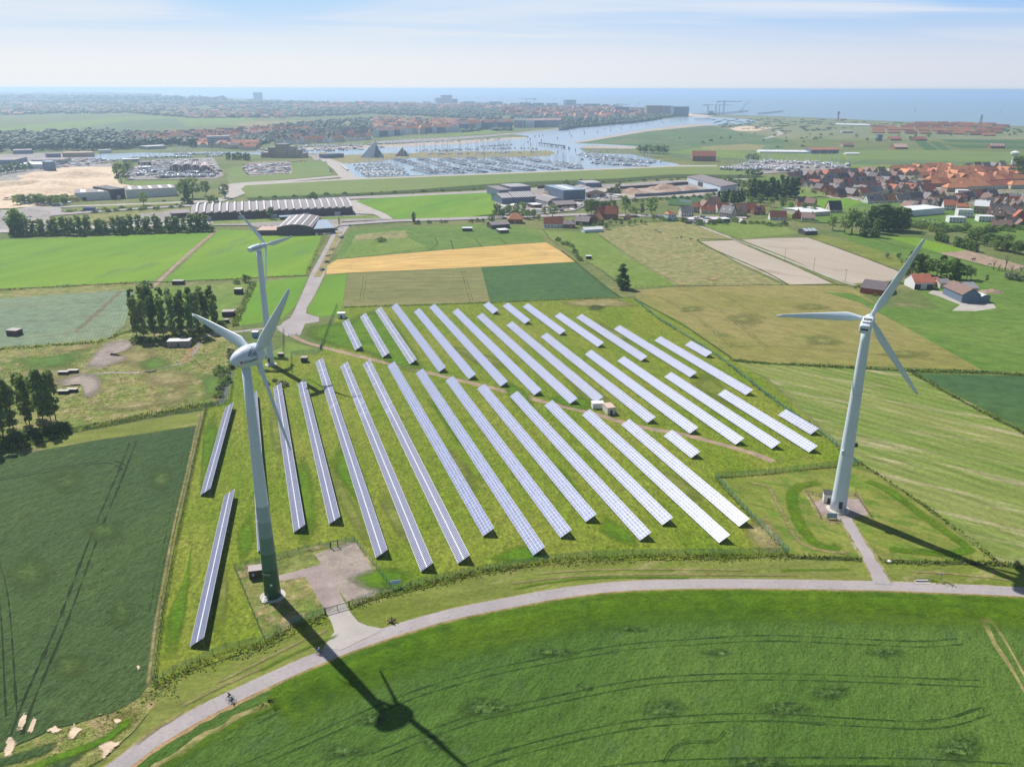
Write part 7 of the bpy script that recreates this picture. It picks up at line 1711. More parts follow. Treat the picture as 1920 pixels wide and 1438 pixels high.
def mass_boats(name, polys, n, meshes, seed, z=.35, masts=True):
    rr = random.Random(seed); mb = MB(); k = 0
    while k < n:
        a, b = rr.choice(polys); t = rr.random(); p = G(a[0]+(b[0]-a[0])*t, a[1]+(b[1]-a[1])*t+rr.uniform(-1.0, 1.0)); an = rr.choice((1.2, 1.5, 4.5))+rr.uniform(-.2, .2); me = rr.choice(meshes); s = rr.uniform(1.0, 1.5); k += 1
        ca, sa = cos(an)*s, sin(an)*s; o = len(mb.v)
        for v in me.vertices: x, y, zz = v.co; mb.v.append((p.x+x*ca-y*sa, p.y+x*sa+y*ca, z+zz*s))
        for f in me.polygons: mb.f.append([o+i for i in f.vertices]); mb.m.append(f.material_index)
    return tag(ob(name, mb.mesh(name, [B_W, B_B, B_D, B_T, B_M])), kind='stuff')
mass_boats('distant_boats', [((775,285),(960,279)),((775,283),(900,280)),((900,279),(1010,280)),((800,290),(1000,286)),((560,276),(700,273)),((640,273),(860,266)),((700,270),(940,262)),((480,281),(640,276)),((320,290),(420,289)),((900,276),(960,272)),((250,297),(420,293))], 420, BOATS, 3)
mass_boats('stored_boats', [((1350,318),(1420,322)),((1400,306),(1590,312)),((1390,311),(1500,320)),((1430,304),(1560,309)),((1400,316),(1480,322)),((1470,314),(1585,316)),((240,330),(405,326)),((250,326),(320,322)),((300,334),(400,332))], 330, DRY, 5)
mass_boats('marina_boats', [((664,318),(745,315)),((680,328),(760,325)),((1090,299),(1220,306)),((760,303),(1000,300)),((700,312),(760,322)),((880,305),(960,307)),((1100,288),(1180,298)),((790,303),(870,320)),((840,301),(900,316)),((890,301),(960,317)),((940,300),(1010,315)),((990,300),(1060,312)),((1030,303),(1090,312)),((1110,292),(1240,305)),((1110,307),(1215,312)),((770,310),(840,325)),((670,312),(760,318))], 430, BOATS, 8)
# dark mooring posts in the channel
posts = [(934,277),(994,264),(1003,258),(1011,257),(1018,256),(1015,266),(995,273),(1045,261),(1068,252),(1071,257),(1095,247),(1096,252),(1120,249),(1133,243),(1145,246),(1145,240),(1165,242),(1168,236),(1183,240),(1195,237),(1212,234),(1223,230),(1240,230),(1244,232),(1258,230),(1275,228),(1286,226),(1068,281),(1079,284),(1046,288),(1056,278),(1059,280),(1044,277),(1066,280),(990,269),(1034,275)]
pm = MB().cyl((0,0,0), (0,0,5), .9, .7, 8).cyl((0,0,5), (0,0,5.6), 1.0, .3, 8).mesh('mooring_post', m_dgrey)
for i, (u, v) in enumerate(sorted(posts)): tag(ob('mooring_post', pm, None, G(u, v)), f'dark mooring post in the channel water, {nth(i)} from the left', 'mooring post', 'dark mooring posts in the channel')
def pier(label, pts, w, h, m, name='pier'):
    L_ = [G(*p) for p in pts]; o = L_[0]; root = thing(name, label, 'pier', (o.x, o.y, 0)); mb = MB(); pb = MB()
    for a, b in zip(L_, L_[1:]):
        mb.bar(a-o+Vector((0,0,h)), b-o+Vector((0,0,h)), w, 1.2)
        n = max(2, int((b-a).length/12))
        for k in range(n+1): p = a.lerp(b, k/n)-o; pb.cyl((p.x, p.y, -.2), (p.x, p.y, h), .6, .6, 5)
    ob('deck', mb.mesh('deck', m), root); tag(ob('piles', pb.mesh('piles', m), root), kind='stuff')
pier('dark timber wharf standing in the channel beside the marina', [(1011,272.5),(1058,278.5)], 6, 5, m_shedw)
pier('long dark western pier running out to sea', [(1300,217),(1345,215.5),(1402,210.5)], 12, 8, m_dgrey)
pier('far eastern pier reaching into the sea', [(1422,215),(1467,210.5)], 12, 6, m_dgrey)
pier('short dark jetty at the harbour mouth', [(1303,226),(1330,225.5)], 16, 5, m_dgrey)
pier('concrete slipway jetty at the left marina corner', [(641,313),(652,321)], 3, 2, m_concs)
# cranes
m_crane = mat('crane_grey', (.33,.35,.40), .6); m_cranered = mat('crane_red', (.5,.16,.12), .6)
def crane(label, u, v, vt, arm, back, rz, m=None):
    h = height(u, v, vt); root = thing('tower_crane', label, 'crane', G(u, v), rz); m = m or m_crane; t = h/28
    mb = MB()
    for x in (-t, t):
        for y in (-t, t): mb.bar((x,y,0), (x,y,h), t*.45)
    k = 0
    while k < 12: z0, z1 = h*k/12, h*(k+1)/12; mb.bar((-t,-t,z0), (t,-t,z1), t*.3); mb.bar((-t,-t,z0), (-t,t,z1), t*.3); k += 1
    ob('mast', mb.mesh('mast', m), root)
    ob('jib', MB().bar((0,0,h*.93), (arm,0,h*.93), t*.9, t*1.1).bar((0,0,h*1.03), (arm*.7,0,h*.94), t*.3).mesh('jib', m), root)
    ob('counter_jib', MB().bar((0,0,h*.93), (-back,0,h*.93), t*.9, t*1.1).box(-back, -back*.7, -t, t, h*.86, h*.92).bar((0,0,h*1.03), (-back,0,h*.94), t*.3).mesh('counter_jib', m), root)
    ob('cab', MB().box(t, t*2.6, -t, t, h*.87, h*.92).mesh('cab', m_winw), root)
crane('taller of the two tower cranes by the pier', 1356, 215, 189, 95, 40, .15); crane('shorter tower crane left of the taller one by the pier', 1348, 214, 196, 70, 90, .1)
crane('tower crane over the left coastal town', 987, 201, 185, 50, 70, 3.3); crane('tower crane beside the dark blue-grey high block', 1157, 215, 195, 60, 20, .2)
crane('red tower crane over the marina quarter', 525, 262, 236, 26, 12, .4, m_cranered)
root = thing('jetty_crane', 'slanting crawler crane on the end of the western pier', 'crane', G(1388, 212.5) + Vector((0,0,8))); ob('jib', MB().bar((0,0,2), (48,0,56), 2.2).bar((0,0,2), (30,0,58), 1.2).mesh('jib', m_crane), root); ob('body', MB().box(-8, 6, -4, 4, 0, 6).mesh('body', m_crane), root)
root = thing('jack_up_barge', 'work barge with four raised legs at the pier', 'barge', G(1334, 216.5)); ob('hull', MB().box(-22, 22, -12, 12, 1, 9).box(-14, 8, -8, 8, 9, 20).mesh('hull', m_crane), root)
for x, y in ((-19,-9),(19,-9),(-19,9),(19,9)): ob('leg', MB().cyl((x,y,0), (x,y,46), 1.3, 1.3, 6).mesh('leg', m_crane), root)
# masts and towers
root = thing('broadcast_mast', 'pale lattice radio mast above the holiday village roofs', 'radio mast', G(1835, 248)); h = height(1835, 248, 214); mb = MB()
for a in (0, 2.09, 4.19): mb.bar((7*cos(a), 7*sin(a), 0), (1.2*cos(a), 1.2*sin(a), h*.9), 1.3)
for k in range(9): z = h*.9*k/9; r = 7-5.8*k/9; mb.bar((r, 0, z), (-(r-.7)*.5, r*.8, z+h*.1), .7); mb.bar((-(r)*.5, r*.8, z), (-(r)*.5, -r*.8, z+h*.1), .7)
ob('lattice', mb.mesh('lattice', m_crane), root)
for z in (.55, .78, .9): ob('platform', MB().cyl((0,0,h*z), (0,0,h*z+1.5), 6.5-z*2, 6.5-z*2, 10).mesh('platform', m_winw), root)
ob('antenna', MB().cyl((0,0,h*.88), (0,0,h), .9, .5, 6).mesh('antenna', m_crane), root)
root = thing('radar_tower', 'dark radar tower on the dunes at the sea edge', 'radar tower', G(1571, 226)); h = height(1571, 226, 209.5); ob('shaft', MB().cyl((0,0,0), (0,0,h*.8), 4, 2.6, 8).mesh('shaft', m_crane), root); ob('platform', MB().cyl((0,0,h*.72), (0,0,h*.86), 5.5, 5.5, 8).mesh('platform', m_dgrey), root); ob('antenna', MB().box(-4,4,-.8,.8,h*.9,h).bar((0,0,h*.8),(0,0,h*.92),1).mesh('antenna', m_dgrey), root)
hall('low domed dune hut beside the radar tower', 1576, 226, 1587, 226, 14, 5, 3, 'pink', 'tan', 'gable', 0, cat='hut', name='hut')
root = thing('water_tower', 'white mushroom-shaped water tower beside the big dark tree', 'water tower', G(1898, 314)); h = height(1898, 314, 284); ob('shaft', MB().lathe([(3.6,0),(3.0,h*.6),(3.3,h*.7)], 14).mesh('shaft', m_whitew), root); ob('tank', MB().lathe([(3.3,h*.68),(6.5,h*.82),(6.7,h*.93),(3.0,h),(.2,h*1.03)], 18).mesh('tank', m_whitew), root)
# yacht sails out at sea
for i, (u, v, s) in enumerate(((1476,188,1.6),(1715,208,1.3),(1808,189,1.6),(1875,212.5,1.2),(1198,196,1.6))):
    root = thing('sailing_yacht', f'tiny white sail out at sea, {nth(sorted([1476,1715,1808,1875,1198]).index(u))} from the left', 'sailing yacht', G(u, v, .3), .6, 'sailing yachts out at sea'); root.scale = (s*1.8, s*1.8, s*1.3)
    ob('hull', BOATS[0], root); ob('sail', MB().add([(.4,0,2.4),(-3.6,.3,2.4),(.4,0,12.5),(.4,.12,2.4),(-3.6,.42,2.4),(.4,.12,12.5)], [(0,1,2),(5,4,3),(0,3,4,1),(1,4,5,2)]).mesh('sail', m_whitew), root)
# poles, lamps, flags
def pole(label, u, v, h, name='utility_pole', cat='pole', r=.12, m=None, head=None):
    root = thing(name, label, cat, G(u, v)); ob('shaft', MB().cyl((0,0,0), (0,0,h), r, r*.7, 7).mesh('shaft', m or m_wood), root)
    if head == 'T': ob('crossarm', MB().bar((-1.1,0,h-.5), (1.1,0,h-.5), .14).mesh('crossarm', m_wood), root)
    if head == 'lamp': ob('lamp_head', MB().bar((0,0,h), (1.2,0,h+.15), .12, .1).box(.9,1.7,-.15,.15,h+.1,h+.25).mesh('lamp_head', m_steel), root)
for i, (u, v) in enumerate(((1471,489),(1525,508),(1584,530))): pole(f'wooden power pole beside the bare fields, {nth(i)} from the left', u, v, 9, head='T')
for i, (u, v) in enumerate(((560,366),(646,372),(727,363),(882,355),(1222,343),(1370,337))): pole(f'highway lamp post beyond the green field, {nth(i)} from the left', u, v, 11, 'street_lamp', 'street lamp', .12, m_steel, 'lamp')
pole('street lamp on the street right of the slim poplar', 841, 411, 9, 'street_lamp', 'street lamp', .1, m_steel, 'lamp'); pole('street lamp beside the arched barn flag', 686, 420, 9, 'street_lamp', 'street lamp', .1, m_steel, 'lamp')
pole('thin camera pole by the small turbine lane', 459, 632, 9, 'camera_pole', 'pole', .08, m_steel); pole('tall mast on the left quay', 191, 310, 22, 'quay_mast', 'mast', .3, m_dgrey); pole('lamp pole right of the white works hall', 433, 298, 14, 'street_lamp', 'street lamp', .15, m_steel, 'lamp'); pole('thin mast at the top corner of the olive field', 648, 597, 6, 'camera_pole', 'pole', .06, m_steel)
root = thing('banner_flag', 'tall yellow banner flag beside the arched barn', 'flag', G(635, 426)); ob('shaft', MB().cyl((0,0,0), (0,0,9), .08, .06, 6).mesh('shaft', m_steel), root); ob('flag', MB().box(0,1.6,-.04,.04,2.2,8.8).mesh('flag', mat('flag_yellow', (.75,.55,.03), .7)), root)
root = thing('road_sign', 'small road sign on the verge right of the turbine driveway', 'road sign', G(1763, 1088)); ob('post', MB().cyl((0,0,0),(0,0,2.2),.05,.05,6).mesh('post', m_steel), root); ob('plate', MB().box(-.4,.4,-.03,.03,1.5,2.2).mesh('plate', m_steel), root)
root = thing('culvert_rail', 'low concrete culvert head with dark rail by the road', 'culvert', G(1728, 1090)); ob('kerb', MB().box(-1.8,1.8,-.2,.2,0,.5).mesh('kerb', m_concs), root); ob('rail', MB().bar((-1.8,0,.9),(1.8,0,.9),.08).bar((-1.7,0,.4),(-1.7,0,.9),.08).bar((1.7,0,.4),(1.7,0,.9),.08).mesh('rail', m_dgrey), root)
root = thing('stump_post', 'weathered post in dry grass on the verge right of the gate', 'post', G(734, 1168)); ob('shaft', MB().cyl((0,0,0),(.1,.05,2.0),.16,.12,7).mesh('shaft', m_wood), root); ob('crosspiece', MB().bar((-.5,0,1.5),(.4,0,1.3),.1).mesh('crosspiece', m_wood), root)
tag(ob('bale', MB().lathe([(.5,0),(.6,.3),(.45,.7),(.1,.8)], 10).mesh('bale', m_whitew), None, G(1667,1055)), 'small white wrapped bundle by the ditch near the driveway', 'bundle')
root = thing('screen_panels', 'two slanted white panels standing in the small green field', 'screen', G(1275, 380))
for k in (0, 1): ob('panel', MB().add([(k*5,0-k*7,.2),(k*5+5,-6-k*7,.2),(k*5+5,-5.8-k*7,3.6),(k*5,.2-k*7,3.6),(k*5+.2,.1-k*7,.2),(k*5+5.2,-5.9-k*7,.2),(k*5+5.2,-5.7-k*7,3.6),(k*5+.2,.3-k*7,3.6)], [(0,1,2,3),(7,6,5,4),(3,2,6,7),(0,3,7,4),(1,5,6,2)]).mesh('panel', m_whitew), root)
# heaps
def heap(name, label, u, v, w_, d_, h_, m, seed, cat='heap'):
    n = 18; vs, fs = [], []
    for j in range(n+1):
        for i in range(n+1):
            x, y = i/n*2-1, j/n*2-1; r = sqrt(x*x+y*y); z = max(0, 1-r**1.6)*(.75+.6*noise.noise((x*2.2+seed, y*2.2, 0)))
            vs.append((x*w_/2, y*d_/2, h_*z-.05))
    for j in range(n):
        for i in range(n): a = j*(n+1)+i; fs.append((a, a+1, a+n+2, a+n+1))
    return tag(ob(name, MB().add(vs, fs).mesh(name, m, True), None, G(u, v)), label, cat)
heap('sand_heap', 'large pale sand heap with a steep grooved face', 128, 356, 190, 110, 13, m_sand, 1); heap('sand_heap', 'rounded pale sand heap behind the grooved one', 130, 330, 150, 90, 11, m_sand, 2); heap('sand_heap', 'long low sand ridge at the left of the yard', 45, 350, 160, 60, 9, m_sand, 3); heap('sand_heap', 'low sand heap in front left of the grooved heap', 60, 371, 120, 50, 5, m_sand, 6)
m_chip = mat('wood_chips', (.34,.24,.19), .95, var=.25, vscale=.3, bump=.4, bscale=1.0)
for i, (u, v, w_, d_, h_) in enumerate(((1032,368,42,40,7),(1182,362,50,40,6),(1205,366,40,26,5),(1245,356,50,40,8),(1262,362,44,30,5),(1290,356,30,30,5))): heap('wood_chip_heap', f'brown wood chip heap in the works yard, {nth(i)} from the left', u, v, w_, d_, h_, m_chip, 10+i)
heap('dung_heap', 'brown dung heap beside the dark machine barn', 1858, 548, 16, 9, 2.6, m_chip, 20); heap('overgrown_heap', 'green overgrown mound left of the white works hall', 85, 380, 50, 26, 10, m_rough, 22, 'mound'); heap('overgrown_heap', 'second overgrown mound beside the works hall', 128, 378, 36, 22, 11, m_rough, 23, 'mound')
def wallrun(label, pts, h, m, t=.6):
    L_ = [G(*p) for p in pts]; o = L_[0]; mb = MB()
    for a, b in zip(L_, L_[1:]): mb.bar(a-o+Vector((0,0,h/2)), b-o+Vector((0,0,h/2)), t, h)
    tag(ob('retaining_wall', mb.mesh('retaining_wall', m), None, o), label, 'wall')
wallrun('dark retaining wall along the front of the chip yard', [(1190,370.5),(1240,368),(1300,363),(1348,360)], 4, WL['blue']); wallrun('dark retaining wall behind the chip heaps', [(1162,356),(1230,352),(1290,347)], 4, WL['dark']); wallrun('dark retaining wall behind the left chip heap', [(1008,355),(1050,351)], 4, WL['dark'])
# blue grey storage hall with one sloping roof
P4 = [G(1288,343), G(1350,362), G(1381,360.5), G(1316,342)]; hs = (7.5, 7.5, 9.5, 9.5); root = thing('storage_hall', 'big open storage hall with one sloping blue-grey roof beside the poplars', 'warehouse', P4[0]); o = P4[0]
vs = [(p.x-o.x, p.y-o.y, 0) for p in P4]+[(p.x-o.x, p.y-o.y, h) for p, h in zip(P4, hs)]; ob('wall', MB().add(vs, [(0,1,5,4),(1,2,6,5),(2,3,7,6),(3,0,4,7)]).mesh('wall', WL['pale']), root)
c4 = sum((Vector(v) for v in vs[4:]), Vector((0,0,0)))/4; rv = [(c4+(Vector(v)-c4)*1.04+Vector((0,0,.1))) for v in vs[4:]]; ob('roof', MB().add([tuple(v) for v in rv]+[tuple(v+Vector((0,0,.5))) for v in rv], [(3,2,1,0),(4,5,6,7),(0,1,5,4),(1,2,6,5),(2,3,7,6),(3,0,4,7)]).mesh('roof', RF['mauve']), root)
a, b = Vector(vs[0]), Vector(vs[1]); q = a.lerp(b, .35); q2 = a.lerp(b, .5); nn = (b-a).cross(Vector((0,0,1))).normalized()*.1; ob('opening', MB().add([tuple(q+nn), tuple(q2+nn), tuple(q2+nn+Vector((0,0,6))), tuple(q+nn+Vector((0,0,6)))], [(0,1,2,3)]).mesh('opening', m_dgrey), root)

# ------------------------------------------------------------------ vehicles
CP = {k: mat('paint_'+k, c, .3, spec=.6) for k, c in {'white': (.70,.70,.70), 'silver': (.40,.41,.43), 'black': (.025,.025,.03), 'blue': (.05,.10,.30), 'red': (.40,.04,.03), 'grey': (.16,.17,.18)}.items()}
m_tyre = mat('tyre_rubber', (.02,.02,.02), .9); m_cglass = mat('car_glass', (.03,.04,.05), .1, spec=.7)
def car_parts(L_, W_, H_, cab0, cab1, van=False):
    b = MB(); hb = H_*(.62 if not van else .55); vs = []
    prof = [(-.5,.25),(-.5,.55 if not van else .95),(-.47,.60 if not van else 1.0)] ; body = MB()
    xs = [(-.5, .24, .50), (-.46, .2, .60), (cab0, .2, .64), (cab1, .2, .60), (.40, .2, .52), (.5, .26, .40)] if not van else [(-.5,.24,.96),(-.48,.2,1.0),(.18,.2,1.0),(.30,.2,.9),(.40,.2,.56),(.5,.26,.45)]
    for x, lo, hi in xs: vs += [(x*L_, -W_/2, lo*H_), (x*L_, -W_/2*(.97), hi*H_), (x*L_, W_/2*(.97), hi*H_), (x*L_, W_/2, lo*H_)]
    n = len(xs); body.add(vs, [(4*k+j, 4*k+4+j, 4*k+4+(j+1) % 4, 4*k+(j+1) % 4) for k in range(n-1) for j in range(4)]+[(0,1,2,3),(4*n-1,4*n-2,4*n-3,4*n-4)])
    glass = MB(); roof = MB()
    if not van:
        g = [(cab0*L_-.35, hb), (cab0*L_+.35, H_*.97), (cab1*L_-.75, H_*.97), (cab1*L_+.15, hb*.96)]
        w0, w1 = W_/2*.94, W_/2*.78
        gv_ = [(g[0][0],-w0,g[0][1]),(g[1][0],-w1,g[1][1]),(g[2][0],-w1,g[2][1]),(g[3][0],-w0,g[3][1]),(g[0][0],w0,g[0][1]),(g[1][0],w1,g[1][1]),(g[2][0],w1,g[2][1]),(g[3][0],w0,g[3][1])]
        glass.add(gv_, [(0,3,2,1),(4,5,6,7),(0,1,5,4),(2,3,7,6)]); roof.add([(x, y, z+.01) for x, y, z in (gv_[1],gv_[2],gv_[6],gv_[5])]+[(x, y*.97, z+.05) for x, y, z in (gv_[1],gv_[2],gv_[6],gv_[5])], [(0,1,5,4),(1,2,6,5),(2,3,7,6),(3,0,4,7),(4,5,6,7)])
    else: glass.add([(.305*L_,-W_*.45,.88*H_),(.40*L_+.03,-W_*.45,.58*H_),(.40*L_+.03,W_*.45,.58*H_),(.305*L_,W_*.45,.88*H_)], [(0,1,2,3)]); roof.box(-.47*L_, .16*L_, -W_*.46, W_*.46, H_, H_+.04)
    wh = MB().cyl((0,-.11,0), (0,.11,0), .33, .33, 12)
    return body, glass, roof, wh
SHAPE = {'car': (4.3,1.75,1.45,-.28,.22,False), 'van': (5.6,2.0,2.3,0,0,True)}; CPC = {}
def car(label, u, v, rz, kind='car', paint='white', group=None, lod=0, cat=None, name=None):
    k = (kind, paint)
    if k not in CPC: b_, g_, r_, w_ = car_parts(*SHAPE[kind]); CPC[k] = (b_.mesh('body', CP[paint]), g_.mesh('windows', m_cglass), r_.mesh('roof', CP[paint]), w_.mesh('wheel', m_tyre), )
    B_, G_, R_, W_ = CPC[k]; root = thing(name or kind, label, cat or kind, G(u, v), rz, group); ob('body', B_, root); ob('windows', G_, root); ob('roof', R_, root)
    if lod == 0:
        S_ = SHAPE[kind]
        for x in (-.31, .31):
            for y in (-.46, .46): ob('wheel', W_, root, (S_[0]*x, S_[1]*y, .33))
    return root
LA = radians(65)
car('white van driving on the lane toward the arched barn', 640, 446, LA, 'van', 'white'); car('dark car parked on the lane beside the ripe field, farther one', 613, 492, LA, 'car', 'black'); car('blue-grey car parked on the lane, nearest to the cabin', 605, 507, LA, 'car', 'blue'); car('pale car turning at the corner of street and lane', 657, 424, .2, 'car', 'silver')
car('green-grey car crossing at the street bend', 630, 432, .1, 'car', 'grey')
for i, (u, v) in enumerate(((623,469),(616,481))):
    root = thing('trailer', f'empty trailer frame on the lane, {"farther" if i == 0 else "nearer"} of two', 'trailer', G(u, v), LA); mb = MB()
    for y in (-1.1, 1.1): mb.bar((-3.2,y,.8), (3.2,y,.8), .2)
    for x in (-3.1,-1,1,3.1): mb.bar((x,-1.1,.8), (x,1.1,.8), .2)
    ob('frame', mb.mesh('frame', m_dgrey), root); ob('drawbar', MB().bar((3.2,0,.8),(4.8,0,.7),.15).mesh('drawbar', m_dgrey), root)
    for y in (-1.2, 1.2): ob('wheel', MB().cyl((0,y-.12,.4),(0,y+.12,.4),.4,.4,10).mesh('wheel', m_tyre), root)
def truck(label, u, v, rz, L_=12, m='white', cat='truck', name='truck'):
    root = thing(name, label, cat, G(u, v), rz); ob('cargo_box' if name == 'truck' else 'body', MB().box(-L_/2, L_/2-2.6, -1.25, 1.25, .9, 3.7).mesh('cargo_box', CP[m]), root); ob('cab', MB().box(L_/2-2.4, L_/2, -1.2, 1.2, .5, 3.0).mesh('cab', CP['white']), root); ob('windscreen', MB().box(L_/2+.005, L_/2+.03, -1.1, 1.1, 1.8, 2.8).mesh('windscreen', m_cglass), root)
    for x in (-L_*.35, -L_*.22, L_*.38):
        for y in (-1.1, 1.1): ob('wheel', MB().cyl((x,y-.14,.5),(x,y+.14,.5),.5,.5,10).mesh('wheel', m_tyre), root)
truck('long blue and white truck on the highway before the works hall', 171, 396, .04, 15, 'blue'); truck('white truck on the pale road left of the works hall', 108, 388, .03, 12, 'grey'); car('small car on the highway left of the long truck', 143, 396, .04, 'car', 'black'); car('small silver car on the highway at the left junction', 118, 398, .04, 'car', 'silver'); car('dark car on the pale road right of the works hall', 308, 377.5, .05, 'car', 'black')
COL = ['white','silver','black','blue','grey','silver','white','red']
def park(phrase, group, pts, n, rz, lod=1):
    tot = [0]; P = []
    for a, b in zip(pts, pts[1:]): tot.append(tot[-1]+hypot(b[0]-a[0], b[1]-a[1]))
    for i in range(n):
        s = tot[-1]*(i+.5)/n; k = max(j for j in range(len(pts)-1) if tot[j] <= s); f = (s-tot[k])/(tot[k+1]-tot[k]); P.append((pts[k][0]+(pts[k+1][0]-pts[k][0])*f+R.uniform(-.5, .5), pts[k][1]+(pts[k+1][1]-pts[k][1])*f+R.uniform(-.3, .3)))
    P.sort()
    for i, (u, v) in enumerate(P): c = R.choice(COL); car(f'{c} parked car, {nth(i)} from the left {phrase}', u, v, rz+R.uniform(-.1, .1), 'car', c, group, lod)
gp = 'cars parked in the marina car park'
park('in the front line of the marina car park', gp, [(466,329.5),(500,328),(544,326.5)], 18, 1.4); park('in the middle lines of the marina car park', gp, [(495,322),(515,321),(512,312)], 12, 1.4); park('along the left edge of the marina car park', gp, [(455,315),(465,328)], 9, .2); park('in the back line of the marina car park', gp, [(455,311),(480,308),(545,305.5)], 18, 1.4); park('along the right edge of the marina car park', gp, [(532,308),(541,325)], 9, .2); park('in the row behind the marina car park', gp, [(540,304.5),(575,302.5)], 9, 1.4)
park('beside the pale dike road at the slipway', gp, [(616,317),(623,325)], 5, 1.3); park('at the clubhouse', gp, [(566,291),(600,290)], 6, 1.4)
gs = 'cars parked at the works and cottages'
park('before the arched barn', gs, [(592,441),(626,438.5)], 7, 1.5); park('on the yard left of the arched barn', gs, [(486,427),(512,426)], 5, 1.5); park('on the parking strip behind the tree belt', gs, [(60,425),(150,420),(230,417)], 12, .1); park('in the far left parking lot', gs, [(5,415),(60,408)], 9, .2); park('on the paved yard behind the tall street trees', gs, [(1185,395),(1215,393)], 6, .4); park('in the factory forecourt', gs, [(945,394),(1000,398)], 7, .8); park('between the cottages and workshops', gs, [(1300,415),(1335,414)], 6, .5); park('in the barn forecourt by the salt marsh', gs, [(1205,293),(1250,298)], 12, 1.2)
park('along the brown village street', 'cars parked in the village', [(1500,356),(1560,370),(1640,382),(1740,378)], 14, .4); park('along the orange village street', 'cars parked in the village', [(1700,338),(1785,358),(1900,374)], 12, .4); park('by the white villas', 'cars parked in the village', [(1730,413),(1765,416)], 4, .3); park('on the street before the cottages', gs, [(1165,402),(1240,405)], 4, 0)
# ------------------------------------------------------------------ people on bicycles and animals
def skin_figure(name, joints, edges, radii, m):
    me = bpy.data.meshes.new(name); me.from_pydata([tuple(j) for j in joints], edges, []); o = ob(name, me); me.materials.append(m)
    md = o.modifiers.new('skin', 'SKIN'); md.use_smooth_shade = True
    for i, r in enumerate(radii): me.skin_vertices[0].data[i].radius = (r, r)
    me.skin_vertices[0].data[0].use_root = True
    s = o.modifiers.new('sub', 'SUBSURF'); s.levels = s.render_levels = 1
    dg = bpy.context.evaluated_depsgraph_get(); ev = bpy.data.meshes.new_from_object(o.evaluated_get(dg)); bpy.data.objects.remove(o); ev.name = name
    ev.materials.clear(); ev.materials.append(m); return ev
m_skin = mat('skin', (.50,.32,.24), .6); m_bike = mat('bicycle_frame', (.05,.05,.06), .4)
def cyclist(lab_p, lab_b, u, v, rz, shirt, shorts, helm):
    p = G(u, v); root = thing('bicycle', lab_b, 'bicycle', p, rz)
    for x in (-.52, .52):
        wm_ = MB(); n = 14
        for k in range(n): a, b = 2*pi*k/n, 2*pi*(k+1)/n; wm_.bar((x+.34*cos(a),0,.35+.34*sin(a)), (x+.34*cos(b),0,.35+.34*sin(b)), .045)
        for k in range(4): a = pi*k/4; wm_.bar((x+.33*cos(a),0,.35+.33*sin(a)), (x-.33*cos(a),0,.35-.33*sin(a)), .012)
        ob('wheel', wm_.mesh('wheel', m_tyre), root)
    f = MB()
    for a, b in (((-.52,0,.35),(-.1,0,.32)),((-.1,0,.32),(-.2,0,.85)),((-.2,0,.85),(-.52,0,.35)),((-.2,0,.8),(.38,0,.86)),((-.1,0,.32),(.38,0,.8)),((.38,0,.95),(.52,0,.35))): f.bar(a, b, .05)
    ob('frame', f.mesh('frame', m_bike), root); ob('saddle', MB().box(-.34,-.08,-.07,.07,.9,.96).mesh('saddle', m_dgrey), root); ob('handlebar', MB().bar((.4,-.24,1.0),(.4,.24,1.0),.04).bar((.38,0,.9),(.4,0,1.0),.04).mesh('handlebar', m_dgrey), root)
    P_ = thing('person', lab_p, 'person', p, rz)
    J = [(-.18,0,1.0),(-.08,0,1.22),(.06,0,1.42),(.12,0,1.52),(.17,0,1.66),   # pelvis spine chest neck head
         (.05,.19,1.42),(.2,.22,1.2),(.38,.22,1.04),(.05,-.19,1.42),(.2,-.22,1.2),(.38,-.22,1.04),
         (-.16,.10,.96),(.14,.12,.86),(-.02,.12,.50),(.06,.12,.42),(-.16,-.10,.96),(.2,-.12,.72),(.02,-.12,.30),(.1,-.12,.22)]
    E_ = [(0,1),(1,2),(2,3),(3,4),(2,5),(5,6),(6,7),(2,8),(8,9),(9,10),(0,11),(11,12),(12,13),(13,14),(0,15),(15,16),(16,17),(17,18)]
    Rr = [.15,.14,.16,.06,.10,.06,.045,.035,.06,.045,.035,.10,.075,.05,.05,.10,.075,.05,.05]
    ob('body', skin_figure('body', J, E_, Rr, shirt), P_)
    ob('shorts', skin_figure('shorts', [J[0], J[11], J[12], J[15], J[16]], [(0,1),(1,2),(0,3),(3,4)], [.165,.12,.09,.12,.09], shorts), P_)
    ob('helmet', MB().lathe([(.125,1.66),(.13,1.72),(.10,1.79),(.03,1.82)], 12).mesh('helmet', helm), P_, (.17,0,0))
    ob('face', MB().lathe([(.05,1.55),(.088,1.60),(.092,1.66)], 10).mesh('face', m_skin), P_, (.19,0,0))
cyclist('cyclist in blue and white riding out of the turbine tower shadow', 'bicycle ridden through the tower shadow on the road', 598, 1226, radians(24), mat('shirt_blue', (.08,.2,.55), .8), mat('shorts_black', (.02,.02,.025), .8), m_whitew)
cyclist('cyclist in black on the near curve, farther of two riders', 'bicycle of the farther rider on the near curve', 431, 1310, radians(208), mat('shirt_black', (.03,.03,.035), .8), MATS['shorts_black'], m_dgrey)
cyclist('cyclist in teal on the near curve, nearer of two riders', 'bicycle of the nearer rider on the near curve', 436, 1317, radians(208), mat('shirt_teal', (.10,.30,.32), .8), MATS['shorts_black'], m_whitew)
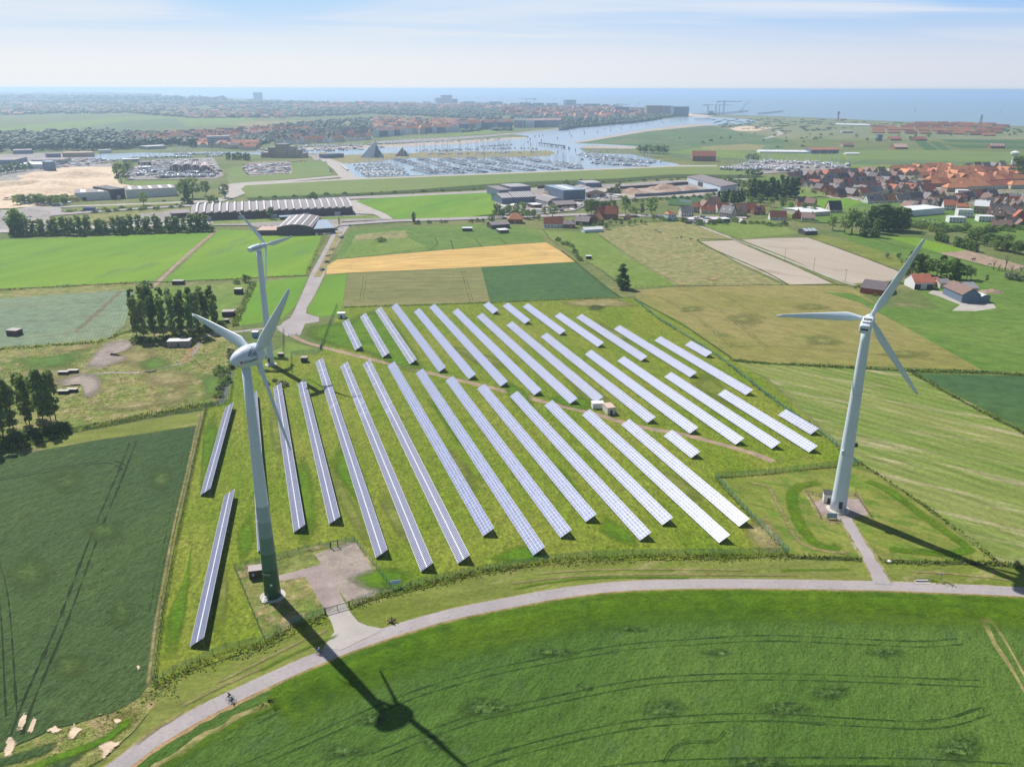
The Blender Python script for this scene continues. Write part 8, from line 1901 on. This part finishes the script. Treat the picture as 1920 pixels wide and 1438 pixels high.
def quad(label, cat, u, v, rz, s, m, grazing=False, name=None, m2=None):
    hd = [(.95,0,1.25),(1.2,0,.55 if grazing else 1.65),(1.45,0,.25 if grazing else 1.6)]
    J = [(-.8,0,1.15),(-.3,0,1.1),(.3,0,1.1),(.75,0,1.15)]+hd+[(-.8,.2,.95),(-.7,.22,.55),(-.85,.22,.42),(-.8,.22,.05),(-.8,-.2,.95),(-.7,-.22,.55),(-.85,-.22,.42),(-.8,-.22,.05),(.7,.2,.9),(.72,.22,.5),(.7,.22,.05),(.7,-.2,.9),(.72,-.22,.5),(.7,-.22,.05),(-1.0,0,1.2),(-1.15,0,.7)]
    E_ = [(0,1),(1,2),(2,3),(3,4),(4,5),(5,6),(0,7),(7,8),(8,9),(9,10),(0,11),(11,12),(12,13),(13,14),(3,15),(15,16),(16,17),(3,18),(18,19),(19,20),(0,21),(21,22)]
    Rr = [.28,.36,.36,.32,.19,.16,.10,.17,.09,.07,.06,.17,.09,.07,.06,.14,.08,.06,.14,.08,.06,.06,.03]
    root = thing(name or cat, label, cat, G(u, v), rz); ob('body', skin_figure('body', J, E_, Rr, m), root).scale = (s, s, s)
m_cow = mat('cow_hide', (.16,.10,.07), .8); m_cowd = mat('cow_hide_dark', (.03,.025,.025), .8)
cm = mat('cow_patches', (.4,.36,.32), .8); nt = cm.node_tree; n_ = nt.nodes.new('ShaderNodeTexNoise'); n_.inputs['Scale'].default_value = 1.4; g_ = nt.nodes.new('ShaderNodeNewGeometry'); nt.links.new(g_.outputs['Position'], n_.inputs[0]); r_ = nt.nodes.new('ShaderNodeValToRGB'); r_.color_ramp.interpolation = 'CONSTANT'; r_.color_ramp.elements[0].color = (.02,.02,.02,1); r_.color_ramp.elements[1].color = (.6,.57,.52,1); r_.color_ramp.elements[1].position = .5; nt.links.new(n_.outputs[0], r_.inputs[0]); nt.links.new(r_.outputs[0], nt.nodes['Principled BSDF'].inputs['Base Color'])
for i, (u, v, a, m) in enumerate(((1229,434,.3,cm),(1234,437,2.5,cm),(1238,437,1.2,cm),(1268,449,.2,cm),(1277,447,1.0,m_cow),(1295,450.5,3.0,m_cowd))): quad(f'cow on the brown pasture, {nth(i)} from the left', 'cow', u, v, a, 1.25, m, i % 2 == 0)
quad('dark horse standing on the sand paddock', 'horse', 1825, 489, .2, 1.35, m_cowd)
quad('small brown pony grazing at the paddock edge', 'pony', 1856, 498, 2.8, 1.0, m_cow, True)
# ------------------------------------------------------------------ haze: a closed box of thin air round camera and scene
hz = MB().box(-125000, 125000, -2000, 121000, -1.2, 123.5)
hm = bpy.data.materials.new('haze_air'); hm.use_nodes = True
for n in list(hm.node_tree.nodes):
    if n.type == 'BSDF_PRINCIPLED': hm.node_tree.nodes.remove(n)
pv = hm.node_tree.nodes.new('ShaderNodeVolumePrincipled')
pv.inputs['Color'].default_value = (.57, .75, 1.0, 1)
pv.inputs['Density'].default_value = HAZE_D
pv.inputs['Anisotropy'].default_value = 0.48
hm.node_tree.links.new(pv.outputs[0], hm.node_tree.nodes['Material Output'].inputs['Volume'])
tag(ob('haze', hz.mesh('haze', hm)), kind='stuff')
